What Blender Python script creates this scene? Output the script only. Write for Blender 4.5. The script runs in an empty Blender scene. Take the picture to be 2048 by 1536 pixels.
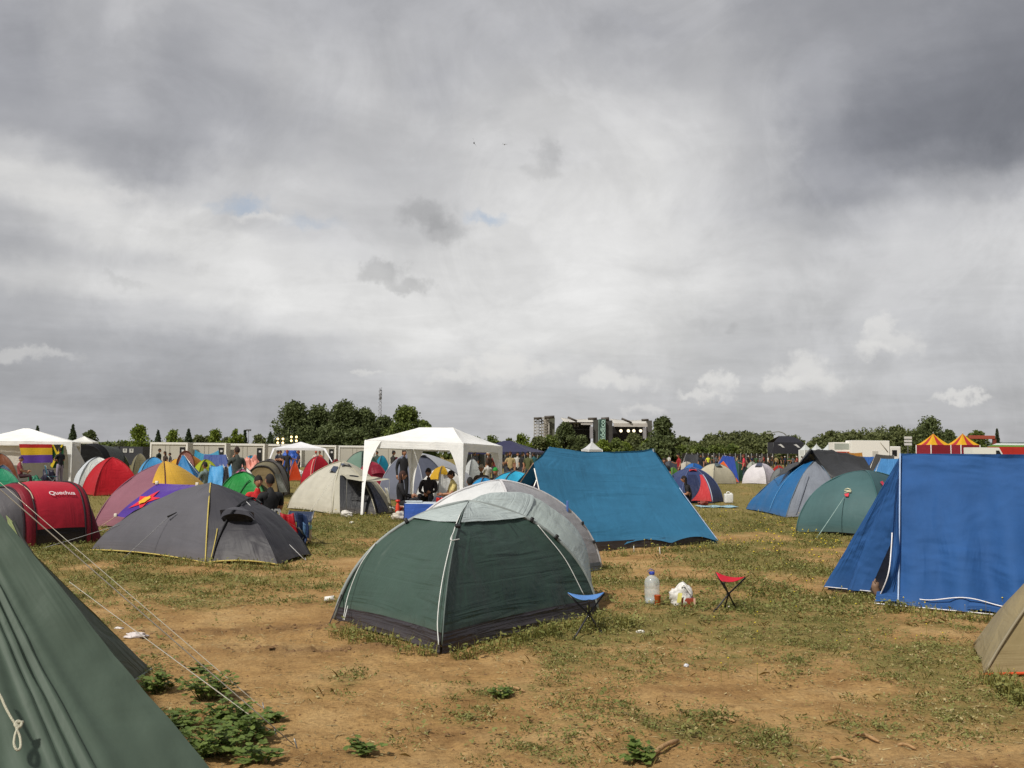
import bpy, bmesh, math, random
import numpy as np
from mathutils import Vector, Matrix, Euler, noise
R = math.radians
random.seed(7)
rng = np.random.default_rng(11)
SC = bpy.context.scene
COL = SC.collection

# ------------------------------------------------------------------ camera
CAMH, F, PITCH, ROLL = 1.6, 2050.0, math.atan(142/2050.0), R(0.5)
camd = bpy.data.cameras.new('camera'); cam = bpy.data.objects.new('camera', camd); COL.objects.link(cam)
cam.location = (0, 0, CAMH)
CM = Euler((R(90)+PITCH, 0, 0)).to_matrix() @ Matrix.Rotation(ROLL, 3, 'Z')
cam.rotation_euler = CM.to_euler()
camd.sensor_width = 36; camd.lens = 36*F/2048; camd.clip_start = .05; camd.clip_end = 9000
SC.camera = cam
def ray(px, py): return CM @ Vector(((px-1024)/F, (768-py)/F, -1))
def G(px, py, z=0.0):
    r = ray(px, py); t = (z-CAMH)/r.z; return Vector((r.x*t, r.y*t, z))
def V(px, py, Y):
    r = ray(px, py); t = Y/r.y; return Vector((r.x*t, Y, CAMH+r.z*t))
def X(px, Y, z=0.0):                      # point on the ground at depth Y under picture column px
    p = V(px, 905, Y); return Vector((p.x, Y, z))
def proj(P):
    q = CM.transposed() @ (Vector(P)-Vector((0, 0, CAMH))); return 1024+F*q.x/-q.z, 768-F*q.y/-q.z
def onsurf(S, panels, px, py, off=.02, n=50):
    best = (1e9, None)
    for i in panels:
        for a in range(n+1):
            for b in range(n+1):
                u, v = proj(S(i, a/n, b/n)); d = (u-px)**2+(v-py)**2
                if d < best[0]: best = (d, (i, a/n, b/n))
    return S(*best[1], off)
def lin(h):
    h = h.lstrip('#'); o = []
    for i in (0, 2, 4):
        c = int(h[i:i+2], 16)/255; o.append(c/12.92 if c <= .04045 else ((c+.055)/1.055)**2.4)
    return tuple(o)
def s2l(c):
    c = c/255.0
    return c/12.92 if c <= .04045 else ((c+.055)/1.055)**2.4

# ------------------------------------------------------------------ light and sky
SUN_EL, SUN_AZ = R(50), R(-138)           # azimuth from +Y towards +X: the sun stands to the left, a little behind the camera
SC.view_settings.view_transform = 'Standard'; SC.view_settings.look = 'None'
SC.view_settings.exposure = 0.08; SC.view_settings.gamma = 1.0; SC.view_settings.use_curve_mapping = False
sd = bpy.data.lights.new('sun', 'SUN'); sd.energy = 3.6; sd.angle = R(3); sd.color = (1, .95, .86)
so = bpy.data.objects.new('sun', sd); COL.objects.link(so)
sdir = Vector((math.sin(SUN_AZ)*math.cos(SUN_EL), math.cos(SUN_AZ)*math.cos(SUN_EL), math.sin(SUN_EL)))
so.rotation_euler = (-sdir).to_track_quat('-Z', 'Y').to_euler()

W = bpy.data.worlds.new('World'); SC.world = W; W.use_nodes = True
def world_sky():
    nt = W.node_tree; N = nt.nodes; L = nt.links; N.clear()
    def mk(t, **k):
        n = N.new(t)
        for a, b in k.items(): setattr(n, a, b)
        return n
    def math_(op, a, b=None, c=None, clamp=False):
        n = mk('ShaderNodeMath', operation=op); n.use_clamp = clamp
        for i, v in enumerate((a, b, c)):
            if v is None: continue
            if isinstance(v, (int, float)): n.inputs[i].default_value = v
            else: L.new(v, n.inputs[i])
        return n.outputs[0]
    def mixc(f, a, b):
        n = mk('ShaderNodeMix', data_type='RGBA')
        for s, v in ((n.inputs[0], f), (n.inputs[6], a), (n.inputs[7], b)):
            if isinstance(v, (int, float)): s.default_value = v
            elif isinstance(v, tuple): s.default_value = v+(1,)
            else: L.new(v, s)
        return n.outputs[2]
    tc = mk('ShaderNodeTexCoord'); D = tc.outputs['Generated']
    sep = mk('ShaderNodeSeparateXYZ'); L.new(D, sep.inputs[0]); x, y, z = sep.outputs
    zc = math_('MAXIMUM', z, 0.0); zz = math_('ADD', zc, 0.13)
    pl = mk('ShaderNodeCombineXYZ'); L.new(math_('DIVIDE', x, zz), pl.inputs[0]); L.new(math_('DIVIDE', y, zz), pl.inputs[1])
    def nz(vec, scale, detail, rough, dist=0.0, color=False):
        n = mk('ShaderNodeTexNoise'); L.new(vec, n.inputs['Vector']); n.inputs['Scale'].default_value = scale
        n.inputs['Detail'].default_value = detail; n.inputs['Roughness'].default_value = rough; n.inputs['Distortion'].default_value = dist
        return n.outputs['Color' if color else 'Fac']
    az = math_('ARCTAN2', x, y); el = math_('ARCSINE', z)
    # warp of the cloud layer
    wa = nz(D, 4.0, 5, .55, .3, True); wb = nz(D, 11.0, 7, .62, .2, True)
    s1 = mk('ShaderNodeSeparateXYZ'); L.new(wa, s1.inputs[0]); s2 = mk('ShaderNodeSeparateXYZ'); L.new(wb, s2.inputs[0])
    def off(v, k): return math_('MULTIPLY', math_('SUBTRACT', v, .5), k)
    azw = math_('ADD', az, math_('ADD', off(s1.outputs[0], .20), off(s2.outputs[0], .09)))
    elw = math_('ADD', el, math_('ADD', off(s1.outputs[1], .085), off(s2.outputs[1], .05)))
    xs = [128*k for k in range(17)]
    ys = [50*k for k in range(19)]
    T = SKYT
    def elof(py): r = ray(1024, py).normalized(); return math.asin(r.z)
    def azof(px): r = ray(px, 450); return math.atan2(r.x, r.y)
    e0, e1 = elof(900), elof(0)
    pos = mk('ShaderNodeMapRange'); L.new(elw, pos.inputs[0]); pos.inputs[1].default_value = e0; pos.inputs[2].default_value = e1
    cols = []
    for ci in range(17):
        rp = mk('ShaderNodeValToRGB'); L.new(pos.outputs[0], rp.inputs[0]); cr = rp.color_ramp; cr.interpolation = 'EASE'
        while len(cr.elements) < 19: cr.elements.new(.5)
        for k, py in enumerate(reversed(ys)):
            e = cr.elements[k]; e.position = min(1, max(0, (elof(py)-e0)/(e1-e0)))
        for k, py in enumerate(reversed(ys)):
            g = T[18-k][ci]; t = max(0, min(1, (g-120)/80.0))
            rgb = (g*1.06*(.982+.022*t), g*1.06*(.989+.010*t), g*1.06*(1.034-.042*t))
            cr.elements[k].color = tuple(s2l(v) for v in rgb)+(1,)
        cols.append(rp.outputs[0])
    cur = cols[0]
    for ci in range(1, 17):
        m = mk('ShaderNodeMapRange', interpolation_type='SMOOTHSTEP'); L.new(azw, m.inputs[0])
        m.inputs[1].default_value = azof(xs[ci-1]); m.inputs[2].default_value = azof(xs[ci])
        cur = mixc(m.outputs[0], cur, cols[ci])
    # fine cloud texture
    n1 = nz(pl.outputs[0], 1.7, 9, .58, .6); n2 = nz(D, 14.0, 8, .6, .3)
    st = mk('ShaderNodeCombineXYZ'); L.new(math_('MULTIPLY', az, 3.0), st.inputs[0]); L.new(math_('MULTIPLY', el, 26.0), st.inputs[1])
    n3 = nz(st.outputs[0], 1.6, 7, .55, .5)
    lowband = mk('ShaderNodeMapRange', interpolation_type='SMOOTHSTEP'); L.new(el, lowband.inputs[0])
    lowband.inputs[1].default_value = R(15); lowband.inputs[2].default_value = R(3)
    mod = math_('ADD', math_('MULTIPLY', math_('SUBTRACT', n1, .5), .32), math_('MULTIPLY', math_('SUBTRACT', n2, .5), .28))
    mod = math_('ADD', mod, math_('MULTIPLY', math_('MULTIPLY', math_('SUBTRACT', n3, .5), .26), lowband.outputs[0]))
    n4 = nz(pl.outputs[0], 3.1, 8, .60, 1.1); n5 = nz(D, 6.5, 8, .62, .8)
    def sm(v, a, b):
        m = mk('ShaderNodeMapRange', interpolation_type='SMOOTHSTEP'); L.new(v, m.inputs[0]); m.inputs[1].default_value = a; m.inputs[2].default_value = b; return m.outputs[0]
    mod = math_('ADD', mod, math_('MULTIPLY', math_('SUBTRACT', sm(n4, .40, .62), .5), .035)); mod = math_('ADD', mod, math_('MULTIPLY', math_('SUBTRACT', sm(n5, .42, .60), .5), .11))
    mul = math_('ADD', mod, 1.0)
    vm = mk('ShaderNodeVectorMath', operation='SCALE'); L.new(cur, vm.inputs[0]); L.new(mul, vm.inputs['Scale'])
    cur = vm.outputs[0]
    # single clouds: soft warped blobs
    wc = nz(D, 24.0, 6, .62, .0, True); s3 = mk('ShaderNodeSeparateXYZ'); L.new(wc, s3.inputs[0])
    wd = nz(D, 70.0, 4, .6, .0, True); s4 = mk('ShaderNodeSeparateXYZ'); L.new(wd, s4.inputs[0])
    azb = math_('ADD', az, math_('ADD', off(s3.outputs[0], .055), off(s4.outputs[0], .026)))
    elb = math_('ADD', el, math_('ADD', off(s3.outputs[1], .040), off(s4.outputs[1], .022)))
    uv = mk('ShaderNodeCombineXYZ'); L.new(azb, uv.inputs[0]); L.new(elb, uv.inputs[1])
    def blob(px, py, rx, ry, soft):
        r = ray(px, py).normalized(); c = (math.atan2(r.x, r.y), math.asin(r.z), 0)
        a = mk('ShaderNodeVectorMath', operation='SUBTRACT'); L.new(uv.outputs[0], a.inputs[0]); a.inputs[1].default_value = c
        b = mk('ShaderNodeVectorMath', operation='DIVIDE'); L.new(a.outputs[0], b.inputs[0]); b.inputs[1].default_value = (rx/F, ry/F, 1)
        l = mk('ShaderNodeVectorMath', operation='LENGTH'); L.new(b.outputs[0], l.inputs[0])
        m = mk('ShaderNodeMapRange', interpolation_type='SMOOTHSTEP'); L.new(l.outputs['Value'], m.inputs[0])
        m.inputs[1].default_value = 1.0; m.inputs[2].default_value = 1.0-soft
        return m.outputs[0], b.outputs[0]
    def smul(c, k):
        v = mk('ShaderNodeVectorMath', operation='SCALE'); L.new(c, v.inputs[0]); v.inputs['Scale'].default_value = k; return v.outputs[0]
    nish = mk('ShaderNodeTexSky', sky_type='NISHITA'); nish.sun_disc = False; nish.sun_elevation = SUN_EL; nish.sun_rotation = SUN_AZ
    blue = smul(nish.outputs[0], .115)
    for px, py, rx, ry, f in ((485, 410, 75, 26, .42), (975, 440, 62, 20, .45), (620, 445, 90, 22, .22)):
        m, _ = blob(px, py, rx, ry, 1.0); cur = mixc(math_('MULTIPLY', m, f), cur, blue)
    for px, py, rx, ry, k, f, so_ in DARKB:
        m, _ = blob(px, py, rx*1.12, ry*1.12, min(1, so_+.22)); cur = mixc(math_('MULTIPLY', m, f), cur, smul(cur, k))
    for px, py, rx, ry, f in PUFFS:                       # heaped clouds low over the horizon: lit top, greyer flat base
        m, b = blob(px, py, rx*1.3, ry*1.3, .6)
        sb = mk('ShaderNodeSeparateXYZ'); L.new(b, sb.inputs[0])
        up = mk('ShaderNodeMapRange', interpolation_type='SMOOTHSTEP'); L.new(sb.outputs[1], up.inputs[0])
        up.inputs[1].default_value = -.75; up.inputs[2].default_value = .25
        cur = mixc(math_('MULTIPLY', math_('MULTIPLY', m, up.outputs[0]), f*.92), cur, (s2l(222), s2l(220), s2l(217)))
    cover = mixc(.04, cur, blue)
    bg = mk('ShaderNodeBackground'); L.new(cover, bg.inputs[0]); bg.inputs[1].default_value = 1.0
    out = mk('ShaderNodeOutputWorld'); L.new(bg.outputs[0], out.inputs[0])
SKYT = [
 [168,176,184,176,166,162,158,164,168,166,166,168,150,148,146,142,140],
 [164,172,182,172,168,164,162,166,168,166,158,166,156,146,142,136,134],
 [150,164,172,162,168,170,172,168,168,174,168,172,162,150,142,134,128],
 [146,160,164,154,166,176,178,166,176,184,176,176,168,152,136,128,122],
 [146,160,162,152,158,172,182,172,184,192,188,184,172,150,130,122,118],
 [148,158,160,154,158,168,182,182,190,192,194,188,172,142,124,116,112],
 [156,156,154,154,170,176,180,186,190,190,198,190,176,142,124,118,112],
 [182,172,158,164,184,186,180,186,194,198,200,192,176,148,138,134,130],
 [200,196,186,182,184,190,186,188,196,204,204,192,178,148,152,164,166],
 [198,202,204,200,186,186,186,190,200,206,202,190,176,172,174,180,184],
 [178,188,200,204,202,196,190,198,206,208,202,194,186,184,184,188,190],
 [168,176,186,200,204,202,200,202,208,206,200,196,190,188,188,188,188],
 [188,192,196,198,202,202,202,204,208,208,204,198,190,186,186,184,184],
 [168,172,176,184,192,196,200,204,206,206,200,190,184,180,180,178,178],
 [164,164,162,162,168,180,190,194,200,200,194,186,180,178,176,174,174],
 [158,158,156,156,160,168,176,184,190,188,184,182,180,178,176,174,172],
 [156,154,150,150,154,160,166,172,178,178,176,174,174,172,172,168,168],
 [158,156,154,152,154,160,166,170,174,174,172,170,170,168,166,164,164],
 [162,162,160,158,158,164,170,174,176,176,174,172,172,170,168,168,168]]
DARKB = [(845, 425, 72, 40, .76, .95, .5), (885, 462, 62, 34, .76, .9, .5), (762, 542, 60, 32, .76, 1, .4), (820, 572, 52, 20, .78, 1, .45), (1098, 300, 34, 42, .80, .85, .6), (1075, 345, 52, 26, .82, .8, .6),
         (1475, 648, 26, 18, .88, .8, .6), (1405, 655, 46, 20, .90, .7, .8), (250, 565, 60, 14, .86, .8, .7), (390, 545, 20, 14, .9, .7, .7), (1960, 318, 190, 46, .86, .8, .6), (1730, 395, 120, 30, .88, .8, .7), (360, 190, 120, 90, .93, .7, 1.0), (620, 300, 150, 60, .95, .7, .9)]
PUFFS = [(1012, 720, 38, 30, .75), (1048, 746, 62, 24, .65), (985, 748, 34, 24, .65), (932, 736, 30, 24, .65), (900, 758, 52, 16, .6), (1214, 752, 40, 24, .7), (1252, 768, 54, 20, .6), (1180, 770, 32, 18, .6),
         (1438, 768, 26, 22, .75), (1404, 790, 50, 14, .65), (1608, 742, 46, 34, .7), (1640, 768, 56, 26, .6), (1570, 776, 48, 22, .7), (1768, 656, 26, 26, .7), (1792, 692, 50, 34, .6), (1745, 706, 38, 22, .65), (1912, 795, 42, 12, .7), (738, 748, 26, 12, .5), (1285, 822, 36, 14, .45), (40, 712, 90, 16, .4), (520, 440, 60, 16, .5), (180, 400, 130, 20, .35)]
world_sky()

# ------------------------------------------------------------------ materials
MATS = {}
def nodes(m):
    m.use_nodes = True; nt = m.node_tree; return nt, nt.nodes, nt.links, nt.nodes['Principled BSDF']
def plain(c, rough=.6, metal=0.0, name=None, var=.12, scale=14.0, bump=0.0):
    key = ('p', c, rough, metal, var, scale, bump)
    if key in MATS: return MATS[key]
    m = bpy.data.materials.new(name or 'paint'); nt, N, L, b = nodes(m); col = lin(c)
    tc = N.new('ShaderNodeTexCoord'); n = N.new('ShaderNodeTexNoise'); L.new(tc.outputs['Object'], n.inputs[0]); n.inputs['Scale'].default_value = scale; n.inputs['Detail'].default_value = 5
    r = N.new('ShaderNodeMapRange'); L.new(n.outputs[0], r.inputs[0]); r.inputs[1].default_value = .3; r.inputs[2].default_value = .7; r.inputs[3].default_value = 1-var; r.inputs[4].default_value = 1+var
    v = N.new('ShaderNodeVectorMath'); v.operation = 'SCALE'; v.inputs[0].default_value = col; L.new(r.outputs[0], v.inputs['Scale'])
    L.new(v.outputs[0], b.inputs['Base Color']); b.inputs['Roughness'].default_value = rough; b.inputs['Metallic'].default_value = metal
    if bump:
        bp = N.new('ShaderNodeBump'); bp.inputs['Strength'].default_value = bump; bp.inputs['Distance'].default_value = .02; L.new(n.outputs[0], bp.inputs['Height']); L.new(bp.outputs[0], b.inputs['Normal'])
    MATS[key] = m; return m
def fabric(c, trans=.22, rough=.55, bump=.5, scale=5.0, stretch=(1, 1, .35), dirt=.25, name='tent_fabric', dist=.03, hz=1.0):
    """woven nylon: some light through it, creases and a little dust near the ground"""
    key = ('f', c, trans, rough, bump, scale, stretch, dirt, dist, hz)
    if key in MATS: return MATS[key]
    m = bpy.data.materials.new(name); nt, N, L, b = nodes(m); col = lin(c)
    tc = N.new('ShaderNodeTexCoord'); mp = N.new('ShaderNodeMapping'); L.new(tc.outputs['Object'], mp.inputs[0]); mp.inputs['Scale'].default_value = stretch
    n = N.new('ShaderNodeTexNoise'); L.new(mp.outputs[0], n.inputs[0]); n.inputs['Scale'].default_value = scale; n.inputs['Detail'].default_value = 4; n.inputs['Roughness'].default_value = .5; n.inputs['Distortion'].default_value = .8
    n2 = N.new('ShaderNodeTexNoise'); L.new(tc.outputs['Object'], n2.inputs[0]); n2.inputs['Scale'].default_value = 2.2; n2.inputs['Detail'].default_value = 6; n2.inputs['Roughness'].default_value = .65
    r = N.new('ShaderNodeMapRange'); L.new(n2.outputs[0], r.inputs[0]); r.inputs[1].default_value = .3; r.inputs[2].default_value = .7; r.inputs[3].default_value = .88; r.inputs[4].default_value = 1.08
    v = N.new('ShaderNodeVectorMath'); v.operation = 'SCALE'; v.inputs[0].default_value = col; L.new(r.outputs[0], v.inputs['Scale'])
    mx = N.new('ShaderNodeMix'); mx.data_type = 'RGBA'; L.new(v.outputs[0], mx.inputs[6]); mx.inputs[7].default_value = (.30, .2, .11, 1)
    geo = N.new('ShaderNodeNewGeometry'); sp = N.new('ShaderNodeSeparateXYZ'); L.new(geo.outputs['Position'], sp.inputs[0])
    d = N.new('ShaderNodeMapRange'); L.new(sp.outputs[2], d.inputs[0]); d.inputs[1].default_value = .22; d.inputs[2].default_value = 0.0; d.inputs[3].default_value = 0; d.inputs[4].default_value = dirt
    mm = N.new('ShaderNodeMath'); mm.operation = 'MULTIPLY'; L.new(d.outputs[0], mm.inputs[0]); L.new(n2.outputs[0], mm.inputs[1]); L.new(mm.outputs[0], mx.inputs[0])
    L.new(mx.outputs[2], b.inputs['Base Color']); b.inputs['Roughness'].default_value = rough; b.inputs['Specular IOR Level'].default_value = .35
    bp = N.new('ShaderNodeBump'); bp.inputs['Strength'].default_value = bump; bp.inputs['Distance'].default_value = dist; 
    def fold(sx, sy, dist_):
        q = N.new('ShaderNodeMapping'); L.new(tc.outputs['UV'], q.inputs[0]); q.inputs['Scale'].default_value = (sx, sy, 1); q.inputs['Rotation'].default_value = (0, 0, .12)
        w = N.new('ShaderNodeTexNoise'); L.new(q.outputs[0], w.inputs[0]); w.inputs['Scale'].default_value = 1; w.inputs['Detail'].default_value = 3; w.inputs['Roughness'].default_value = .45; w.inputs['Distortion'].default_value = dist_; return w.outputs[0]
    def ma(op, a, c):
        w = N.new('ShaderNodeMath'); w.operation = op
        for i_, v_ in enumerate((a, c)):
            if isinstance(v_, (int, float)): w.inputs[i_].default_value = v_
            else: L.new(v_, w.inputs[i_])
        return w.outputs[0]
    mk_ = fold(2.1, 2.6, .3); mr = N.new('ShaderNodeMapRange'); mr.interpolation_type = 'SMOOTHSTEP'; L.new(mk_, mr.inputs[0]); mr.inputs[1].default_value = .38; mr.inputs[2].default_value = .62
    hv = ma('MULTIPLY', fold(8.5, 1.1, .9), ma('MULTIPLY', mr.outputs[0], 2.2)); hh = ma('MULTIPLY', fold(1.5, 7.5, 1.2), ma('MULTIPLY', ma('SUBTRACT', 1.05, mr.outputs[0]), 1.8*hz)); fine = ma('MULTIPLY', fold(26, 22, .6), .10)
    L.new(ma('ADD', ma('ADD', ma('ADD', ma('MULTIPLY', n.outputs[0], .35+.65*hz), hv), hh), fine), bp.inputs['Height']); L.new(bp.outputs[0], b.inputs['Normal'])
    if trans > 0:
        t = N.new('ShaderNodeBsdfTranslucent'); L.new(mx.outputs[2], t.inputs[0]); L.new(bp.outputs[0], t.inputs['Normal'])
        ms = N.new('ShaderNodeMixShader'); ms.inputs[0].default_value = trans; L.new(b.outputs[0], ms.inputs[1]); L.new(t.outputs[0], ms.inputs[2])
        L.new(ms.outputs[0], N['Material Output'].inputs[0])
    MATS[key] = m; return m
def leafmat(c1, c2, name='foliage', rough=.6, trans=.3):
    key = ('l', c1, c2, trans)
    if key in MATS: return MATS[key]
    m = bpy.data.materials.new(name); nt, N, L, b = nodes(m)
    g = N.new('ShaderNodeNewGeometry'); tc = N.new('ShaderNodeTexCoord'); n = N.new('ShaderNodeTexNoise'); L.new(tc.outputs['Object'], n.inputs[0]); n.inputs['Scale'].default_value = .6; n.inputs['Detail'].default_value = 3
    a = N.new('ShaderNodeMath'); a.operation = 'MULTIPLY_ADD'; L.new(g.outputs['Random Per Island'], a.inputs[0]); a.inputs[1].default_value = .55; 
    a2 = N.new('ShaderNodeMath'); a2.operation = 'MULTIPLY_ADD'; L.new(n.outputs[0], a2.inputs[0]); a2.inputs[1].default_value = 1.6; a2.inputs[2].default_value = -.6; L.new(a2.outputs[0], a.inputs[2])
    mx = N.new('ShaderNodeMix'); mx.data_type = 'RGBA'; L.new(a.outputs[0], mx.inputs[0]); mx.clamp_factor = True; mx.inputs[6].default_value = lin(c1)+(1,); mx.inputs[7].default_value = lin(c2)+(1,)
    L.new(mx.outputs[2], b.inputs['Base Color']); b.inputs['Roughness'].default_value = rough; b.inputs['Specular IOR Level'].default_value = .25
    t = N.new('ShaderNodeBsdfTranslucent'); L.new(mx.outputs[2], t.inputs[0]); ms = N.new('ShaderNodeMixShader'); ms.inputs[0].default_value = trans
    L.new(b.outputs[0], ms.inputs[1]); L.new(t.outputs[0], ms.inputs[2]); L.new(ms.outputs[0], N['Material Output'].inputs[0])
    MATS[key] = m; return m
def glow(c, k):
    key = ('g', c, k)
    if key in MATS: return MATS[key]
    m = bpy.data.materials.new('lamp_light'); nt, N, L, b = nodes(m); b.inputs['Base Color'].default_value = lin(c)+(1,)
    b.inputs['Emission Color'].default_value = lin(c)+(1,); b.inputs['Emission Strength'].default_value = k; MATS[key] = m; return m

# ------------------------------------------------------------------ object helpers
def tag(o, label=None, cat=None, group=None, kind=None):
    if label: o['label'] = label
    if cat: o['category'] = cat
    if group: o['group'] = group
    if kind: o['kind'] = kind
    return o
def thing(name, label, cat, loc, group=None):
    o = bpy.data.objects.new(name, None); COL.objects.link(o); o.location = Vector(loc); o.empty_display_size = .1
    return tag(o, label, cat, group)
def rootworld(o):
    p = Vector(o.location)
    while o.parent: o = o.parent; p += Vector(o.location)
    return p
class MB:
    def __init__(s): s.v = []; s.f = []; s.m = []; s.uv = {}
    def add(s, vs, fs, mi=0):
        k = len(s.v); s.v += [tuple(v) for v in vs]; s.f += [tuple(i+k for i in f) for f in fs]; s.m += [mi]*len(fs); return s
    def grid(s, fn, nu, nv, mi=0, flip=False):
        vs = [fn(i/nu, j/nv) for j in range(nv+1) for i in range(nu+1)]; w = nu+1
        fs = [(j*w+i, j*w+i+1, (j+1)*w+i+1, (j+1)*w+i) for j in range(nv) for i in range(nu)]
        k = len(s.v); s.uv.update({k+j*w+i: (i/nu, j/nv) for j in range(nv+1) for i in range(nu+1)})
        return s.add(vs, fs, mi)
    def tube(s, pts, r, n=6, mi=0, cap=True):
        pts = [Vector(p) for p in pts]; rs = r if isinstance(r, (list, tuple)) else [r]*len(pts)
        vs = []; up = None
        for i, p in enumerate(pts):
            d = (pts[min(i+1, len(pts)-1)]-pts[max(i-1, 0)]).normalized()
            a = d.orthogonal().normalized() if up is None else (up-d*up.dot(d)).normalized()
            up = a; b = d.cross(a)
            for k in range(n):
                t = 2*math.pi*k/n; vs.append(p+(a*math.cos(t)+b*math.sin(t))*rs[i])
        fs = [(i*n+k, i*n+(k+1) % n, (i+1)*n+(k+1) % n, (i+1)*n+k) for i in range(len(pts)-1) for k in range(n)]
        if cap: fs += [tuple(range(n))[::-1], tuple((len(pts)-1)*n+k for k in range(n))]
        return s.add(vs, fs, mi)
    def box(s, c, sx, sy, sz, ax=None, bev=0.0, mi=0):
        """box centred on c; ax = (ux, uy, uz) unit axes"""
        c = Vector(c); ux, uy, uz = ax or (Vector((1, 0, 0)), Vector((0, 1, 0)), Vector((0, 0, 1)))
        bm = bmesh.new(); bmesh.ops.create_cube(bm, size=1)
        for v in bm.verts: v.co = Vector((v.co.x*sx, v.co.y*sy, v.co.z*sz))
        if bev: bmesh.ops.bevel(bm, geom=list(bm.edges), offset=bev, segments=2, affect='EDGES', profile=.6)
        bm.verts.ensure_lookup_table()
        vs = [c+ux*v.co.x+uy*v.co.y+uz*v.co.z for v in bm.verts]; fs = [[v.index for v in f.verts] for f in bm.faces]; bm.free()
        return s.add(vs, fs, mi)
    def lathe(s, c, prof, n=20, mi=0):
        c = Vector(c); vs = [c+Vector((r*math.cos(2*math.pi*k/n), r*math.sin(2*math.pi*k/n), z)) for r, z in prof for k in range(n)]
        fs = [(i*n+k, i*n+(k+1) % n, (i+1)*n+(k+1) % n, (i+1)*n+k) for i in range(len(prof)-1) for k in range(n)]
        fs += [tuple(range(n))[::-1], tuple((len(prof)-1)*n+k for k in range(n))]
        return s.add(vs, fs, mi)
    def poly(s, pts, mi=0): return s.add(pts, [tuple(range(len(pts)))], mi)
    def build(s, name, mats, parent=None, smooth=True, wr=0.0, ws=2.2, seed=0.0, thick=0.0):
        me = bpy.data.meshes.new(name); base = rootworld(parent) if parent else Vector((0, 0, 0))
        if not parent and s.v:
            b = np.array(s.v); base = Vector(((b[:, 0].min()+b[:, 0].max())/2, (b[:, 1].min()+b[:, 1].max())/2, b[:, 2].min()))
        vv = [Vector(v)-base for v in s.v]
        me.from_pydata(vv, [], s.f); me.update()
        if wr:
            ns = [Vector(v.normal) for v in me.vertices]; o3 = Vector((seed, seed*.7, 0))
            for v, n in zip(me.vertices, ns):
                q = (v.co+base+o3); h = noise.fractal(Vector((q.x*ws, q.y*ws, q.z*ws*.45)), 1.0, 2.0, 3)
                v.co += n*wr*h
        for m in (mats if isinstance(mats, (list, tuple)) else [mats]): me.materials.append(m)
        if len(me.materials) > 1: me.polygons.foreach_set('material_index', s.m)
        if smooth: me.polygons.foreach_set('use_smooth', [True]*len(me.polygons))
        if s.uv:
            ul = me.uv_layers.new(name='UVMap').data
            for lp in me.loops: ul[lp.index].uv = s.uv.get(lp.vertex_index, (0, 0))
        me.update()
        o = bpy.data.objects.new(name, me); COL.objects.link(o)
        if parent: o.parent = parent
        else: o.location = base
        if thick:
            md = o.modifiers.new('thickness', 'SOLIDIFY'); md.thickness = thick; md.offset = 0
        return o
def lerp(a, b, t): return a+(b-a)*t
def polyline(pts, t):
    pts = [Vector(p) for p in pts]; ls = [(pts[i+1]-pts[i]).length for i in range(len(pts)-1)]; d = t*sum(ls)
    for i, l in enumerate(ls):
        if d <= l or i == len(ls)-1: return lerp(pts[i], pts[i+1], min(1, d/max(l, 1e-9)))
        d -= l
def smooth_line(pts, n):
    """Catmull-Rom through pts"""
    P = [Vector(p) for p in pts]; P = [P[0]*2-P[1]]+P+[P[-1]*2-P[-2]]; out = []; m = len(P)-3
    for k in range(n+1):
        t = k/n*m; i = min(int(t), m-1); u = t-i; a, b, c, d = P[i:i+4]
        out.append(((b*2)+(c-a)*u+(a*2-b*5+c*4-d)*u*u+(b*3-a-c*3+d)*u*u*u)*.5)
    return out
def line(name, pts, r, mat, parent, n=5): return MB().tube(pts, r, n).build(name, mat, parent)
def guy(parent, a, b, r=.003, c='#d8d5c8', sag=.012):
    a, b = Vector(a), Vector(b); pts = [lerp(a, b, k/8)-Vector((0, 0, sag*(a-b).length*4*(k/8)*(1-k/8)*.3)) for k in range(9)]
    o = line('guy_line', pts, r, plain(c, .7), parent, 5)
    d = Vector((b.x-a.x, b.y-a.y, 0)).normalized()
    pk = MB().tube([b-d*.0+Vector((0, 0, .035)), b+d*.03-Vector((0, 0, .06))], max(.004, r*1.3), 5)
    pk.build('peg', plain('#8a8a88', .4, .7), parent); return o
def text_verts(s, size=1.0, bold=0.0, depth=0.0):
    cu = bpy.data.curves.new('text', 'FONT'); cu.body = s; cu.size = size; cu.align_x = 'CENTER'; cu.align_y = 'CENTER'; cu.offset = bold; cu.extrude = depth
    o = bpy.data.objects.new('text', cu); COL.objects.link(o); dg = bpy.context.evaluated_depsgraph_get(); dg.update()
    me = bpy.data.meshes.new_from_object(o.evaluated_get(dg)); vs = [Vector(v.co) for v in me.vertices]; fs = [tuple(p.vertices) for p in me.polygons]
    bpy.data.objects.remove(o); bpy.data.curves.remove(cu); bpy.data.meshes.remove(me); return vs, fs
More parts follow.
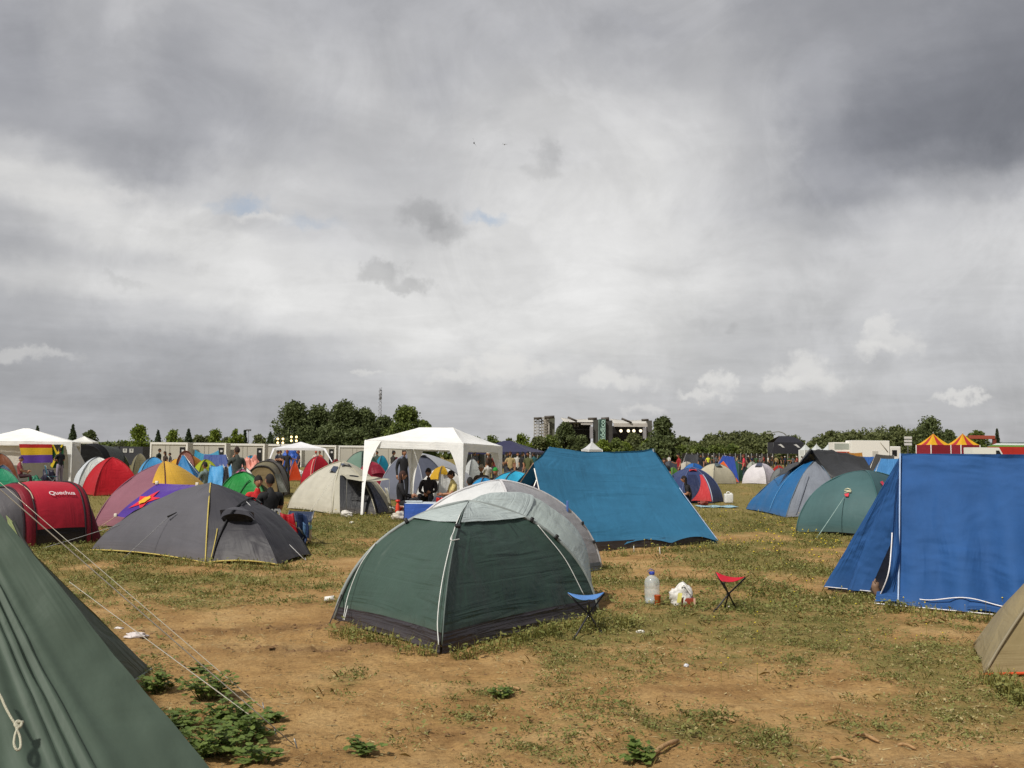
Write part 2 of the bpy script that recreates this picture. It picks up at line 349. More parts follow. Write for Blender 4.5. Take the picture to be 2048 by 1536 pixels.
# ------------------------------------------------------------------ ground
def vn(x, y, seed=0):
    xi = np.floor(x); yi = np.floor(y); u = x-xi; v = y-yi; u = u*u*(3-2*u); v = v*v*(3-2*v)
    def h(a, b):
        s = np.sin(a*127.1+b*311.7+seed*74.7)*43758.5453; return s-np.floor(s)
    return (h(xi, yi)*(1-u)+h(xi+1, yi)*u)*(1-v)+(h(xi, yi+1)*(1-u)+h(xi+1, yi+1)*u)*v
def fbm(x, y, o=4, seed=0):
    r = 0; a = .5; t = 0
    for k in range(o): r = r+a*vn(x*2**k+k*17.3, y*2**k-k*9.1, seed+k); t += a; a *= .5
    return r/t
def furrow(x, y):                                   # churned strips of soil in front of the grey tent and by the camera
    a = np.exp(-((y-(10.0+.25*x))/.22)**2)*((x > -4.2) & (x < -1.0)) + np.exp(-((y-(8.9+.2*x))/.2)**2)*((x > -3.6) & (x < -.9)) \
        + .8*np.exp(-(((x+.12)/.32)**2+((y-6.0)/.22)**2)) + .8*np.exp(-(((x-1.15)/.4)**2+((y-7.1)/.15)**2)) + .9*np.exp(-(((x-2.6)/.8)**2+((y-5.45)/.18)**2))
    return a*np.clip(fbm(x*1.3, y*1.3, 3, 5)*2.2-.5, 0, 1)
def gzn(x, y):
    r = np.hypot(x, y); near = np.exp(-(r/30)**2)
    z = .05*(fbm(x*.7, y*.7, 2, 1)-.5)+.035*(fbm(x*2.6, y*2.6, 3, 2)-.5)+.03*(fbm(x*9, y*9, 3, 3)-.5)
    f = furrow(x, y)
    return z*near-.008+f*(.11*(fbm(x*8, y*14, 3, 8)-.38))+.012*near*(fbm(x*26, y*26, 2, 9)-.5)
def gz(x, y): return float(gzn(np.array([float(x)]), np.array([float(y)]))[0])
def cover(x, y):
    """how much green grows here, 0..1"""
    n = fbm(x*.55+3.1, y*.42, 4, 21); n2 = fbm(x*1.9, y*1.6, 4, 33)
    base = np.interp(y, [0, 5, 8, 11, 13, 16, 20, 28, 45, 120], [.30, .35, .41, .46, .54, .63, .77, .92, 1.0, 1.0])
    c = base+(n-.5)*1.5+(n2-.5)*.9
    c = c+.30*np.exp(-(((x-2.6)/2.2)**2+((y-8.6)/2.8)**2))-.34*np.exp(-(((x+1.2)/1.8)**2+((y-7.9)/2.2)**2))
    c = c+.45*np.exp(-(((x+3.6)/2.4)**2+((y-13.4)/.8)**2))-.55*np.exp(-(((x+1.9)/1.0)**2+((y-15.2)/1.3)**2))
    c = c+.35*np.exp(-(((x+.2)/.9)**2+((y-8.9)/.5)**2))+.3*np.exp(-(((x-.9)/.8)**2+((y-9.7)/.6)**2))-.45*np.exp(-(((x-1.9)/1.1)**2+((y-12.4)/.5)**2))
    c = c-.5*furrow(x, y)
    return np.clip(c, 0, 1)
def make_ground():
    half = R(46); fine = np.linspace(-half, half, 620); rest = np.linspace(half, 2*math.pi-half, 60)[1:-1]
    th = np.concatenate([fine, rest]); nT = len(th)
    rs = np.concatenate([np.geomspace(.25, 2.2, 14), np.geomspace(2.3, 34, 330), np.geomspace(36, 5200, 60)]); nR = len(rs)
    Rr, Tt = np.meshgrid(rs, th, indexing='ij'); x = Rr*np.sin(Tt); y = Rr*np.cos(Tt); z = gzn(x, y)
    co = np.stack([x, y, z], -1).reshape(-1, 3)
    i, j = np.meshgrid(np.arange(nR-1), np.arange(nT), indexing='ij'); jn = (j+1) % nT
    q = np.stack([i*nT+j, (i+1)*nT+j, (i+1)*nT+jn, i*nT+jn], -1).reshape(-1, 4)[:, ::-1]
    co = np.vstack([co, [[0, 0, -.01]]]); c0 = len(co)-1
    me = bpy.data.meshes.new('ground')
    tri = np.stack([np.full(nT, c0), np.arange(nT), (np.arange(nT)+1) % nT], -1)[:, ::-1]
    nq, ntr = len(q), len(tri); me.vertices.add(len(co)); me.vertices.foreach_set('co', co.ravel())
    me.loops.add(nq*4+ntr*3); me.loops.foreach_set('vertex_index', np.concatenate([q.ravel(), tri.ravel()]).astype(np.int32))
    me.polygons.add(nq+ntr); me.polygons.foreach_set('loop_start', np.concatenate([np.arange(nq)*4, nq*4+np.arange(ntr)*3]).astype(np.int32))
    me.update(calc_edges=True); me.validate(); me.polygons.foreach_set('use_smooth', [True]*len(me.polygons))
    at = me.attributes.new('cover', 'FLOAT', 'POINT'); at.data.foreach_set('value', np.concatenate([cover(x, y).ravel(), [.2]]).astype(np.float32))
    at = me.attributes.new('churn', 'FLOAT', 'POINT'); at.data.foreach_set('value', np.concatenate([furrow(x, y).ravel(), [0]]).astype(np.float32))
    m = bpy.data.materials.new('soil_and_grass'); nt, N, L, b = nodes(m)
    geo = N.new('ShaderNodeNewGeometry'); P = geo.outputs['Position']
    def nz(s, d, r=.6, dist=0.0):
        n = N.new('ShaderNodeTexNoise'); L.new(P, n.inputs[0]); n.inputs['Scale'].default_value = s; n.inputs['Detail'].default_value = d; n.inputs['Roughness'].default_value = r; n.inputs['Distortion'].default_value = dist; return n.outputs[0]
    def ramp(f, stops):
        r = N.new('ShaderNodeValToRGB'); L.new(f, r.inputs[0]); e = r.color_ramp.elements
        while len(e) < len(stops): e.new(.5)
        for k, (p, c) in enumerate(stops): e[k].position = p; e[k].color = tuple(c)+(1,)
        return r.outputs[0]
    def mix(f, a, bb, mode='MIX'):
        n = N.new('ShaderNodeMix'); n.data_type = 'RGBA'; n.blend_type = mode
        for s, v in ((n.inputs[0], f), (n.inputs[6], a), (n.inputs[7], bb)):
            if isinstance(v, (int, float)): s.default_value = v
            elif isinstance(v, tuple): s.default_value = v+(1,)
            else: L.new(v, s)
        return n.outputs[2]
    def mth(op, a, c):
        n = N.new('ShaderNodeMath'); n.operation = op
        for k, v in enumerate((a, c)):
            if isinstance(v, (int, float)): n.inputs[k].default_value = v
            else: L.new(v, n.inputs[k])
        return n.outputs[0]
    soil = ramp(nz(1.3, 8, .62), [(.3, (.275, .158, .062)), (.5, (.380, .235, .098)), (.7, (.465, .312, .145))])
    fine_ = ramp(nz(34, 6, .7), [(.3, (.55, .53, .5)), (.52, (1, 1, 1)), (.72, (1.3, 1.28, 1.2))])
    soil = mix(.85, soil, fine_, 'MULTIPLY'); soil = mix(.8, soil, ramp(nz(4.2, 9, .7, .5), [(.34, (.74, .70, .66)), (.5, (1, 1, 1)), (.66, (1.16, 1.15, 1.1))]), 'MULTIPLY')
    ac = N.new('ShaderNodeAttribute'); ac.attribute_name = 'churn'
    soil = mix(mth('MULTIPLY', ac.outputs['Fac'], .55), soil, (.115, .062, .032))
    grass = ramp(nz(6, 7, .66, .4), [(.28, (.105, .100, .030)), (.5, (.180, .158, .050)), (.72, (.270, .225, .090))])
    grass = mix(mth('MULTIPLY', nz(.22, 5), .55), grass, (.20, .155, .055))
    cv = N.new('ShaderNodeAttribute'); cv.attribute_name = 'cover'
    k = mth('ADD', cv.outputs['Fac'], mth('MULTIPLY', mth('SUBTRACT', nz(9, 6, .7), .5), 1.1))
    r = N.new('ShaderNodeMapRange'); r.interpolation_type = 'SMOOTHSTEP'; L.new(k, r.inputs[0]); r.inputs[1].default_value = .35; r.inputs[2].default_value = .85; r.inputs[4].default_value = .9
    L.new(mix(r.outputs[0], soil, grass), b.inputs['Base Color']); b.inputs['Roughness'].default_value = .95; b.inputs['Specular IOR Level'].default_value = .1
    bp = N.new('ShaderNodeBump'); bp.inputs['Strength'].default_value = .9; bp.inputs['Distance'].default_value = .02
    L.new(mth('ADD', nz(22, 8, .72), mth('MULTIPLY', nz(90, 4, .7), .4)), bp.inputs['Height']); L.new(bp.outputs[0], b.inputs['Normal'])
    me.materials.append(m); o = bpy.data.objects.new('ground', me); COL.objects.link(o); tag(o, 'brown trampled soil and thin grass of the festival campsite', kind='structure')
make_ground()

def arrays_mesh(name, co, faces_n, mat, parent=None, loc=(0, 0, 0)):
    """co: (n, k, 3) array, every row one k-gon"""
    n, k, _ = co.shape; me = bpy.data.meshes.new(name); loc = np.array(loc, float)
    me.vertices.add(n*k); me.vertices.foreach_set('co', (co.reshape(-1, 3)-loc).astype(np.float32).ravel())
    me.loops.add(n*k); me.loops.foreach_set('vertex_index', np.arange(n*k, dtype=np.int32))
    me.polygons.add(n); me.polygons.foreach_set('loop_start', np.arange(n, dtype=np.int32)*k); me.update(calc_edges=True)
    me.materials.append(mat); o = bpy.data.objects.new(name, me); COL.objects.link(o)
    if parent: o.parent = parent
    else: o.location = loc
    return o
def fan_points(n, r0, r1, p=1.0, half=R(33)):
    u = rng.random(n)
    r = (r0**(2-p)+u*(r1**(2-p)-r0**(2-p)))**(1/(2-p)) if p != 2 else r0*(r1/r0)**u
    t = (rng.random(n)*2-1)*half; return r*np.sin(t), r*np.cos(t)
def unit(a): return a/np.maximum(np.linalg.norm(a, axis=-1, keepdims=True), 1e-9)
TENTFOOT = []          # (x, y, r) where no plants grow: filled by hand for the near tents
def blades(name, n, r0, r1, lo, hi, w, mats, thr, label, per=6, p=1.45, spread=.03, flat=.6):
    x, y = fan_points(n, r0, r1, p); c = cover(x, y); keep = rng.random(n) < np.clip((c-thr)/(1-thr), 0, 1)**1.2
    x, y = x[keep], y[keep]; m = len(x); x = np.repeat(x, per)+rng.normal(0, spread, m*per); y = np.repeat(y, per)+rng.normal(0, spread, m*per)
    z = gzn(x, y)-.004; k = m*per; h = (lo+(hi-lo)*rng.random(k)**1.7)*np.repeat(.6+.8*rng.random(m), per); a = rng.random(k)*2*math.pi; ln = flat*(.2+rng.random(k))
    d = np.stack([np.cos(a)*ln, np.sin(a)*ln, np.ones(k)], -1); d = unit(d); s = np.stack([-np.sin(a), np.cos(a), np.zeros(k)], -1)*w[0]
    s *= (w[1]*rng.random(k)+.6)[:, None]; b = np.stack([x, y, z], -1); mid = b+d*(h*.55)[:, None]; tip = b+d*h[:, None]-np.stack([-np.cos(a)*.25, -np.sin(a)*.25, .35*ln], -1)*h[:, None]*.5
    co = np.stack([b-s, b+s, mid+s*.7, tip, mid-s*.7], 1)
    o = arrays_mesh(name, co, 5, mats); tag(o, label, kind='stuff'); return o
def rosettes(name, n, r0, r1, size, mat, thr, label, leaves=11, p=1.5, hgt=.05):
    x, y = fan_points(n, r0, r1, p); c = cover(x, y); keep = rng.random(n) < np.clip((c-thr)/(1-thr), 0.02, 1)
    x, y = x[keep], y[keep]; m = len(x); sc = (.5+1.1*rng.random(m)**2); k = m*leaves
    X0 = np.repeat(x, leaves); Y0 = np.repeat(y, leaves); S = np.repeat(sc, leaves); a = rng.random(k)*2*math.pi; rr = rng.random(k)**.6*size*1.5*S
    bx = X0+np.cos(a)*rr; by = Y0+np.sin(a)*rr; bz = gzn(bx, by)+rng.random(k)*hgt*S+.004
    L_ = size*S*(.6+.7*rng.random(k)); a2 = a+rng.normal(0, .7, k); d = unit(np.stack([np.cos(a2), np.sin(a2), rng.normal(.15, .35, k)], -1)); s = unit(np.cross(d, np.stack([rng.normal(0, .3, k), rng.normal(0, .3, k), np.ones(k)], -1)))
    b = np.stack([bx, by, bz], -1); Lc = L_[:, None]; nrm = np.cross(s, d)
    co = np.stack([b, b+d*Lc*.35+s*Lc*.30-nrm*0, b+d*Lc*.75+s*Lc*.24+nrm*Lc*.05, b+d*Lc*1.05, b+d*Lc*.75-s*Lc*.24+nrm*Lc*.05, b+d*Lc*.35-s*Lc*.30], 1)
    o = arrays_mesh(name, co, 6, mat); tag(o, label, kind='stuff'); return o
GRN = leafmat('#757538', '#a29a58', 'grass_blades', .7, .3); DRY = leafmat('#a08c54', '#c2ae78', 'dry_grass', .8, .2)
WEED = leafmat('#646c36', '#9c9a5e', 'weed_leaves', .6, .3); PALE = leafmat('#8f8250', '#bdb084', 'dry_leaves', .8, .2)
blades('grass', 3800, 4.3, 16, .02, .065, (.0022, .003), GRN, .30, 'thin green grass tufts growing out of the soil', per=7, p=1.4)
blades('grass', 15000, 12, 30, .03, .10, (.004, .005), GRN, .30, 'green grass between the middle tents', per=6, p=1.3, spread=.06)
blades('grass', 9000, 26, 75, .05, .13, (.010, .012), GRN, .40, 'grass of the far camping field', per=5, p=1.2, spread=.12)
blades('dry_grass', 2600, 4.3, 22, .02, .09, (.002, .003), DRY, .10, 'dry straw coloured grass stalks', per=4, p=1.5, flat=1.3)
rosettes('ground_weeds', 4200, 4.4, 13, .022, WEED, .20, 'low leafy weeds scattered over the soil')
rosettes('ground_weeds', 7000, 11, 28, .034, WEED, .34, 'low leafy weeds among the middle tents', leaves=8)
rosettes('wilted_leaves', 6500, 4.4, 17, .015, PALE, .02, 'pale wilted leaves trodden into the soil', leaves=6, hgt=.012)
rosettes('seedlings', 9000, 4.4, 16, .012, WEED, .14, 'tiny weed seedlings all over the trampled soil', leaves=7, hgt=.025)
def flowers():
    x, y = fan_points(5200, 7.5, 32, 1.1); w = np.exp(-(((x-5.2)/2.6)**2+((y-19)/5)**2))*.55+.05*(x > 1)+.28*np.exp(-(((x+2)/3)**2+((y-25)/3)**2))+.10*((x > 1.5) & (y < 13))
    k = rng.random(len(x)) < w; x, y = x[k], y[k]; n = len(x); z = gzn(x, y)+.05+.13*rng.random(n); r = (.006+.008*rng.random(n))*np.clip(y/14, .6, 1.5)
    oc = np.array([[1, 0, 0], [0, 1, 0], [-1, 0, 0], [0, -1, 0], [0, 0, .8], [0, 0, -.6]], float); v = oc[None]*r[:, None, None]+np.stack([x, y, z], -1)[:, None]
    co = np.concatenate([v[:, list(f8)] for f8 in ((0, 1, 4), (1, 2, 4), (2, 3, 4), (3, 0, 4), (1, 0, 5), (2, 1, 5), (3, 2, 5), (0, 3, 5))])
    tag(arrays_mesh('yellow_flowers', co, 3, plain('#d9c21c', .6)), 'tiny yellow wild flowers scattered in the grass', kind='stuff')
    b = np.stack([x, y, gzn(x, y)], -1); tp = np.stack([x, y, z], -1); s = np.array([.0018, 0, 0]); st = np.stack([b-s, b+s, tp+s, tp-s], 1)
    tag(arrays_mesh('flower_stems', st, 4, GRN), 'thin stems of the yellow wild flowers', kind='stuff')
flowers()
def weed_patches():
    def run(n, r0, r1, name, mats, lab, ls, rad, hmax, per, thr):
        x, y = fan_points(n, r0, r1, 1.35); c = cover(x, y)+.25*(fbm(x*3.3, y*2.7, 3, 77)-.5); k = rng.random(n) < np.clip((c-thr)/(1-thr), 0.015, 1); x, y = x[k], y[k]; m = len(x)
        R_ = rad*(.35+1.0*rng.random(m)**1.6); cnt = np.maximum(8, (per*(R_/rad)**1.5*(.5+rng.random(m))).astype(int)); i = np.repeat(np.arange(m), cnt); q = len(i); a = rng.random(q)*6.283; rr = R_[i]*rng.random(q)**.62*(.7+.5*np.sin(a*2+i)*.5)
        bx = x[i]+np.cos(a)*rr*1.35; by = y[i]+np.sin(a)*rr; hh = hmax*(.25+.75*rng.random(m))[i]*np.clip(1-(rr/R_[i])**2*.75, .1, 1)*rng.random(q); b = np.stack([bx, by, gzn(bx, by)+hh+.002], -1)
        a2 = rng.random(q)*6.283; d = unit(np.stack([np.cos(a2), np.sin(a2), rng.normal(.45, .5, q)], -1)); s = unit(np.cross(d, rng.normal(0, .5, (q, 3))+[0, 0, 1])); L_ = (ls*(.5+.9*rng.random(q)))[:, None]; co = np.stack([b, b+d*L_*.45+s*L_*.26, b+d*L_, b+d*L_*.45-s*L_*.26], 1)
        for j, mt in enumerate(mats): tag(arrays_mesh(name if j == 0 else 'withered_'+name, co[(rng.random(q) < (.74 if j == 0 else .26))], 4, mt), lab if j == 0 else 'withered leaves mixed into the '+lab, kind='stuff')
    run(3000, 4.3, 13, 'weed_patches', (WEED, PALE), 'small leafy weed patches on the near soil', .021, .15, .055, 95, .20)
    run(3600, 11, 27, 'weed_patches', (WEED, PALE), 'soft weed patches further back in the field', .036, .26, .075, 70, .26)
weed_patches()
def litter_chips():
    n = 34000; x, y = fan_points(n, 4.3, 22, 1.5); k = rng.random(n) < np.clip(fbm(x*1.1, y*1.1, 3, 61)*1.7-.35, .05, 1); x, y = x[k], y[k]; n = len(x); a = rng.random(n)*6.283; l = .008+.045*rng.random(n)**2.6; w = .002+.0045*rng.random(n)
    d = np.stack([np.cos(a), np.sin(a), rng.normal(0, .18, n)], -1); s = np.stack([-np.sin(a), np.cos(a), rng.normal(0, .3, n)], -1)*w[:, None]; b = np.stack([x, y, gzn(x, y)+.004], -1); d = d*l[:, None]
    m = leafmat('#5e4526', '#c9b788', 'straw_chips', .9, .1); co = np.stack([b-d-s*.5, b-d*.2-s, b+d, b+d*.1+s], 1); tag(arrays_mesh('straw_litter', co, 4, m), 'fine broken straw and stalk litter strewn over the soil', kind='stuff')
litter_chips()
def clods():
    n = 22000; x, y = fan_points(n, 4.4, 14, 1.4); f = furrow(x, y); k = rng.random(n) < np.clip(f*1.2, .10, 1); x, y, f = x[k], y[k], f[k]; n = len(x); sz = .006+.022*rng.random(n)**2.5*(.4+f)
    oc = np.array([[1, 0, 0], [0, 1, 0], [-1, 0, 0], [0, -1, 0], [0, 0, 1], [0, 0, -1]], float); F8 = [(0, 1, 4), (1, 2, 4), (2, 3, 4), (3, 0, 4)]
    v = oc[None]*sz[:, None, None]*(.6+.8*rng.random((n, 6, 3))); a = rng.random(n)*6.3; c, s = np.cos(a)[:, None], np.sin(a)[:, None]
    v = np.stack([v[..., 0]*c-v[..., 1]*s, v[..., 0]*s+v[..., 1]*c, v[..., 2]*.7], -1)+np.stack([x, y, gzn(x, y)], -1)[:, None]
    co = np.concatenate([v[:, list(f8)] for f8 in F8]); tag(arrays_mesh('soil_clods', co, 3, plain('#765a3c', .95, var=.3, scale=60)), 'loose crumbs and clods of brown soil', kind='stuff')
clods()

# ------------------------------------------------------------------ tent builders
def arc(c, a, t, k):
    p = t*math.pi/2; e = Vector((c.x+(a.x-c.x)*(1-math.cos(p)), c.y+(a.y-c.y)*(1-math.cos(p)), c.z+(a.z-c.z)*math.sin(p)))
    return lerp(lerp(c, a, t), e, k)
def dome(name, label, corners, apex, cols, group=None, cat='tent', k=.6, bulge=-.03, hem=.03, cap=None, skirt=None, sleeve=None, skip=(), door=None, vent=None, wr=.012, ns=10, ntt=14, fab={}, guys=(), seam=True, kadd=.2, bsh=1.0, upk=.55):
    """crossed-pole dome: one fabric panel between each two poles. cols / bulge per panel. cap=(colour, t), skirt=(colour, t), sleeve=(colour, r), door=[(panel, colour, s0, s1, t1)], vent=[(panel, colour, s, t, size)]"""
    corners = [Vector(c) for c in corners]; apex = Vector(apex); n = len(corners); k = k if k < .3 else min(.96, k+kadd); base = sum(corners, Vector())/n; base.z = 0
    root = thing(name, label, cat, base, group); bl = bulge if isinstance(bulge, (list, tuple)) else [bulge]*n
    pole = lambda i, t: arc(corners[i % n], apex, t, k)
    def S(i, s, t, off=0.0):
        p = lerp(pole(i, t), pole(i+1, t), s); m = (corners[i % n]+corners[(i+1) % n])*.5; o = Vector((m.x-apex.x, m.y-apex.y, 0)).normalized(); w = (corners[i % n]-corners[(i+1) % n]).length
        up = upk*t+.15; d = (o*(1-t*.6)+Vector((0, 0, up))).normalized()
        p = p+d*(bl[i % n]*w*4*s*(1-s)*max(0, math.sin(math.pi*min(1, max(0, t))**bsh))**.8+off); p.z += hem*4*s*(1-s)*(1-max(0,t))**6
        if t == 0 and skirt: p.z -= .02
        return p
    tc = cap[1] if cap else 1.0; ts = skirt[1] if skirt else 0.0
    for i in range(n):
        c = cols[i % len(cols)]
        if c is None: continue
        nn = max(3, int(ntt*(tc-ts)))
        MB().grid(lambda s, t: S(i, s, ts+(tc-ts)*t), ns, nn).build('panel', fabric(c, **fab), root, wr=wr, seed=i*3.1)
        if skirt: MB().grid(lambda s, t: S(i, s, ts*t, .004), ns, 3).build('skirt', fabric(skirt[0], trans=.0, dirt=.12, hz=.3, **{a: b for a, b in fab.items() if a not in ('trans', 'dirt', 'hz')}), root, wr=wr, seed=i*3.1)
    if cap:
        mb = MB()
        for i in range(n): mb.grid(lambda s, t: S(i, s, (tc-.035)+(1.035-tc)*t, .022*(1-t)+.008)-Vector((0, 0, (cap[2] if len(cap) > 2 else 0)*4*s*(1-s)*(1-t))), ns, 6)
        mb.build('flysheet', fabric(cap[0], **fab), root, wr=wr*.5, seed=9)
    if sleeve:
        for i in range(n):
          if i not in skip: MB().tube([pole(i, .01+.985*j/18)+Vector((0, 0, .006)) for j in range(19)], sleeve[1], 6).build('pole_sleeve', fabric(sleeve[0], trans=.05), root)
    for (pi, c, s0, s1, t1) in (door or ()):
        pi %= n; o = MB().grid(lambda s, t: S(pi, s0+(s1-s0)*(.5+(s-.5)*(1-.45*t*t)), .015+t1*t, .016), 8, 10).build('door', fabric(c, **fab), root, wr=wr, seed=5)
        ed = [S(pi, s0+(s1-s0)*(.5+(a-.5)*(1-.45*b*b)), .015+t1*b, .02) for a, b in [(0, j/8) for j in range(9)]+[(j/6, 1) for j in range(7)]+[(1, 1-j/8) for j in range(9)]]
        MB().tube(ed, .006, 4).build('zip', plain('#26262a', .6), o)
    for (pi, c, s, t, sz) in (vent or ()):
        pi %= n; w = sz; a0 = S(pi, s, t); ux = (S(pi, min(1, s+.05), t)-S(pi, s-.05, t)).normalized(); uy = (S(pi, s, t+.04)-S(pi, s, t-.04)).normalized(); nn = ux.cross(uy).normalized()
        if nn.dot(Vector((a0.x-apex.x, a0.y-apex.y, .3))) < 0: nn = -nn
        MB().grid(lambda u, v: a0+ux*(u-.5)*w*(1-.25*v)+uy*(v-.5)*w*.8+nn*(.015+.09*sz*math.sin(math.pi*u)*(1-v)*2.0), 8, 5).build('vent', fabric(c, **fab), root)
    for g in guys:
        if len(g) == 3: guy(root, pole(g[0], g[1]), g[2])
    root_S[root.name] = S
    return root
root_S = {}
def rect(c, w, d, ang):
    """four ground corners, first one nearest-left when ang=0, going left, near, right, far for ang=45deg"""
    ca, sa = math.cos(ang), math.sin(ang); c = Vector(c)
    return [c+Vector((x*ca-y*sa, x*sa+y*ca, 0)) for x, y in ((-w/2, d/2), (-w/2, -d/2), (w/2, -d/2), (w/2, d/2))]
def far_dome(label, px, Y, wpx, top, cols, ang=30, group='tents pitched in the middle of the field', aspect=1.0, name='dome_tent', lean=0, **kw):
    """a dome at depth Y under column px, wpx pixels wide, its top at pixel row top"""
    c = X(px, Y); w = wpx/F*Y; a = R(ang); s = w/(abs(math.cos(a))+abs(math.sin(a))*aspect)
    ap = V(px+lean, top, Y); kw.setdefault('ns', 6); kw.setdefault('ntt', 9); kw.setdefault('wr', .02); kw.setdefault('sleeve', (kw.pop('pole_c', '#5a5a5c'), .012))
    return dome(name, label, rect(c, s, s*aspect, a), ap, cols, group, **kw)
def ridge_tent(name, label, r0, r1, near, farb, cols, sag=.04, group=None, ends=(True, True), fab={}, wr=.015, hem=.05, edge=None, ns=16, ntt=10, poles='#b8b8b4', cat='tent', side_sag=.04):
    """A-frame: ridge r0-r1, near=(n0,n1), farb=(f0,f1) ground corners under r0 and r1"""
    r0, r1 = Vector(r0), Vector(r1); n0, n1 = map(Vector, near); f0, f1 = map(Vector, farb); base = (n0+n1+f0+f1)/4; base.z = 0
    root = thing(name, label, cat, base, group)
    def side(b0, b1):
        mid = (b0+b1+r0+r1)/4; out = ((b0+b1)*.5-(r0+r1)*.5); out.z = 0; out = out.normalized()
        def f(s, t):
            top = lerp(r0, r1, s)-Vector((0, 0, sag*4*s*(1-s))); bot = lerp(b0, b1, s)+Vector((0, 0, hem*abs(math.sin(s*math.pi*3))))
            p = lerp(bot, top, t); return p-out*side_sag*math.sin(math.pi*t)*(.4+.6*math.sin(math.pi*s))-Vector((0, 0, side_sag*.6*math.sin(math.pi*t)))
        return f
    fn, ff = side(n0, n1), side(f0, f1)
    MB().grid(fn, ns, ntt).build('roof_panel', fabric(cols[0], **fab), root, wr=wr)
    MB().grid(ff, ns, ntt).build('roof_panel', fabric(cols[1], **fab), root, wr=wr)
    for e, (s, c) in enumerate(((0, cols[2]), (1, cols[3]))):
        if ends[e] and c: MB().grid(lambda u, t: lerp(fn(s, t), ff(s, t), u)+(r1-r0).normalized()*(-1 if s == 0 else 1)*.05*math.sin(math.pi*u)*(1-t), 8, ntt).build('end_panel', fabric(c, **fab), root, wr=wr*.7)
        MB().tube([lerp((n0, n1)[e], (f0, f1)[e], .5), (r0, r1)[e]+Vector((0, 0, .03))], .012, 6).build('pole', plain(poles, .4, .6), root)
    if edge:
        MB().tube([fn(k/24, 0) for k in range(25)], edge[1], 4).build('hem_tape', fabric(edge[0], trans=0), root)
    root_S[root.name] = fn
    return root
def tunnel(name, label, hoops, cols, group=None, fab={}, pw=.85, nth=20, sleeve=('#2a2a2e', .014), ends=(None, None), wr=.012, bulge=0.0, cat='tent', nlong=6, low=None):
    """hoops: (ground centre, half-width vector, height). cols per bay; ends closed with the given colour"""
    base = sum((Vector(h[0]) for h in hoops), Vector())/len(hoops); base.z = 0; root = thing(name, label, cat, base, group)
    def H(i, th):
        c, w, h = hoops[i]; cs, sn = math.cos(th), math.sin(th); return Vector(c)+Vector(w)*math.copysign(abs(cs)**pw, cs)+Vector((0, 0, h*abs(sn)**pw))
    def bay(i, u, v):
        th = math.pi*v; a, b = H(i, th), H(i+1, th); p = lerp(a, b, u); c = (Vector(hoops[i][0])+Vector(hoops[i+1][0]))*.5; d = (p-c); d = d.normalized() if d.length > 0 else d
        return p+d*bulge*math.sin(math.pi*u)
    for i in range(len(hoops)-1):
        if cols[i] is None: continue
        if low and i in (low[2] if len(low) > 2 else range(99)):
            MB().grid(lambda u, v: bay(i, u, low[1]+(1-low[1])*v), nlong, nth).build('panel', fabric(cols[i], **fab), root, wr=wr)
            MB().grid(lambda u, v: bay(i, u, low[1]*v), nlong, 3).build('skirt', fabric(low[0], trans=0), root)
        else: MB().grid(lambda u, v: bay(i, u, v), nlong, nth).build('panel', fabric(cols[i], **fab), root, wr=wr)
    if sleeve:
        for i in range(len(hoops)):
            if hoops[i][2] > .3: MB().tube([H(i, math.pi*k/28)+Vector((0, 0, .006)) for k in range(29)], sleeve[1], 6).build('pole_sleeve', fabric(sleeve[0], trans=.05), root)
    for e, i in ((0, 0), (1, len(hoops)-1)):
        if ends[e]:
            c = Vector(hoops[i][0]); MB().grid(lambda u, v: lerp(H(i, math.pi*u), c+Vector((0, 0, hoops[i][2]*.45)), v), nth, 4).build('end_panel', fabric(ends[e], **fab), root, wr=wr)
    root_S[root.name] = bay
    return root
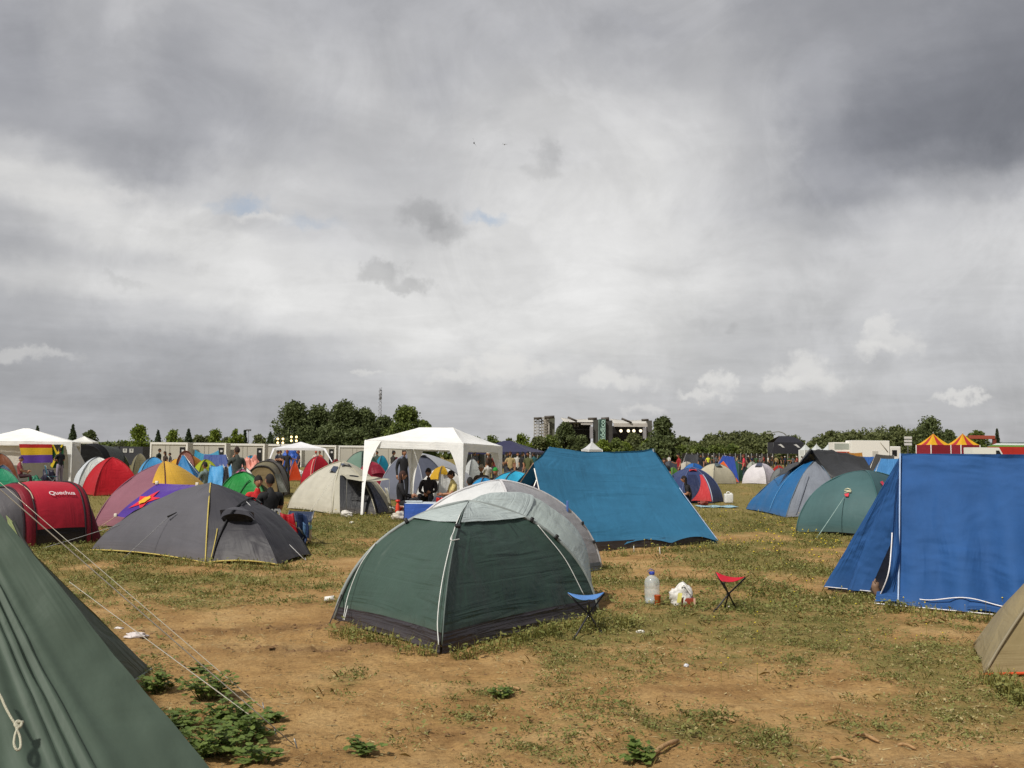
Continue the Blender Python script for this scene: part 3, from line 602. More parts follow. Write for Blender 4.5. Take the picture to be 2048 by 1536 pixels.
def gazebo(label, corners, eave, apex, ridge=0.0, group='party gazebos', c='#f6f6f4', legw=.05, flare=.30, legs=True, val=.2, scallop=False, feet=None, fab=None, cat='gazebo', legc=None):
    """hip roof on four legs; eave a height or four heights; apex height; ridge metres along edge 0-1"""
    K = [Vector(p) for p in corners]; E = eave if isinstance(eave, (list, tuple)) else [eave]*4; top = [Vector((p.x, p.y, e)) for p, e in zip(K, E)]
    ctr = sum(top, Vector())/4; base = Vector((ctr.x, ctr.y, 0)); root = thing('gazebo', label, cat, base, group)
    ax = (top[1]-top[0]); ax.z = 0; ax = ax.normalized(); ap = Vector((ctr.x, ctr.y, apex)); rA, rB = ap-ax*ridge/2, ap+ax*ridge/2
    fb = fabric(c, **(fab or dict(trans=.12, bump=.25, scale=3, dirt=.1))); tops = [(0, 1, rA, rB), (1, 2, rB, rB), (2, 3, rB, rA), (3, 0, rA, rA)]
    mb = MB()
    for a, b, p, q in tops:
        mb.grid(lambda u, v: lerp(lerp(top[a], top[b], u), lerp(p, q, u), v)-Vector((0, 0, .07*math.sin(math.pi*v)*(.3+.7*math.sin(math.pi*u)))), 12, 8)
    mb.build('canopy', fb, root, wr=.012, ws=1.2)
    mv = MB()
    for a, b, p, q in tops:
        o = ((top[a]+top[b])*.5-ctr); o.z = 0; o = o.normalized()*.012; m = 36 if scallop else 10
        mv.grid(lambda u, v: lerp(top[a], top[b], u)+o-Vector((0, 0, (val*(.72+.28*abs(math.sin(u*math.pi*9))) if scallop else val)*(1-v))), m, 3)
    mv.build('valance', fb, root, wr=.006)
    if legs:
        for i in range(4):
            ft = Vector((feet or {}).get(i, K[i])); ft.z = gz(ft.x, ft.y); lg = MB()
            lg.tube([ft, top[i]], .018, 8)
            if flare:
                for nb in (top[(i+1) % 4], top[(i-1) % 4]):
                    d = nb-top[i]; d.z = 0; d = d.normalized(); wd = lambda v: legw+flare*max(0, v)**3.2
                    o = (ctr-top[i]); o.z = 0; o = o.normalized()*-.03
                    lg.grid(lambda u, v: lerp(ft+Vector((0, 0, .03)), top[i]-Vector((0, 0, .02)), v)+o+d*u*wd(v), 4, 12)
            lg.build('leg', fabric(legc or c, trans=.12, bump=.25, dirt=.3), root)
    return root
# ------------------------------------------------------------------ people
BODY = {}
def body(pose, sleeves='short'):
    """one skinned body per pose: mesh, head place. +y is forward. slots: skin, top, trousers, shoes, features"""
    key = (pose, sleeves)
    if key in BODY: return BODY[key]
    J = {}
    sit = {'stand': None, 'face': None, 'folded': None, 'walk': None, 'lean': None, 'chair': .40, 'low': .22, 'ground': .0}[pose]
    if sit is None:
        pz = .93; J.update(pel=(0, 0, pz), wai=(0, .005, pz+.16), che=(0, .0, pz+.37), nek=(0, .01, pz+.55), hd=(0, .03, pz+.62))
        for s, t in ((-1, 'l'), (1, 'r')):
            st = .0 if pose != 'walk' else .22*s
            J.update({'hip'+t: (s*.09, 0, pz-.04), 'kne'+t: (s*.10, .03+st*.8, .49), 'ank'+t: (s*.105, -.02+st*1.3, .075), 'toe'+t: (s*.125, .14+st*1.3, .035)})
            J.update({'sho'+t: (s*.175, 0, pz+.49), 'elb'+t: (s*.235, -.03-st*.4, pz+.21), 'wri'+t: (s*.245, .07-st*.8, pz-.03)})
        if pose == 'face': J['elbl'] = (-.22, .16, pz+.26); J['wril'] = (-.07, .15, pz+.52)
        if pose == 'folded':
            for s, t in ((-1, 'l'), (1, 'r')): J['elb'+t] = (s*.24, .06, pz+.22); J['wri'+t] = (-s*.04, .23, pz+.27)
        if pose == 'lean': J['elbr'] = (.25, .12, pz+.22); J['wrir'] = (.16, .33, pz+.30)
    else:
        z = sit+.10; ln = {'chair': -.04, 'low': -.02, 'ground': .10}[pose]
        J.update(pel=(0, 0, z), wai=(0, ln*.3, z+.17), che=(0, ln*.9, z+.38), nek=(0, ln*1.3+.03, z+.56), hd=(0, ln*1.5+.06, z+.63))
        kz = max(.47 if pose != 'ground' else .42, sit+.12); kf = .40 if pose != 'ground' else .36
        for s, t in ((-1, 'l'), (1, 'r')):
            J.update({'hip'+t: (s*.09, .04, z), 'kne'+t: (s*.15, kf, kz), 'ank'+t: (s*.13, kf+(.05 if pose == 'chair' else .22), .08), 'toe'+t: (s*.15, kf+(.21 if pose == 'chair' else .37), .04)})
            J.update({'sho'+t: (s*.18, ln*1.1, z+.50), 'elb'+t: (s*.225, .07, z+.24), 'wri'+t: (s*(.10 if s < 0 else .05), .30 if s < 0 else .27, z+(.22 if s < 0 else .17))})
    rad = dict(pel=.135, wai=.118, che=.135, nek=.055, hd=.05, sho=.075, elb=.047, wri=.032, hip=.098, kne=.066, ank=.043, toe=.034)
    E = [('pel', 'wai', 1), ('wai', 'che', 1), ('che', 'nek', 1), ('nek', 'hd', 0)]
    for t in 'lr': E += [('che', 'sho'+t, 1), ('sho'+t, 'elb'+t, 1), ('elb'+t, 'wri'+t, 0 if sleeves == 'short' else 1), ('pel', 'hip'+t, 2), ('hip'+t, 'kne'+t, 2), ('kne'+t, 'ank'+t, 2), ('ank'+t, 'toe'+t, 3)]
    ks = list(J); me = bpy.data.meshes.new('skeleton'); me.from_pydata([J[k] for k in ks], [(ks.index(a), ks.index(b)) for a, b, _ in E], [])
    o = bpy.data.objects.new('skeleton', me); COL.objects.link(o); o.modifiers.new('skin', 'SKIN'); sv = me.skin_vertices[0].data
    for i, k in enumerate(ks):
        r = rad.get(k, rad.get(k[:3])); sv[i].radius = (r, r); sv[i].use_root = (k == 'pel')
    ss = o.modifiers.new('sub', 'SUBSURF'); ss.levels = 1; ss.render_levels = 1
    dg = bpy.context.evaluated_depsgraph_get(); dg.update(); bm_ = bpy.data.meshes.new_from_object(o.evaluated_get(dg))
    vs = [Vector(v.co) for v in bm_.vertices]; fs = [tuple(p.vertices) for p in bm_.polygons]; mats = []
    for p in bm_.polygons:
        c = p.center; best = (9, 0)
        for a, b, m in E:
            A, B = Vector(J[a]), Vector(J[b]); t = max(0, min(1, (c-A).dot(B-A)/(B-A).length_squared)); d = (c-(A+(B-A)*t)).length-.5*(rad.get(a, rad.get(a[:3])))
            if a[:3] == 'sho' and sleeves == 'short' and t > .72: m = 0
            if d < best[0]: best = (d, m)
        mats.append(best[1])
    bpy.data.objects.remove(o); bpy.data.meshes.remove(me); bpy.data.meshes.remove(bm_)
    mb = MB(); mb.v = [tuple(v) for v in vs]; mb.f = fs; mb.m = mats
    H = Vector(J['hd'])+Vector((0, .015, .105))
    def head(u, v):
        a = 2*math.pi*u; e = math.pi*(v-.5); d = Vector((math.sin(a)*math.cos(e), math.cos(a)*math.cos(e), math.sin(e)))
        p = Vector((d.x*.074, d.y*.092, d.z*.115)); 
        if d.z < 0: p.x *= 1-.28*(-d.z); p.y *= 1-.06*(-d.z)
        fr = max(0, d.y)
        if fr > .8: p.y += .030*max(0, 1-abs(d.x)/.22)*max(0, 1-abs(d.z+.12)/.3)-.010*max(0, 1-abs(abs(d.x)-.38)/.2)*max(0, 1-abs(d.z-.1)/.16)
        return H+p
    k0 = len(mb.f); mb.grid(head, 20, 14)
    for s in (-1, 1):
        mb.lathe((0, 0, 0), [(.001, -.004), (.010, 0), (.001, .004)], 6, 4)
        for q in range(len(mb.v)-18, len(mb.v)): x, y, z = mb.v[q]; mb.v[q] = tuple(H+Vector((s*.030+x, .083+z, .012+y*.6)))
        mb.grid(lambda u, v: H+Vector((s*(.074+.012*math.sin(math.pi*u)), -.012+.03*(u-.5), -.03+.06*v)), 3, 3)          # ear
    mb.grid(lambda u, v: H+Vector(((u-.5)*.045, .092-.006*abs(u-.5)*4, -.062+.008*(v-.5))), 4, 2, 4)                       # mouth
    for s, t in ((-1, 'l'), (1, 'r')):                                                                                     # hands: palm, four bent fingers, thumb
        w, e = Vector(J['wri'+t]), Vector(J['elb'+t]); d = (w-e).normalized(); sd = d.cross(Vector((s, .3, 0))).normalized(); n = d.cross(sd)
        mb.tube([w-d*.01, w+d*.035, w+d*.08], [.028, .036, .030], 8)
        for k in range(4):
            b = w+d*.075+sd*(k-1.5)*.017; l = (.060, .072, .068, .052)[k]
            mb.tube([b, b+d*l*.45+n*.006*s, b+d*l*.8+n*.022*s, b+d*l*.95+n*.036*s], [.0085, .0082, .0075, .006], 6)
        b = w+d*.025+sd*.030; mb.tube([b, b+d*.028+sd*.022, b+d*.055+sd*.026+n*.010*s], [.011, .0095, .007], 6)
    BODY[key] = (mb, H); return BODY[key]
BMESH = {}
HAIRM = {}
def hair_mesh(kind):
    if kind in HAIRM: return HAIRM[kind]
    mb = MB(); lim = {'short': -.15, 'long': -.25, 'cap': .18}[kind]
    def cap(u, v):
        a = 2*math.pi*u; fr = math.cos(a); low = lim+(.42 if kind != 'cap' else .04)*max(0, fr) - (.25*max(0, -fr) if kind != 'cap' else 0)
        e = math.asin(max(-1, min(1, low+(1-low)*v))); g = 1.10+.05*noise.noise(Vector((math.sin(a)*3, math.cos(a)*3, v*3)))
        return Vector((math.sin(a)*math.cos(e)*.074*g, math.cos(a)*math.cos(e)*.092*g-.006, math.sin(e)*.115*g))
    mb.grid(cap, 20, 8)
    if kind == 'long':
        mb.grid(lambda u, v: Vector((math.sin(math.pi*(u-.5))*(.085+.02*v), -.055-.045*math.cos(math.pi*(u-.5))-.01*v, .02-.26*v+.01*math.sin(u*25))), 12, 6)
    if kind == 'cap': mb.grid(lambda u, v: Vector(((u-.5)*.14, .07+.09*v*(1-(2*u-1)**2*.5), .035-.02*v)), 6, 3)
    me = bpy.data.meshes.new('hair'); me.from_pydata(mb.v, [], mb.f); me.polygons.foreach_set('use_smooth', [True]*len(me.polygons)); me.materials.append(plain('#1c1512', .8)); HAIRM[kind] = me; return me
SKIN = ['#a9785c', '#b98a6c', '#93644a']
def person(label, pos, face, pose='stand', top='#20202a', legs='#2c3040', hair='#1c1512', hk='short', sleeves='short', skin=0, h=1.0, group='people in the camp', shades=False, shoes='#2a2622', cat='person'):
    key = (pose, sleeves); mb, H = body(pose, sleeves)
    if key not in BMESH:
        me = bpy.data.meshes.new('person'); me.from_pydata(mb.v, [], mb.f)
        for c in (SKIN[0], '#333333', '#2c3040', '#2a2622', '#3a1f1a'): me.materials.append(plain(c, .8))
        me.polygons.foreach_set('material_index', mb.m); me.polygons.foreach_set('use_smooth', [True]*len(me.polygons)); me.update(); BMESH[key] = me
    o = bpy.data.objects.new('person', BMESH[key]); COL.objects.link(o); o.location = Vector(pos); o.location.z = pos[2]; o.rotation_euler = (0, 0, R(face)); o.scale = (h, h, h)
    for i, m in enumerate((plain(SKIN[skin], .6, name='skin'), plain(top, .85, var=.2, name='cloth', bump=.3, scale=20), plain(legs, .85, var=.2, name='cloth', bump=.3, scale=20), plain(shoes, .7), plain('#2a1613', .6))):
        o.material_slots[i].link = 'OBJECT'; o.material_slots[i].material = m
    tag(o, label, cat, group)
    hm = hair_mesh(hk); ho = bpy.data.objects.new('cap' if hk == 'cap' else 'hair', hm); COL.objects.link(ho); ho.parent = o; ho.location = H
    ho.material_slots[0].link = 'OBJECT'; ho.material_slots[0].material = plain(hair, .85, var=.3, name='hair', scale=60)
    if shades:
        g = MB(); 
        for s in (-1, 1): g.box(H+Vector((s*.033, .092, .014)), .046, .012, .032, bev=.005); g.box(H+Vector((s*.076, .045, .018)), .006, .10, .008)
        g.box(H+Vector((0, .095, .018)), .02, .008, .008); go = g.build('sunglasses', plain('#0c0c0e', .2), None); lo = go.location.copy(); go.parent = o; go.location = lo
    return o

# ------------------------------------------------------------------ near tents
# the green and grey dome in the middle of the foreground
def green_dome():
    Lc, Fc, Rc = G(668, 1243), G(884, 1303), G(1196, 1226); Bc = Lc+Rc-Fc; Yc = (Lc.y+Rc.y)/2; ap = V(938, 1004, Yc)
    fab = dict(trans=.14, rough=.42, bump=.55, scale=4.2, stretch=(1, 1, .5), dirt=.3, dist=.035)
    r = dome('dome_tent', 'dark green and grey dome tent standing alone in the foreground', [Lc, Fc, Rc, Bc], ap, ['#40554c', '#374b43', '#b0bcb8', '#334640'], 'near tents', k=.62,  # left panel lighter, right darker: sunlit and shaded sides put into the greens
             bsh=.62, upk=.12, bulge=[-.028, -.022, .44, -.02], hem=.03, cap=('#b4bfbe', .74, -.0), skirt=('#302e34', .085), sleeve=('#8f9796', .019), skip=(1,), wr=.030, ns=36, ntt=44, fab=fab)
    S = root_S[r.name]
    cord = lambda pts: MB().tube(smooth_line(pts, 26), .0045, 5).build('guy_line', plain('#d6d8d4', .8), r)
    o1 = Vector((-.05, -.08, 0))
    cord([S(0, 1, .78, .03), S(0, .985, .62, .035), S(0, .97, .35, .04), S(0, .975, .15, .05), S(0, 1, .03, .05)])
    cord([S(0, .985, .62, .035), S(0, 1, .56, .06), S(1, .03, .57, .03)])
    cord([S(0, .0, .48, .03), S(0, .05, .33, .04), S(0, .09, .16, .04), S(0, .13, .02, .06)])
    cord([S(1, .97, .62, .03), S(1, .93, .55, .03), S(1, .90, .35, .04), S(1, .90, .12, .06)])
    cord([S(0, .13, .10, .05), S(0, .155, .02, .08)])
    a = lambda i, t: arc([Lc, Fc, Rc, Bc][i], ap, t, .82); MB().tube([a(1, .03+.80*q/16)+Vector((0, -.012, .004)) for q in range(17)], .007, 5).build('seam', fabric('#55625e', trans=0), r)
    MB().tube([a(0, .16), G(655, 1258)], .006, 5).build('guy_line', plain('#3a3030', .8), r)
    for i, t in ((0, .66), (2, .66), (2, .5), (1, .66)):
        p = a(i, t); d = (a(i, t+.03)-a(i, t-.03)).normalized(); y = Vector((0, -1, .3)).normalized(); x = d.cross(y).normalized()
        MB().box(p+Vector((0, -.02, .02)), .035, .05, .03, (d, x, d.cross(x)), .006).build('clip', plain('#17171a', .5), r)
    return r
green_dome()
def silver_dome():
    A = V(1000, 961, 14.2); Rc = G(1203, 1137); Fc = Vector((X(1036, 13.05).x, 13.05, 0)); base = Vector((A.x, A.y, 0)); Lc = base*2-Rc; Bc = base*2-Fc
    r = dome('dome_tent', 'silver white dome tent right behind the green one', [Lc, Fc, Rc, Bc], A, ['#dfe1e2', '#a4a4a8', '#a0a0a4', '#c4c5c6'], 'near tents', k=.62, bulge=[.02, -.01, .0, .0], hem=.02, skirt=('#5f6a76', .05), sleeve=('#c9c8ca', .018), wr=.022, ns=20, ntt=26, fab=dict(trans=.2, rough=.42, bump=.45, scale=5))  # right panels greyer: shade away from the sun painted into their colour
    MB().box(arc(Rc, A, .52, .82)+Vector((.01, -.02, .02)), .03, .05, .16, None, .005).build('clip', plain('#4a6aa8', .5), r)
    for t in (.36, .2): MB().box(arc(Rc, A, t, .82)+Vector((0, -.03, .02)), .035, .05, .045, None, .006).build('clip', plain('#1c1c20', .5), r)
silver_dome()
# blue A-frame behind it
def blue_ridge():
    TL, TR = V(1098, 894, 18.2), V(1306, 897, 20.3); KN = V(1067, 926, 17.6); BL, BR = G(1128, 1105), G(1436, 1087); up = Vector((0, 0, 1))
    d = Vector((TR.x-TL.x, TR.y-TL.y, 0)).normalized(); nrm = Vector((-d.y, d.x, 0)); FL, FR = BL+nrm*2.5, BR+nrm*2.3
    root = thing('ridge_tent', 'bright blue A-frame tent with a sagging ridge behind the silver dome', 'tent', ((BL+BR+FL+FR)/4).to_tuple()[:2]+(0,), 'near tents')
    fb = fabric('#35769c', trans=.10, rough=.75, bump=.5, scale=2.6, stretch=(1.4, 1.4, .5), dirt=.1)
    left = [TL, lerp(TL, KN, .5)+Vector((.02, 0, -.03)), KN, V(1084, 1000, 17.3), V(1108, 1060, 17.05), BL+Vector((0, 0, .04))]; right = [TR, V(1368, 990, 19.6), BR+Vector((0, 0, .05))]
    def panel(off):
        def f(s, t):
            a = polyline(left, t); b = polyline(right, t); p = lerp(a, b, s)+nrm*off*t
            p.z -= .08*4*s*(1-s)*(1-t)**1.5; p.z += t**8*.10*abs(math.sin(s*math.pi*3))
            return p+nrm*.05*math.sin(math.pi*t)*math.sin(math.pi*s)
        return f
    fn = panel(0); MB().grid(fn, 40, 26).build('roof_panel', fb, root, wr=.035, ws=.9)
    def back(s, t):
        a, b = lerp(TL, FL, t), lerp(TR, FR, t); p = lerp(a, b, s); p.z -= .08*4*s*(1-s)*(1-t)**1.5; return p
    MB().grid(back, 20, 12).build('roof_panel', fb, root, wr=.02)
    MB().grid(lambda u, t: lerp(lerp(TR, BR, t), lerp(TR, FR, t), u)+d*.04*math.sin(math.pi*u), 8, 10).build('end_panel', fb, root, wr=.015)
    gap_line = [lerp(G(1190, 1104), G(1434, 1088), k/20)+nrm*.14 for k in range(21)]
    MB().grid(lambda u, v: gap_line[int(round(u*20))]+nrm*.02*v+Vector((0, 0, -.02+.17*v)), 20, 3).build('dark_gap_strip', fabric('#24242a', trans=0, rough=.35), root, wr=.03, ws=5)  # dark strip drawn in the gap under the near hem
    MB().tube([fn(0, k/20)-d*.012 for k in range(7, 21)], .011, 5).build('hem_tape', plain('#e6e6e2', .7), root)
    MB().tube([fn(1, .45+.55*k/14)+d*.006 for k in range(15)], .009, 5).build('hem_tape', plain('#9fb3cf', .7), root)
    guy(root, KN, G(965, 1075)+Vector((0, .4, 0)), .007, '#b89a80'); 
    for px, py in ((1187, 1107), (1320, 1107), (1268, 1103)): p = G(px, py); MB().tube([p+Vector((0, .05, .1)), p+Vector((0, -.02, -.03))], .006, 5).build('peg', plain('#d8d8d4', .6), root)
    MB().tube([lerp(BL, FL, .5), TL-Vector((0, 0, .01))], .016, 6).build('pole', plain('#b0b0ac', .4, .6), root); MB().tube([lerp(BR, FR, .5), TR-Vector((0, 0, .01))], .016, 6).build('pole', plain('#b0b0ac', .4, .6), root)
    # inner tent, dark navy with an orange strip, seen through the open left end
    it = lambda p, q: (lambda u, t: lerp(lerp(p[0], p[1], u), lerp(q[0], q[1], u), t))
    iA, iB = TL-up*.14+nrm*.05+d*.25, TR-up*.2-d*.2; iN, iF = BL+nrm*.35+d*.22, FL-nrm*.3+d*.22
    MB().grid(lambda u, t: lerp(lerp(iN, iF, u), iA, t), 8, 8).build('dark_inner_sheet', fabric('#10142a', trans=0), root)
    MB().grid(lambda u, t: lerp(lerp(iN, iF, .12+.2*u), iA, .02+.72*t)-d*.02, 4, 8).build('inner_panel', fabric('#c0481c', trans=.1), root)
blue_ridge()
# dark blue canvas A-frame on the right
def canvas_tent():
    r0 = V(1804, 907, 11.9); N0 = G(1800, 1213); N1 = G(2012, 1231); dr = (N1-N0).normalized(); r1 = r0+dr*2.5; n1 = N0+dr*2.55; Lb = G(1655, 1178); nrm = Vector((-dr.y, dr.x, 0)); f1 = Lb+dr*2.5
    root = thing('canvas_tent', 'large royal blue canvas tent with white piping and an open front at the right', 'tent', ((N0+n1+Lb+f1)/4).to_tuple()[:2]+(0,), 'near tents')
    fb = fabric('#26548e', trans=.08, rough=.8, bump=.7, scale=2.2, stretch=(1.8, 1.8, .25), dirt=.05, name='canvas', dist=.05, hz=.05)
    def wall(s, t):                             # t 0 bottom .. 1 ridge
        top = lerp(r0, r1, s)-Vector((0, 0, .035*math.sin(math.pi*s))); bot = lerp(N0, n1, s); bot.z += .02
        k = t**.82; p = Vector((lerp(bot.x, top.x, k), lerp(bot.y, top.y, k), lerp(bot.z, top.z, t)))
        fold = (1-t)**.8*(.06*math.sin(s*31+2*t)+.05*math.sin(s*13+1)*math.sin(s*19))*(.3+.7*min(1, s*3)); return p-nrm*fold
    MB().grid(wall, 110, 40).build('roof_panel', fb, root, wr=.022, ws=2.0)
    MB().grid(lambda s, t: lerp(lerp(Lb, f1, s), lerp(r0, r1, s), t), 20, 12).build('roof_panel', fb, root, wr=.015)
    vt = Vector((0, 0, 1)); fr = -dr
    mid = G(1738, 1192)+fr*(-.05)
    def lflap(u, t):                            # left door half, hanging in folds from the sloping edge
        a = lerp(Lb+vt*.02, r0, t); b = lerp(mid+vt*.05, r0-vt*.02, t); p = lerp(a, b, u); return p+(nrm*-.2+fr)*((1-t)*.12*math.sin(u*9+1.5)*(.35+u)) 
    MB().grid(lflap, 30, 24).build('door', fb, root, wr=.02)
    peg = G(1755, 1206); ctl = V(1783, 1090, 11.45)
    edge = smooth_line([r0-vt*.04+fr*.02, V(1787, 1010, 11.6), ctl, V(1776, 1150, 11.3), peg+vt*.02], 24); seam = [lerp(r0, N0, k/24) for k in range(25)]
    MB().grid(lambda u, t: lerp(edge[int(round(t*24))], wall(0, 1-t), u)+fr*.03*math.sin(math.pi*u)*t*math.sin(t*7), 8, 24).build('door', fb, root, wr=.012)
    MB().tube(edge[10:], .007, 5).build('piping', plain('#e8e8ec', .7), root)
    MB().tube([wall(0, 1-k/24)-nrm*.035+fr*.012 for k in range(25)], .010, 5).build('piping', plain('#a9bcd8', .7), root)
    MB().grid(lambda u, v: lerp(peg+vt*.01, N1+dr*.6, u)-nrm*(.02+.10*(1-v))+vt*(.02+.10*v+.02*math.sin(u*14)), 60, 4).build('mud_flap', fb, root, wr=.01)
    MB().tube([lerp(peg+vt*.12, N1+dr*.6+vt*.12, .22+.78*k/50)-nrm*.075+vt*.03*math.sin((.22+.78*k/50)*14+1) for k in range(51)], .007, 4).build('piping', plain('#e8e8ec', .7), root)
    MB().tube([lerp(peg+vt*.012, N1+dr*.6+vt*.012, k/30)-nrm*.125 for k in range(31)], .007, 4).build('piping', plain('#e8e8ec', .7), root)
    MB().tube([lerp(Lb+vt*.03, mid+vt*.06, k/10)-nrm*.03+fr*.02 for k in range(11)], .006, 4).build('piping', plain('#e8e8ec', .7), root)
    a = G(1770, 1200)-nrm*.06+vt*.06; MB().poly([a-dr*.05-vt*.03, a+dr*.05-vt*.03, a+vt*.03]).build('badge', plain('#dfe3ea', .6), root, smooth=False)
    MB().tube([(N0+Lb)/2+dr*.3, r0-vt*.06+dr*.12], .016, 8).build('pole', plain('#c8ccd2', .35, .7), root)
    MB().grid(lambda s, t: lerp(lerp(N0+nrm*.12, Lb-nrm*.12, s)+dr*.30, r0-vt*.10+dr*.25, t), 8, 8).build('dark_inner_sheet', fabric('#060d1e', trans=0), root)  # near-black sheet behind the opening, its colour standing for the shaded inside
    return mid, dr
mid, dr_ = canvas_tent()
def bare_foot():
    p = G(1750, 1196)+dr_*.06; d = dr_.copy(); up = Vector((0, 0, 1)); sd = d.cross(up); mb = MB()
    # a lying person's lower legs and bare feet, soles towards us, the rest hidden inside the tent
    for k, (o, ht) in enumerate(((Vector((0, 0, 0)), .0), (sd*-.10+d*.22, .0))):
        h = p+o; mb.tube([h+up*.05+d*.55, h+up*.055+d*.25, h+up*.045+d*.06, h+up*.04], [.062, .055, .042, .036], 10)
        mb.tube([h+up*.015-d*.02, h+up*.06-d*.035, h+up*.13-d*.055+sd*.01, h+up*.185-d*.045+sd*.012], [.032, .040, .044, .036], 10)
        for q in range(5): b = h+up*(.195-.010*abs(q-1))-d*.045+sd*(.035-.018*q); mb.tube([b-up*.02, b+up*.012-d*.006, b+up*.026-d*.004], [.011 if q else .015, .010 if q else .014, .006], 7)
    o = mb.build('person', plain('#7c6250', .6, name='skin')); tag(o, 'bare feet of a person lying in the opening of the royal blue canvas tent', 'person')
bare_foot()
# tan tent cut by the right edge
def tan_tent():
    P1, P4 = G(1967, 1352), G(1947, 1294); P2, P3 = P1+Vector((2.4, -.2, 0)), P4+Vector((2.4, .3, 0)); ap = V(2196, 1056, 8.15)
    r = dome('dome_tent', 'sand coloured tent with orange trim cut off by the right edge', [P1, P2, P3, P4], ap, ['#9a8a64', '#92825e', '#9a8a64', '#9e8f6a'], 'near tents', k=.22, bulge=[.0, 0, 0, .04], hem=.04, sleeve=('#8a8068', .012), wr=.02, ns=26, ntt=30, fab=dict(trans=.2, rough=.5, bump=.5, scale=4))
    S = root_S[r.name]; MB().tube([S(0, k/20, 0, .01)+Vector((0, 0, .012)) for k in range(21)], .012, 5).build('trim', plain('#c4481c', .7), r)
    st = smooth_line([G(1978, 1343)+Vector((0, 0, .03)), G(1963, 1318)+Vector((-.0, 0, .03)), G(1945, 1293)+Vector((0, 0, .02))], 10); MB().grid(lambda u, v: st[int(round(u*10))]+Vector((.0, -.012+.024*v, .012*v)), 10, 2).build('strap', plain('#c07a20', .7), r)
    guy(r, S(0, 0, .55, .02), G(1995, 1242), .0035, '#8a4a34')
tan_tent()
# big green canvas tent in the left foreground
def corner_tent():
    C = G(478, 1618); A = V(-160, 838, 5.25); D = Vector((-3.0, 2.7, 0)); C2 = G(303, 1343); C3 = Vector((-4.6, 8.0, 0)); E2 = Vector((-5.6, 4.2, 0)); A2 = V(-420, 880, 7.3)
    root = thing('canvas_tent', 'large sage green canvas tent filling the lower left corner', 'tent', (-3.2, 5.4, 0), 'near tents'); vt = Vector((0, 0, 1))
    fb = fabric('#4d5c50', trans=.06, rough=.62, bump=.4, scale=2.2, stretch=(1.5, 1.5, .4), dirt=.05, name='canvas', dist=.04, hz=.25)
    n0 = (C-D).cross(A-D).normalized(); o0 = Vector((0, 0, CAMH)); FOLDS = []
    for px, py, am, wq in ((97, 1500, .030, .008), (126, 1500, .034, .007), (158, 1500, .034, .007), (196, 1500, .015, .02), (40, 1500, .02, .02)):
        rr = ray(px, py); h = o0+rr*((A-o0).dot(n0)/rr.dot(n0)); q = A+(h-A)*(A.z/(A.z-h.z)); FOLDS.append(((q-D).dot(C-D)/(C-D).length_squared, am, wq))
    def front(s, t):
        p = lerp(lerp(D, C, s), A, t); n = (C-D).cross(A-D).normalized(); n = n if n.y < 0 or n.x > 0 else -n
        f = (1-t)**.4*min(1, (1-t)*3)*(sum(am*math.exp(-((s-sq)/wq)**2) for sq, am, wq in FOLDS))
        return p+n*(f-.05*math.sin(math.pi*t)*math.sin(math.pi*s))+vt*.02*(1-t)
    MB().grid(front, 150, 70).build('roof_panel', fb, root, wr=.020, ws=2.6)
    MB().grid(lambda s, t: lerp(lerp(C2, C3, s), lerp(A, A2, .1+.9*s), t), 14, 14).build('roof_panel', fb, root, wr=.015)
    sidep = lerp(C, C2, .80)
    MB().grid(lambda s, t: lerp(lerp(sidep+Vector((-.25, .0, 0)), C2, s)+vt*.015, A, t)-Vector((.05, .03, 0))*math.sin(math.pi*t), 10, 26).build('porch_panel', fabric('#4a574c', trans=.06, rough=.6, bump=.4, scale=2.4), root, wr=.012)  # slightly darker green carries this panel's shade
    MB().tube([lerp(sidep+Vector((-.25, 0, .02)), C2+vt*.02, k/8) for k in range(9)], .009, 5).build('hem_tape', plain('#8a9486', .7), root)
    q = [V(28, 1045, 7.2), V(12, 1030, 7.3), V(30, 1105, 7.0), V(62, 1110, 7.0)]
    MB().grid(lambda u, v: lerp(lerp(q[0], q[1], u), lerp(q[3], q[2], u), v), 6, 8).build('door_flap', fabric('#8f9a68', trans=.2), root, wr=.01)
    k = [V(28, 1044, 7.18), V(45, 1080, 7.05), V(66, 1112, 6.95)]; MB().tube(smooth_line(k, 10), .014, 6).build('door_edge', plain('#20241e', .7), root)
    guy(root, A, G(588, 1490), .0032, '#a39d90', .004); guy(root, lerp(A, C2, .56), G(492, 1424), .0026, '#a39d90', .004)
    guy(root, V(-40, 930, 9.2), G(525, 1416), .0026, '#a9a394', .004); guy(root, lerp(A, C2, .56), G(548, 1466), .0022, '#b9b3a4', .004)
    # cord with a loop hanging against the panel
    def onp(px, py):
        n = (C-D).cross(A-D).normalized(); r = ray(px, py); o = Vector((0, 0, CAMH)); t = (A-o).dot(n)/r.dot(n); return o+r*t*.985
    pts = [onp(*p) for p in ((-6, 1380), (4, 1398), (8, 1408), (16, 1424), (28, 1444), (38, 1452), (44, 1448), (36, 1456), (30, 1470), (28, 1488), (34, 1500), (41, 1494), (40, 1474), (34, 1460), (33, 1448))]
    MB().tube(smooth_line(pts, 70), .0055, 6).build('cord', plain('#b9b7a2', .85, bump=.4, scale=200), root)
    MB().tube(smooth_line([onp(*p) for p in ((30, 1446), (36, 1442), (43, 1446), (40, 1454), (32, 1453), (31, 1446), (47, 1444))], 24), .006, 6).build('knot', plain('#b9b7a2', .85), root)
corner_tent()

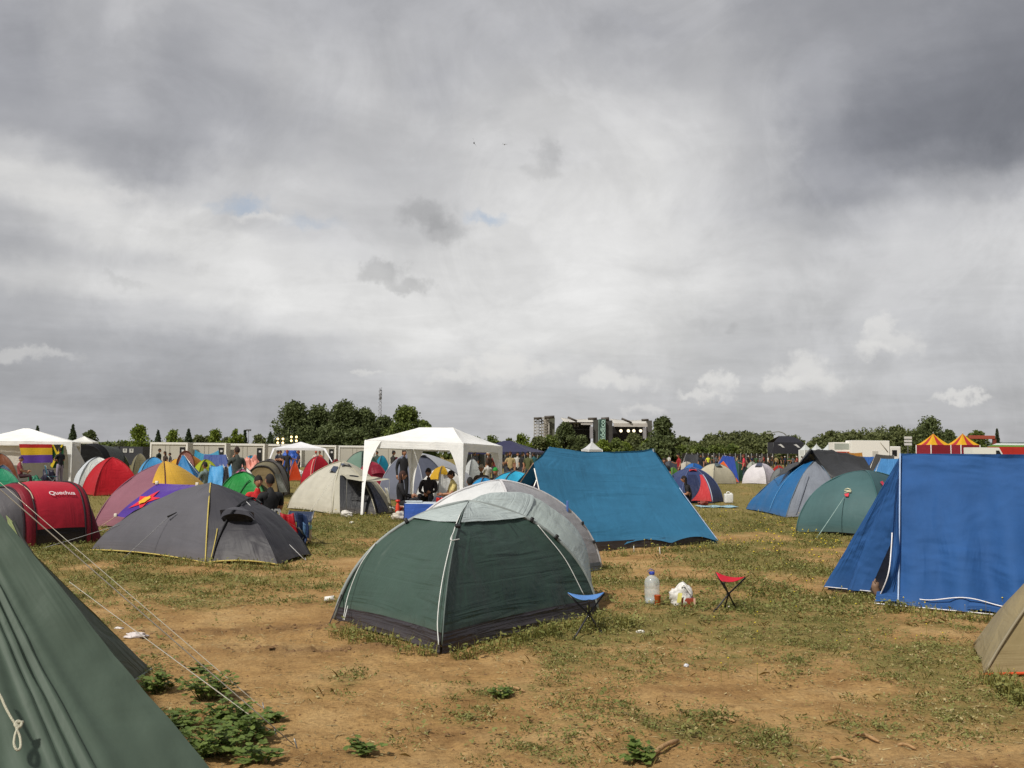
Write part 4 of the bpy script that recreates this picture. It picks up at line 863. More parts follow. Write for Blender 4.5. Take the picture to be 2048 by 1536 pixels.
# ------------------------------------------------------------------ left middle tents
def popup_tent():
    a, b = G(72, 1092), G(176, 1085); d = (b-a).normalized(); n = Vector((-d.y, d.x, 0)); w = -n*.72; ca, cb = a+n*.72, b+n*.72
    tip = G(209, 1083)+n*.40; lt = G(-30, 1098)+n*.72
    hoops = [(lt, w*.75, .55), (ca-d*.20, w*.99, .97), (ca, w, 1.03), (cb-d*.05, w, 1.04), (cb+d*.07, w*.97, 1.0), (tip, w*.50, .06)]
    r = tunnel('popup_tent', 'crimson pop-up tunnel tent with white lettering beside the grey dome', hoops, ['#5c5a5e', '#8a1c2e', '#c82a3e', '#8a1c2e', '#6a1028'], 'near tents', pw=.8, nth=30, bulge=.03, nlong=12, sleeve=('#2a1a22', .020), low=('#140d10', .06, (2,)), fab=dict(trans=.22, rough=.5, bump=.3, scale=3, dirt=.1))
    S = root_S[r.name]; vs, fs = text_verts('Quechua', 1.0, .016); xs = [v.x for v in vs]; w_ = max(xs)-min(xs)
    # lettering across the near side, wrapped on the curve
    e1, e2 = S(2, .30, .30), S(2, .86, .30); wd = (e2-e1).length*.99; sc = wd/w_
    def wrap(v):
        u = .33+.53*(v.x-min(xs))/w_; vv = .275+ v.y*sc/3.0*.98; p = S(2, u, vv); q = S(2, u, vv+.01); t = (q-p).normalized(); nn = d.cross(t).normalized(); nn = nn if nn.dot(n) < 0 else -nn; return p+nn*.030
    MB().add([wrap(v) for v in vs], fs).build('lettering', plain('#f2e6e6', .6), r, smooth=False)
    MB().tube(smooth_line([S(1, .9, .47)+Vector((0, -.02, .02)), S(1, .95, .33)-n*.03, S(2, .0, .25)-n*.03], 12), .008, 5).build('guy_line', plain('#c9b49a', .8), r)
popup_tent()
def grey_tent():
    Wc, S1, S2, Ec = G(182, 1101), G(412, 1127), G(556, 1131), G(624, 1110); ap = V(422, 966, 16.6)
    N1, N2 = Vector((X(520, 19.0).x, 19.0, 0)), Vector((X(300, 18.6).x, 18.6, 0))
    fab = dict(trans=.10, rough=.52, bump=.35, scale=3.5, dirt=.15)
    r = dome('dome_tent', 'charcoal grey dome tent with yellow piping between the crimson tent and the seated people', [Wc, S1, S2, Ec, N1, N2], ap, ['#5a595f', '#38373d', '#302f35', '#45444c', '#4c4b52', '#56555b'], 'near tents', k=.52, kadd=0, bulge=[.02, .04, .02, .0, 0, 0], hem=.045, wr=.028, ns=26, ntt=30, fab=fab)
    S = root_S[r.name]; ye = plain('#b9a758', .7); dk = fabric('#17171b', trans=0)
    MB().tube([S(0, 1, .985*k/26, .012) for k in range(27)], .011, 5).build('piping', ye, r)
    MB().tube([S(1, .05+.12*(k/10), .33*k/10, .016) for k in range(11)], .009, 5).build('piping', ye, r)
    MB().tube([S(0, k/30, 0, .006)+Vector((0, 0, .010)) for k in range(31)]+[S(1, k/20, 0, .006)+Vector((0, 0, .012)) for k in range(1, 21)], .011, 5).build('piping', ye, r)
    MB().grid(lambda s, t: S(1, s, .0, .0)+Vector((0, .05, -.03+.06*t)), 20, 2).build('groundsheet', fabric('#0e0e12', trans=0), r); MB().grid(lambda s, t: S(0, s, 0, 0)+Vector((0, .05, -.03+.06*t)), 20, 2).build('groundsheet', fabric('#0e0e12', trans=0), r)
    # dark arch over the entrance and its hood
    arch = smooth_line([onsurf(S, (0, 1, 2), *q, .025) for q in ((424, 1116), (433, 1088), (446, 1056), (464, 1026), (484, 1004), (506, 992), (532, 992))], 40)
    MB().tube(arch, .016, 6).build('pole_sleeve', dk, r)
    c0 = S(1, .62, .42, .0); ux = (S(1, .9, .42)-S(1, .34, .42)).normalized(); uz = Vector((0, -.35, .94)).normalized(); nn = Vector((-.12, -1, .25)).normalized()
    def hood(u, v): a = math.pi*u; return c0+ux*(-.26*math.cos(a))+uz*(.02+.19*math.sin(a)*(1-v)+.11*v)+nn*(.02+.19*math.sin(a)*v)
    MB().grid(hood, 20, 8).build('vent_hood', fabric('#4b4a50', **fab), r); 
    MB().grid(lambda u, v: c0+ux*(-.25*math.cos(math.pi*u))*(1-.25*v)+uz*(.10*math.sin(math.pi*u)*(1-v)-.30*v*math.sin(math.pi*u)**.5)+nn*.035, 18, 6).build('vent', fabric('#15151a', trans=0), r)
    pt = onsurf(S, (0,), 340, 1034, .02); q = [pt, pt+Vector((.14, -.05, .075)), pt+Vector((.02, -.06, -.02))]; MB().tube([pt+Vector((.12, -.02, .06)), pt+Vector((-.01, -.05, -.01))], [.010, .022], 4).build('guy_tab', plain('#131316', .7), r)
    guy(r, pt, G(242, 1121), .0045, '#8a8a8c'); guy(r, arch[28], G(610, 1120), .006, '#bdbdbd'); guy(r, S(2, .6, .62, .03), G(645, 1085), .004, '#8f8f8f'); guy(r, S(0, .05, .3), G(80, 1098), .004, '#9b9b9b')
grey_tent()
def mauve_tent():
    Wc, Sc = G(186, 1053), Vector((X(336, 21.0).x, 21.0, 0)); ap = V(328, 926, 23.4); base = Vector((ap.x, ap.y, 0)); Ec = Vector((X(458, 23.6).x, 23.6, 0)); Nc = base*2-Sc; M = lerp(Sc, Ec, .5)+(lerp(Sc, Ec, .5)-base)*.35
    r = dome('dome_tent', 'mauve dome tent with yellow panels and a purple flag on its side', [Wc, Sc, Ec, Nc], ap, ['#93616f', '#93616f', '#8a5a6a', '#93616f'], 'tents on the left', k=.6, kadd=.0, bulge=[.05, .05, .05, 0], hem=.04, wr=.03, ns=20, ntt=22, fab=dict(trans=.22, rough=.5, bump=.4, scale=3.5), sleeve=('#7a4f60', .016))
    S = root_S[r.name]
    MB().grid(lambda s, t: S(1, .0+.99*s, .30+.70*t, .05), 14, 14).build('flysheet', fabric('#dcae3a', trans=.25, rough=.5, bump=.3, scale=3), r); MB().grid(lambda s, t: S(0, .74+.26*s, .52+.48*t, .05), 8, 14).build('flysheet', fabric('#dcae3a', trans=.25, rough=.5, bump=.3, scale=3), r)
    ar = [S(1, k/16, .29, .05) for k in range(17)]; MB().tube(ar, .022, 6).build('pole_sleeve', fabric('#5a2a1c', trans=0), r)
    # the flag: a thing of its own, lying over the near corner
    A, B, C_, D_ = V(315, 967, 20.9), V(395, 970, 20.6), V(232, 1032, 20.9), V(288, 1040, 20.3); fl = thing('flag', 'purple flag with a red star pegged over the mauve tent', 'flag', (X(310, 20.7)))
    def ff(u, v): p = lerp(lerp(A, B, u), lerp(C_, D_, u), v); return p+Vector((0, -.05, .02))*math.sin(math.pi*v)+Vector((0, -1, 0))*(.02*math.sin(v*11+u*4)+.25*(math.sin(math.pi*u)*.25))
    MB().grid(ff, 24, 24).build('cloth', fabric('#56389c', trans=.25, bump=.3, dirt=0), fl)
    st = []; 
    for k in range(10): a = math.pi*(.5+k/5); rr = (.22 if k % 2 == 0 else .095); st.append((.34+1.5*rr*math.cos(a), .52-rr*math.sin(a)*1.4))
    off = Vector((0, -.02, .008)); ctr = ff(.34, .52)+off*1.5
    MB().add([ctr]+[ff(min(1, max(0, u)), min(1, max(0, v)))+off for u, v in st], [(0, k+1, (k+1) % 10+1) for k in range(10)]).build('star', plain('#c81c34', .8), fl, smooth=False)
    e = [ff(.34+.09*math.cos(t*.5236)*(1+.25*(t % 2)), .52-.10*math.sin(t*.5236)*(1+.25*(t % 2)))+off*2.2 for t in range(12)]; MB().add([ctr+off]+e, [(0, k+1, (k+1) % 12+1) for k in range(12)]).build('emblem', plain('#d0a020', .8), fl, smooth=False)
    MB().tube([ff(0, 1), G(196, 1056)], .005, 4).build('cord', plain('#c9b49a', .8), fl)
    for u, v in ((0, 0), (1, 0), (0, 1)): MB().box(ff(u, v)+off*2, .06, .05, .07, None, .01).build('clip', plain('#e4dccc', .7), fl)
mauve_tent()
# ------------------------------------------------------------------ small things in the foreground
def foot(px, py): p = G(px, py); return Vector((p.x, p.y, gz(p.x, p.y)))
def stool(label, seatpx, feet, c, hub):
    fp = [foot(*f) for f in feet]; ctr = sum(fp, Vector())/3; root = thing('tripod_stool', label, 'stool', (ctr.x, ctr.y, 0), 'folding stools')
    sp = [V(px, py, ctr.y+dy) for px, py, dy in seatpx]; hb = V(hub[0], hub[1], ctr.y); metal = plain('#2c2a2e', .45, .3)
    order = [1, 2, 0] if len(sp) == 3 else [0, 1, 2]
    for k in range(3):
        top = sp[k]-Vector((0, 0, .012)); bt = fp[(k+1) % 3] if False else min(fp, key=lambda f: ((hb-top).to_2d().normalized()-(f-hb).to_2d().normalized()).length)
        MB().tube([bt-Vector((0, 0, .01)), hb, top], .0085, 7).build('leg', metal, root); MB().tube([bt-Vector((0, 0, .01)), lerp(bt, hb, .16)], .011, 7).build('rubber_foot', plain('#141416', .8), root)
    MB().box(hb, .035, .035, .04, None, .008).build('hub', plain('#18181a', .5), root)
    cm = sum(sp, Vector())/3
    def f(u, v):                    # barycentric grid: u along, v towards corner 2
        p = lerp(lerp(sp[0], sp[1], u), sp[2], v); a, b, c_ = (1-v)*(1-u), (1-v)*u, v; s = 1-(a*a+b*b+c_*c_)
        q = lerp(p, cm, .22*27*a*b*c_+.16*(1-abs(a-b)-0 if False else s)*.5); return q-Vector((0, 0, .055*s))
    MB().grid(f, 14, 14).build('seat', fabric(c, trans=.15, bump=.2, scale=9, dirt=.1), root, thick=.004)
stool('blue topped folding tripod stool beside the green dome tent', [(1135, 1185, -.02), (1209, 1184, .10), (1178, 1199, -.20)], [(1145, 1277), (1206, 1266), (1178, 1248)], '#5d8fd0', (1178, 1228))
stool('red topped folding tripod stool standing apart on the soil', [(1432, 1144, .02), (1491, 1153, .08), (1447, 1163, -.20)], [(1426, 1224), (1474, 1218), (1449, 1216)], '#d01f35', (1457, 1188))
def clear(c='#e8f0f4', name='clear_plastic'):
    key = ('c', c)
    if key in MATS: return MATS[key]
    m = bpy.data.materials.new(name); nt, N, L, b = nodes(m); b.inputs['Base Color'].default_value = lin(c)+(1,); b.inputs['Roughness'].default_value = .12; b.inputs['Alpha'].default_value = .34; b.inputs['Specular IOR Level'].default_value = .8; MATS[key] = m; return m
def jug():
    p = foot(1304, 1205); t = thing('water_bottle', 'large clear plastic water bottle with a blue cap on the soil', 'bottle', p)
    prof = [(.070, 0), (.082, .012), (.083, .07), (.079, .085), (.083, .10), (.083, .155), (.079, .168), (.083, .18), (.083, .235), (.072, .268), (.045, .292), (.026, .305), (.025, .322)]
    MB().lathe(p, prof, 26).build('body', clear(), t); MB().lathe(p, [(.060, .004), (.076, .014), (.077, .055), (.0, .056)], 22).build('water', clear('#c8d6dc'), t)
    MB().lathe(p, [(.029, .312), (.030, .316), (.030, .340), (.026, .345), (.001, .346)], 20).build('cap', plain('#2b3f9a', .4), t)
    MB().tube([p+Vector((-.03, 0, .326)), p+Vector((-.05, -.01, .35)), p+Vector((-.015, -.012, .375)), p+Vector((.03, 0, .35))], .004, 5).build('handle', plain('#2b3f9a', .4), t)
    q = foot(1315, 1208); t2 = thing('cup', 'orange brown plastic cup against the clear water bottle', 'cup', q)
    MB().lathe(q, [(.028, 0), (.031, .004), (.036, .10), (.037, .105), (.033, .104), (.029, .02)], 18).build('body', plain('#a84a1c', .35), t2); MB().lathe(q, [(.034, .088), (.001, .094)], 16).build('foam', plain('#e8dcc0', .6), t2)
jug()
def crumple(name, label, px, py, w, h, c, cat, seed=0, d=.8, mat=None, group=None, z=0):
    p = foot(px, py); p.z += z; mb = MB(); rs = random.Random(seed)
    def f(u, v):
        a = 2*math.pi*u; e = math.pi*(v-.5); d3 = Vector((math.cos(a)*math.cos(e), math.sin(a)*math.cos(e), math.sin(e))); k = 1+(.55 if name != 'plastic_bag' else .38)*noise.fractal(d3*(2.1 if name != 'plastic_bag' else 1.5)+Vector((seed*3.7, 0, 0)), .7, 2.2, 4)
        return p+Vector((d3.x*w/2*k, d3.y*w/2*d*k, max(-.01, h*.45+d3.z*h*.55*k)))
    mb.grid(f, 30, 18); o = mb.build(name, mat or plain(c, .5, var=.1, bump=.4, scale=30), None, smooth=True); tag(o, label, cat, group); return o
def bag():
    o = crumple('plastic_bag', 'white plastic shopping bag with yellow print slumped on a red box', 1362, 1210, .25, .22, '#d2d0cc', 'bag', 6, .6)
    p = foot(1362, 1211); MB().grid(lambda u, v: p+Vector((-.06+.045*u+.02*v, -.088+.02*v, .05+.10*v)), 6, 6).build('print', plain('#cfc86e', .6), o, wr=.012, ws=9)
    MB().tube(smooth_line([p+Vector((.0, -.03, .20)), p+Vector((.03, -.04, .235)), p+Vector((.06, -.05, .19)), p+Vector((.10, -.06, .13))], 12), .008, 5).build('handle', plain('#e2e0dc', .5), o)
    q = foot(1377, 1212); t = thing('drink_carton', 'red brown carton under the white shopping bag', 'carton', q); MB().box(q+Vector((.0, .04, .05)), .15, .10, .10, None, .008).build('body', plain('#8c3a22', .6), t); MB().box(q+Vector((.063, -.012, .055)), .022, .006, .088, None, .002).build('label', plain('#c9a890', .6), t)
bag()
def litter():
    p = foot(657, 1203); t = thing('paper_cup', 'white cup lying on its side left of the green dome', 'cup', p); ax = Vector((1, .25, -.12)).normalized(); n = 16
    MB().tube([p+Vector((-.045, 0, .034)), p+Vector((-.045, 0, .034))+ax*.002, p+Vector((.05, .02, .036))], [.024, .026, .034], n).build('body', plain('#e2e0da', .6), t); MB().tube([p+Vector((.0495, .02, .036)), p+Vector((.053, .021, .036))], [.036, .036], n).build('rim', plain('#f0eee8', .5), t)
    crumple('paper_scrap', 'crumpled white paper scrap with print in the churned soil', 272, 1272, .17, .05, '#cfc6c4', 'litter', 11, .7, group='paper litter'); crumple('paper_scrap', 'smaller white paper scrap left of the crumpled one', 238, 1257, .08, .02, '#d6d0cc', 'litter', 12, .6, group='paper litter')
    crumple('plastic_bag', 'crumpled white plastic bag on the grass before the beige tent', 693, 1034, .30, .16, '#c9c5bd', 'bag', 13, .6); crumple('plastic_bag', 'tiny white wrapper beside the crumpled bag in the grass', 704, 1046, .10, .05, '#dcd8d0', 'litter', 14)
    crumple('plastic_bag', 'white rubbish bag leaning at the foot of the blue camp table', 797, 1040, .34, .2, '#bdb6a8', 'bag', 15, .7)
    crumple('paper_scrap', 'white paper scrap on the soil right of the blue stool', 1281, 1267, .07, .025, '#e0dcd2', 'litter', 17, .6, group='paper litter'); crumple('bottle_cap', 'pale grey bottle cap in the weeds at lower centre', 1373, 1333, .035, .025, '#d2d4da', 'litter', 18)
    crumple('paper_scrap', 'pale paper scrap under the red stool', 1462, 1214, .06, .02, '#e6dcd0', 'litter', 19, .6, group='paper litter')
    for k, (lab, a, b, r) in enumerate((('thick dry stick at the lower right with a forked look', (1300, 1520), (1356, 1484), .014), ('short pale dry stick in the lower right weeds', (1712, 1474), (1758, 1490), .010), ('dry stick lying right of the short pale one', (1795, 1492), (1832, 1500), .009), ('curved dry twig on bare soil at lower right', (1428, 1440), (1470, 1447), .009), ('thin dry twig at the bottom edge right of centre', (1660, 1520), (1702, 1526), .008), ('slim twig on the soil below the green dome', (1000, 1376), (1050, 1388), .007))):
        A, B = foot(*a)+Vector((0, 0, r)), foot(*b)+Vector((0, 0, r*1.2)); m = (A+B)/2+Vector((0, .012, .012)); tag(MB().tube(smooth_line([A, m, B], 8), [r*.8]+[r]*7+[r*.6], 7).build('stick', plain('#a07f58', .9, var=.25, scale=50), None, wr=.004, ws=30), lab, 'stick', 'dry sticks')
litter()
def weed_plant(px, py, w, h, n, lab, seed):
    n = int(n*.62); w *= 1.12
    rs = np.random.default_rng(seed); p = foot(px, py); t = thing('weed_plant', lab, 'plant', p, 'leafy weeds by the guy lines'); st = MB(); co = []
    for k in range(n):
        a = rs.random()*6.283; rr = w*.5*rs.random()**.6; tip = p+Vector((math.cos(a)*rr, math.sin(a)*rr, h*(.35+.75*rs.random())*(1-.45*(rr/(w*.5))**2))); st.tube([p+Vector((math.cos(a)*rr*.3, math.sin(a)*rr*.3, -.01)), lerp(p, tip, .6)+Vector((0, 0, .01)), tip], [.0028, .0022, .0014], 4)
        for q in range(5):
            b = lerp(p, tip, .45+.14*q) if q < 4 else tip; c_ = np.array(b)+rs.normal(0, .010, 3); a2 = rs.random()*6.283; L_ = (.022+.026*rs.random()); up = rs.normal(.25, .35)
            for lf in (-1, 0, 1):
                d = np.array([math.cos(a2+lf*.95), math.sin(a2+lf*.95), up*.8]); d /= np.linalg.norm(d); s = np.cross(d, [rs.normal(0, .25), rs.normal(0, .25), 1]); s /= np.linalg.norm(s); nn = np.cross(s, d)
                co.append([c_, c_+d*L_*.35+s*L_*.34+nn*L_*.06, c_+d*L_*.8+s*L_*.30, c_+d*L_*1.05-nn*L_*.05, c_+d*L_*.8-s*L_*.30, c_+d*L_*.35-s*L_*.34+nn*L_*.06])
    st.build('stem', plain('#56662e', .7), t); arrays_mesh('leaves', np.array(co), 6, leafmat('#587036', '#8c9c54', 'weed_plant_leaves', .55, .4), t, np.array(p))
for k, (px, py, w, h, n, lab) in enumerate(((318, 1384, .30, .13, 34, 'small leafy weed at the corner of the sage green porch flap'), (415, 1400, .40, .20, 58, 'leafy weed on the far side of the guy lines'), (400, 1345, .16, .10, 10, 'sprig of weed under the upper guy lines'), (455, 1446, .36, .16, 50, 'broad leafy weed straddled by the guy lines'), (345, 1462, .34, .14, 44, 'leafy weed hugging the slope of the sage green tent'), (425, 1506, .46, .18, 66, 'largest leafy weed in the lower left foreground'), (500, 1476, .34, .15, 46, 'leafy weed growing round the guy line pegs'), (545, 1440, .18, .09, 14, 'thin weed just beyond the guy line pegs'), (520, 1528, .26, .10, 20, 'leafy weed at the bottom edge right of the largest one'), (375, 1545, .2, .12, 18, 'weed at the bottom edge against the sage green tent'), (725, 1500, .18, .09, 16, 'lone leafy weed at the bottom left of centre'), (1280, 1520, .2, .09, 18, 'lone leafy weed beside the thick dry stick'), (1005, 1395, .16, .08, 12, 'single weed on bare soil under the green dome'))):
    weed_plant(px, py, w, h, n, lab, 40+k)
def edge_weeds():                        # greener growth along tent hems
    segs = [((700, 1262), (870, 1308), 150), ((905, 1312), (1190, 1236), 260), ((1150, 1262), (1260, 1250), 120), ((230, 1122), (590, 1140), 260), ((1190, 1112), (1430, 1095), 200), ((1600, 1076), (1720, 1084), 80), ((1770, 1218), (2020, 1244), 200), ((1960, 1362), (2048, 1420), 160), ((575, 1028), (780, 1036), 150), ((80, 1104), (200, 1092), 60)]
    co = []; bl = []
    for a, b, n in segs:
        A, B = G(*a), G(*b); d = (B-A).normalized(); nn = Vector((d.y, -d.x, 0)); nn = nn if nn.y < 0 else -nn
        for k in range(int(n*.5)):
            p = lerp(A, B, rng.random())+nn*abs(rng.normal(0, .12)); p.z = gz(p.x, p.y); sc = .5+rng.random()**2; q = p.y/10
            for l in range(8):
                a2 = rng.random()*6.283; hh = rng.random()*.085*sc*min(1.3, .6+q*.4); c_ = np.array(p)+[math.cos(a2)*.025*sc, math.sin(a2)*.025*sc, hh]; dd = np.array([math.cos(a2), math.sin(a2), rng.normal(.3, .4)]); dd /= np.linalg.norm(dd); s = np.cross(dd, [rng.normal(0, .3), rng.normal(0, .3), 1]); s /= np.linalg.norm(s); L_ = .032*sc
                co.append([c_, c_+dd*L_*.35+s*L_*.3, c_+dd*L_*.75+s*L_*.25, c_+dd*L_, c_+dd*L_*.75-s*L_*.25, c_+dd*L_*.35-s*L_*.3])
            for l in range(3):
                a2 = rng.random()*6.283; b0 = np.array(p)+[rng.normal(0, .03), rng.normal(0, .03), -.005]; hh = .05+.09*rng.random(); t_ = b0+np.array([math.cos(a2)*.4*hh, math.sin(a2)*.4*hh, hh]); s = np.array([-math.sin(a2), math.cos(a2), 0])*.0035; m_ = (b0+t_)/2+[0, 0, .01]; bl.append([b0-s, b0+s, m_+s*.7, t_, m_-s*.7])
    tag(arrays_mesh('hem_weeds', np.array(co), 6, WEED), 'low weeds crowding the hems of the near tents', kind='stuff'); tag(arrays_mesh('hem_grass', np.array(bl), 5, GRN), 'longer grass left standing along the tent hems', kind='stuff')
edge_weeds()

# ------------------------------------------------------------------ the group under the white gazebo
A_, B_, C_, D_ = V(731, 880, 27.4), V(926, 886, 26.6), V(1003, 892, 29.4), V(824, 888, 30.2)
gz0 = lambda p: Vector((p.x, p.y, 0))
gazebo('big white party gazebo with tapering fabric legs over the camp table', [gz0(A_), gz0(B_), gz0(C_), gz0(D_)], [A_.z, B_.z, C_.z, D_.z], 2.34, 1.0, feet={0: G(723, 1031)}, legw=.07, flare=.42)
def camp_table():
    a, b = G(812, 1050), None; a = Vector((X(811, 24.8).x, 24.8, 0)); t = thing('camp_table', 'low camp table with a blue cloth hanging down its side', 'table', a+Vector((.7, .5, 0)), 'camp furniture'); h = .40; w, d = 1.5, 1.0; c = a+Vector((w/2, d/2, 0))
    MB().box(c+Vector((0, 0, h)), w, d, .03, None, .008).build('top', plain('#b9c3cc', .6), t)
    MB().grid(lambda u, v: a+Vector((w*u, -.02-.015*math.sin(u*16)*(1-v), .02+(h-.01)*v)), 30, 6).build('tablecloth', fabric('#4068c4', trans=.15, bump=.3), t)
    MB().grid(lambda u, v: a+Vector((-.02-.01*math.sin(u*12), d*u, .02+(h-.01)*v)), 14, 6).build('tablecloth', fabric('#4068c4', trans=.15, bump=.3), t)
    for x in (.1, w-.1):
        for y in (.1, d-.1): MB().tube([a+Vector((x, y, 0)), a+Vector((x, y, h))], .014, 6).build('leg', plain('#8e9294', .4, .5), t)
    top = a.z+h+.015
    def on(px, Y, z=top): p = V(px, 1000, Y); return Vector((p.x, Y, z))
    for k, (px, Y, c_) in enumerate(((878, 25.3, '#c22a22'), (884, 25.4, '#c8312a'), (875, 25.5, '#b8281f'))): p = on(px, Y); tag(MB().lathe(p, [(.030, 0), (.033, .005), (.033, .11), (.026, .12), (.001, .121)], 14).build('drink_can', plain(c_, .3, .4), None), 'red drink cans standing together on the camp table', 'can', 'red cans on the camp table')
    p = on(827, 25.5); bx = thing('serving_tray', 'grey tray lying on the near end of the camp table', 'tray', p); MB().box(p+Vector((.02, 0, .012)), .42, .30, .02, None, .006).build('base', plain('#5a666c', .4), bx); MB().box(p+Vector((.02, -.145, .03)), .42, .012, .03, None, .003).build('rim', plain('#c8d2d6', .4), bx)
    q = foot(800, 1034); co_ = thing('cool_bag', 'orange red cool bag on the ground left of the camp table', 'bag', q); MB().box(q+Vector((0, .05, .14)), .24, .2, .28, None, .02).build('body', plain('#d43a16', .6), co_); MB().box(q+Vector((0, .05, .285)), .25, .21, .02, None, .008).build('lid', plain('#c9b8a8', .6), co_); MB().tube([q+Vector((-.10, -.06, .28)), q+Vector((-.03, -.085, .12)), q+Vector((.05, -.07, .16)), q+Vector((.1, -.06, .28))], .010, 5).build('strap', plain('#e0d4c8', .6), co_)
    q = Vector((q.x-.02, 25.9, 0)); bt = thing('drink_bottle', 'red capped bottle standing behind the cool bag', 'bottle', q); MB().lathe(q, [(.05, 0), (.055, .01), (.055, .3), (.03, .36), (.03, .40)], 14).build('body', plain('#d8452a', .35), bt); MB().lathe(q, [(.05, .40), (.055, .405), (.055, .45), (.001, .455)], 12).build('cap', plain('#d02a1c', .4), bt)
    return a
camp_table()
def folding_chair(label, p, face, c='#b9b8b0', seat=.30, w=.44, back=.5, cloth=None, legc='#7e8284', group='camp furniture'):
    t = thing('camp_chair', label, 'chair', p, group); M_ = Matrix.Rotation(R(face), 3, 'Z'); T = lambda x, y, z: Vector(p)+M_ @ Vector((x, y, z)); m = plain(legc, .4, .5); fm = cloth or fabric(c, trans=.1)
    for s in (-1, 1):
        MB().tube([T(s*w/2, .22, 0), T(s*w/2, -.18, seat)], .011, 6).build('leg', m, t); MB().tube([T(s*w/2, -.20, 0), T(s*w/2, .20, seat)], .011, 6).build('leg', m, t)
        MB().tube([T(s*w/2, -.18, seat), T(s*w/2, -.30, seat+back)], .011, 6).build('back_frame', m, t)
    MB().grid(lambda u, v: T((u-.5)*w, -.19+.4*v, seat-.03*math.sin(math.pi*u)), 8, 6).build('seat', fm, t, thick=.006)
    MB().grid(lambda u, v: T((u-.5)*w, -.19-.11*v-.03*math.sin(math.pi*u), seat+.06+(back-.08)*v), 8, 6).build('backrest', fm, t, thick=.006); return t
folding_chair('beige folding chair at the near end of the camp table', X(797, 26.2), -75, '#b4b2a4', seat=.26)
person('long haired person in dark clothes seated in profile at the camp table', X(803, 26.4), -80, 'low', '#1b1a1e', '#1c1d22', '#3a2118', 'long', 'long', group='people at the camp table')
person('person in a dark jacket and sunglasses facing us at the camp table', X(858, 28.6), 172, 'low', '#231d20', '#22242c', '#1d1512', 'short', 'long', shades=True, h=1.04, group='people at the camp table')
person('person in a yellow and white top wearing sunglasses, right end of the camp table', X(906, 27.6), 105, 'low', '#c9b878', '#3c4050', '#201611', 'short', 'short', shades=True, group='people at the camp table')
person('person in a long black jacket standing under the gazebo behind the table', X(808, 33.5), 205, 'stand', '#17171b', '#191a20', '#17110f', 'short', 'long', group='people under the white gazebo')
person('person in black carrying a bag beyond the white gazebo', X(786, 52), -60, 'walk', '#26221f', '#2a2624', '#17110f', 'short', 'long', group='people under the white gazebo')

# beige igloo with an awning
def igloo():
    Wc, S1, S2, Ec = G(574, 1016), G(664, 1028), G(752, 1031), G(787, 1025); ap = V(684, 922, 29.4); N1, N2 = Vector((X(745, 31.6).x, 31.6, 0)), Vector((X(640, 31.4).x, 31.4, 0)); fab = dict(trans=.2, rough=.55, bump=.5, scale=3.2)
    r = dome('dome_tent', 'beige dome tent with its door open under a rolled out awning', [Wc, S1, S2, Ec, N1, N2], ap, ['#cbc7b8', '#bab6a6', '#b0ac9c', '#bab6a6', '#bab6a6', '#cbc7b8'], 'tents round the white gazebo', k=.42, bulge=[.01, .05, .03, 0, 0, 0], hem=.03, wr=.03, ns=18, ntt=20, fab=fab, sleeve=('#aaa590', .014),
             vent=[(0, '#3f4a5e', .80, .70, .42), (1, '#4a5468', .55, .80, .34)])
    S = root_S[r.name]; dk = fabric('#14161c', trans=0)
    MB().grid(lambda u, v: S(1, .18+.82*u-.06*v, .01+.56*v, .02), 12, 10).build('dark_doorway_sheet', dk, r); MB().grid(lambda u, v: S(2, u*.75*(1-.55*v), .01+.50*v, .025), 10, 10).build('dark_doorway_sheet', dk, r)  # dark sheets over the panels, interior shade put into their colour
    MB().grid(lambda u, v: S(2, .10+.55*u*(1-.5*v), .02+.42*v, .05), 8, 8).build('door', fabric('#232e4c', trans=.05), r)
    MB().grid(lambda u, v: S(1, .45+.4*u, .18+.36*v, .05), 8, 8).build('inner_panel', fabric('#141418', trans=0, bump=.8), r, wr=.03, ws=5)  # near-black sheet, shade inside the doorway painted as its colour
    a0, a1 = S(1, .15, .60, .02), S(2, .55, .56, .02); b0, b1 = V(694, 957, 26.9), V(779, 958, 27.2)
    MB().grid(lambda u, v: lerp(lerp(a0, a1, u), lerp(b0, b1, u), v)-Vector((0, 0, .07*math.sin(math.pi*u)*(v))), 14, 10).build('awning', fabric('#bdb8a4', trans=.15, rough=.5), r, wr=.012)
    for b in (b0, b1): MB().tube([Vector((b.x, b.y-.05, 0)), b], .005, 6).build('awning_pole', plain('#8c8a80', .5, .3), r)
    guy(r, S(0, .95, .6), G(612, 1034), .005)
igloo()

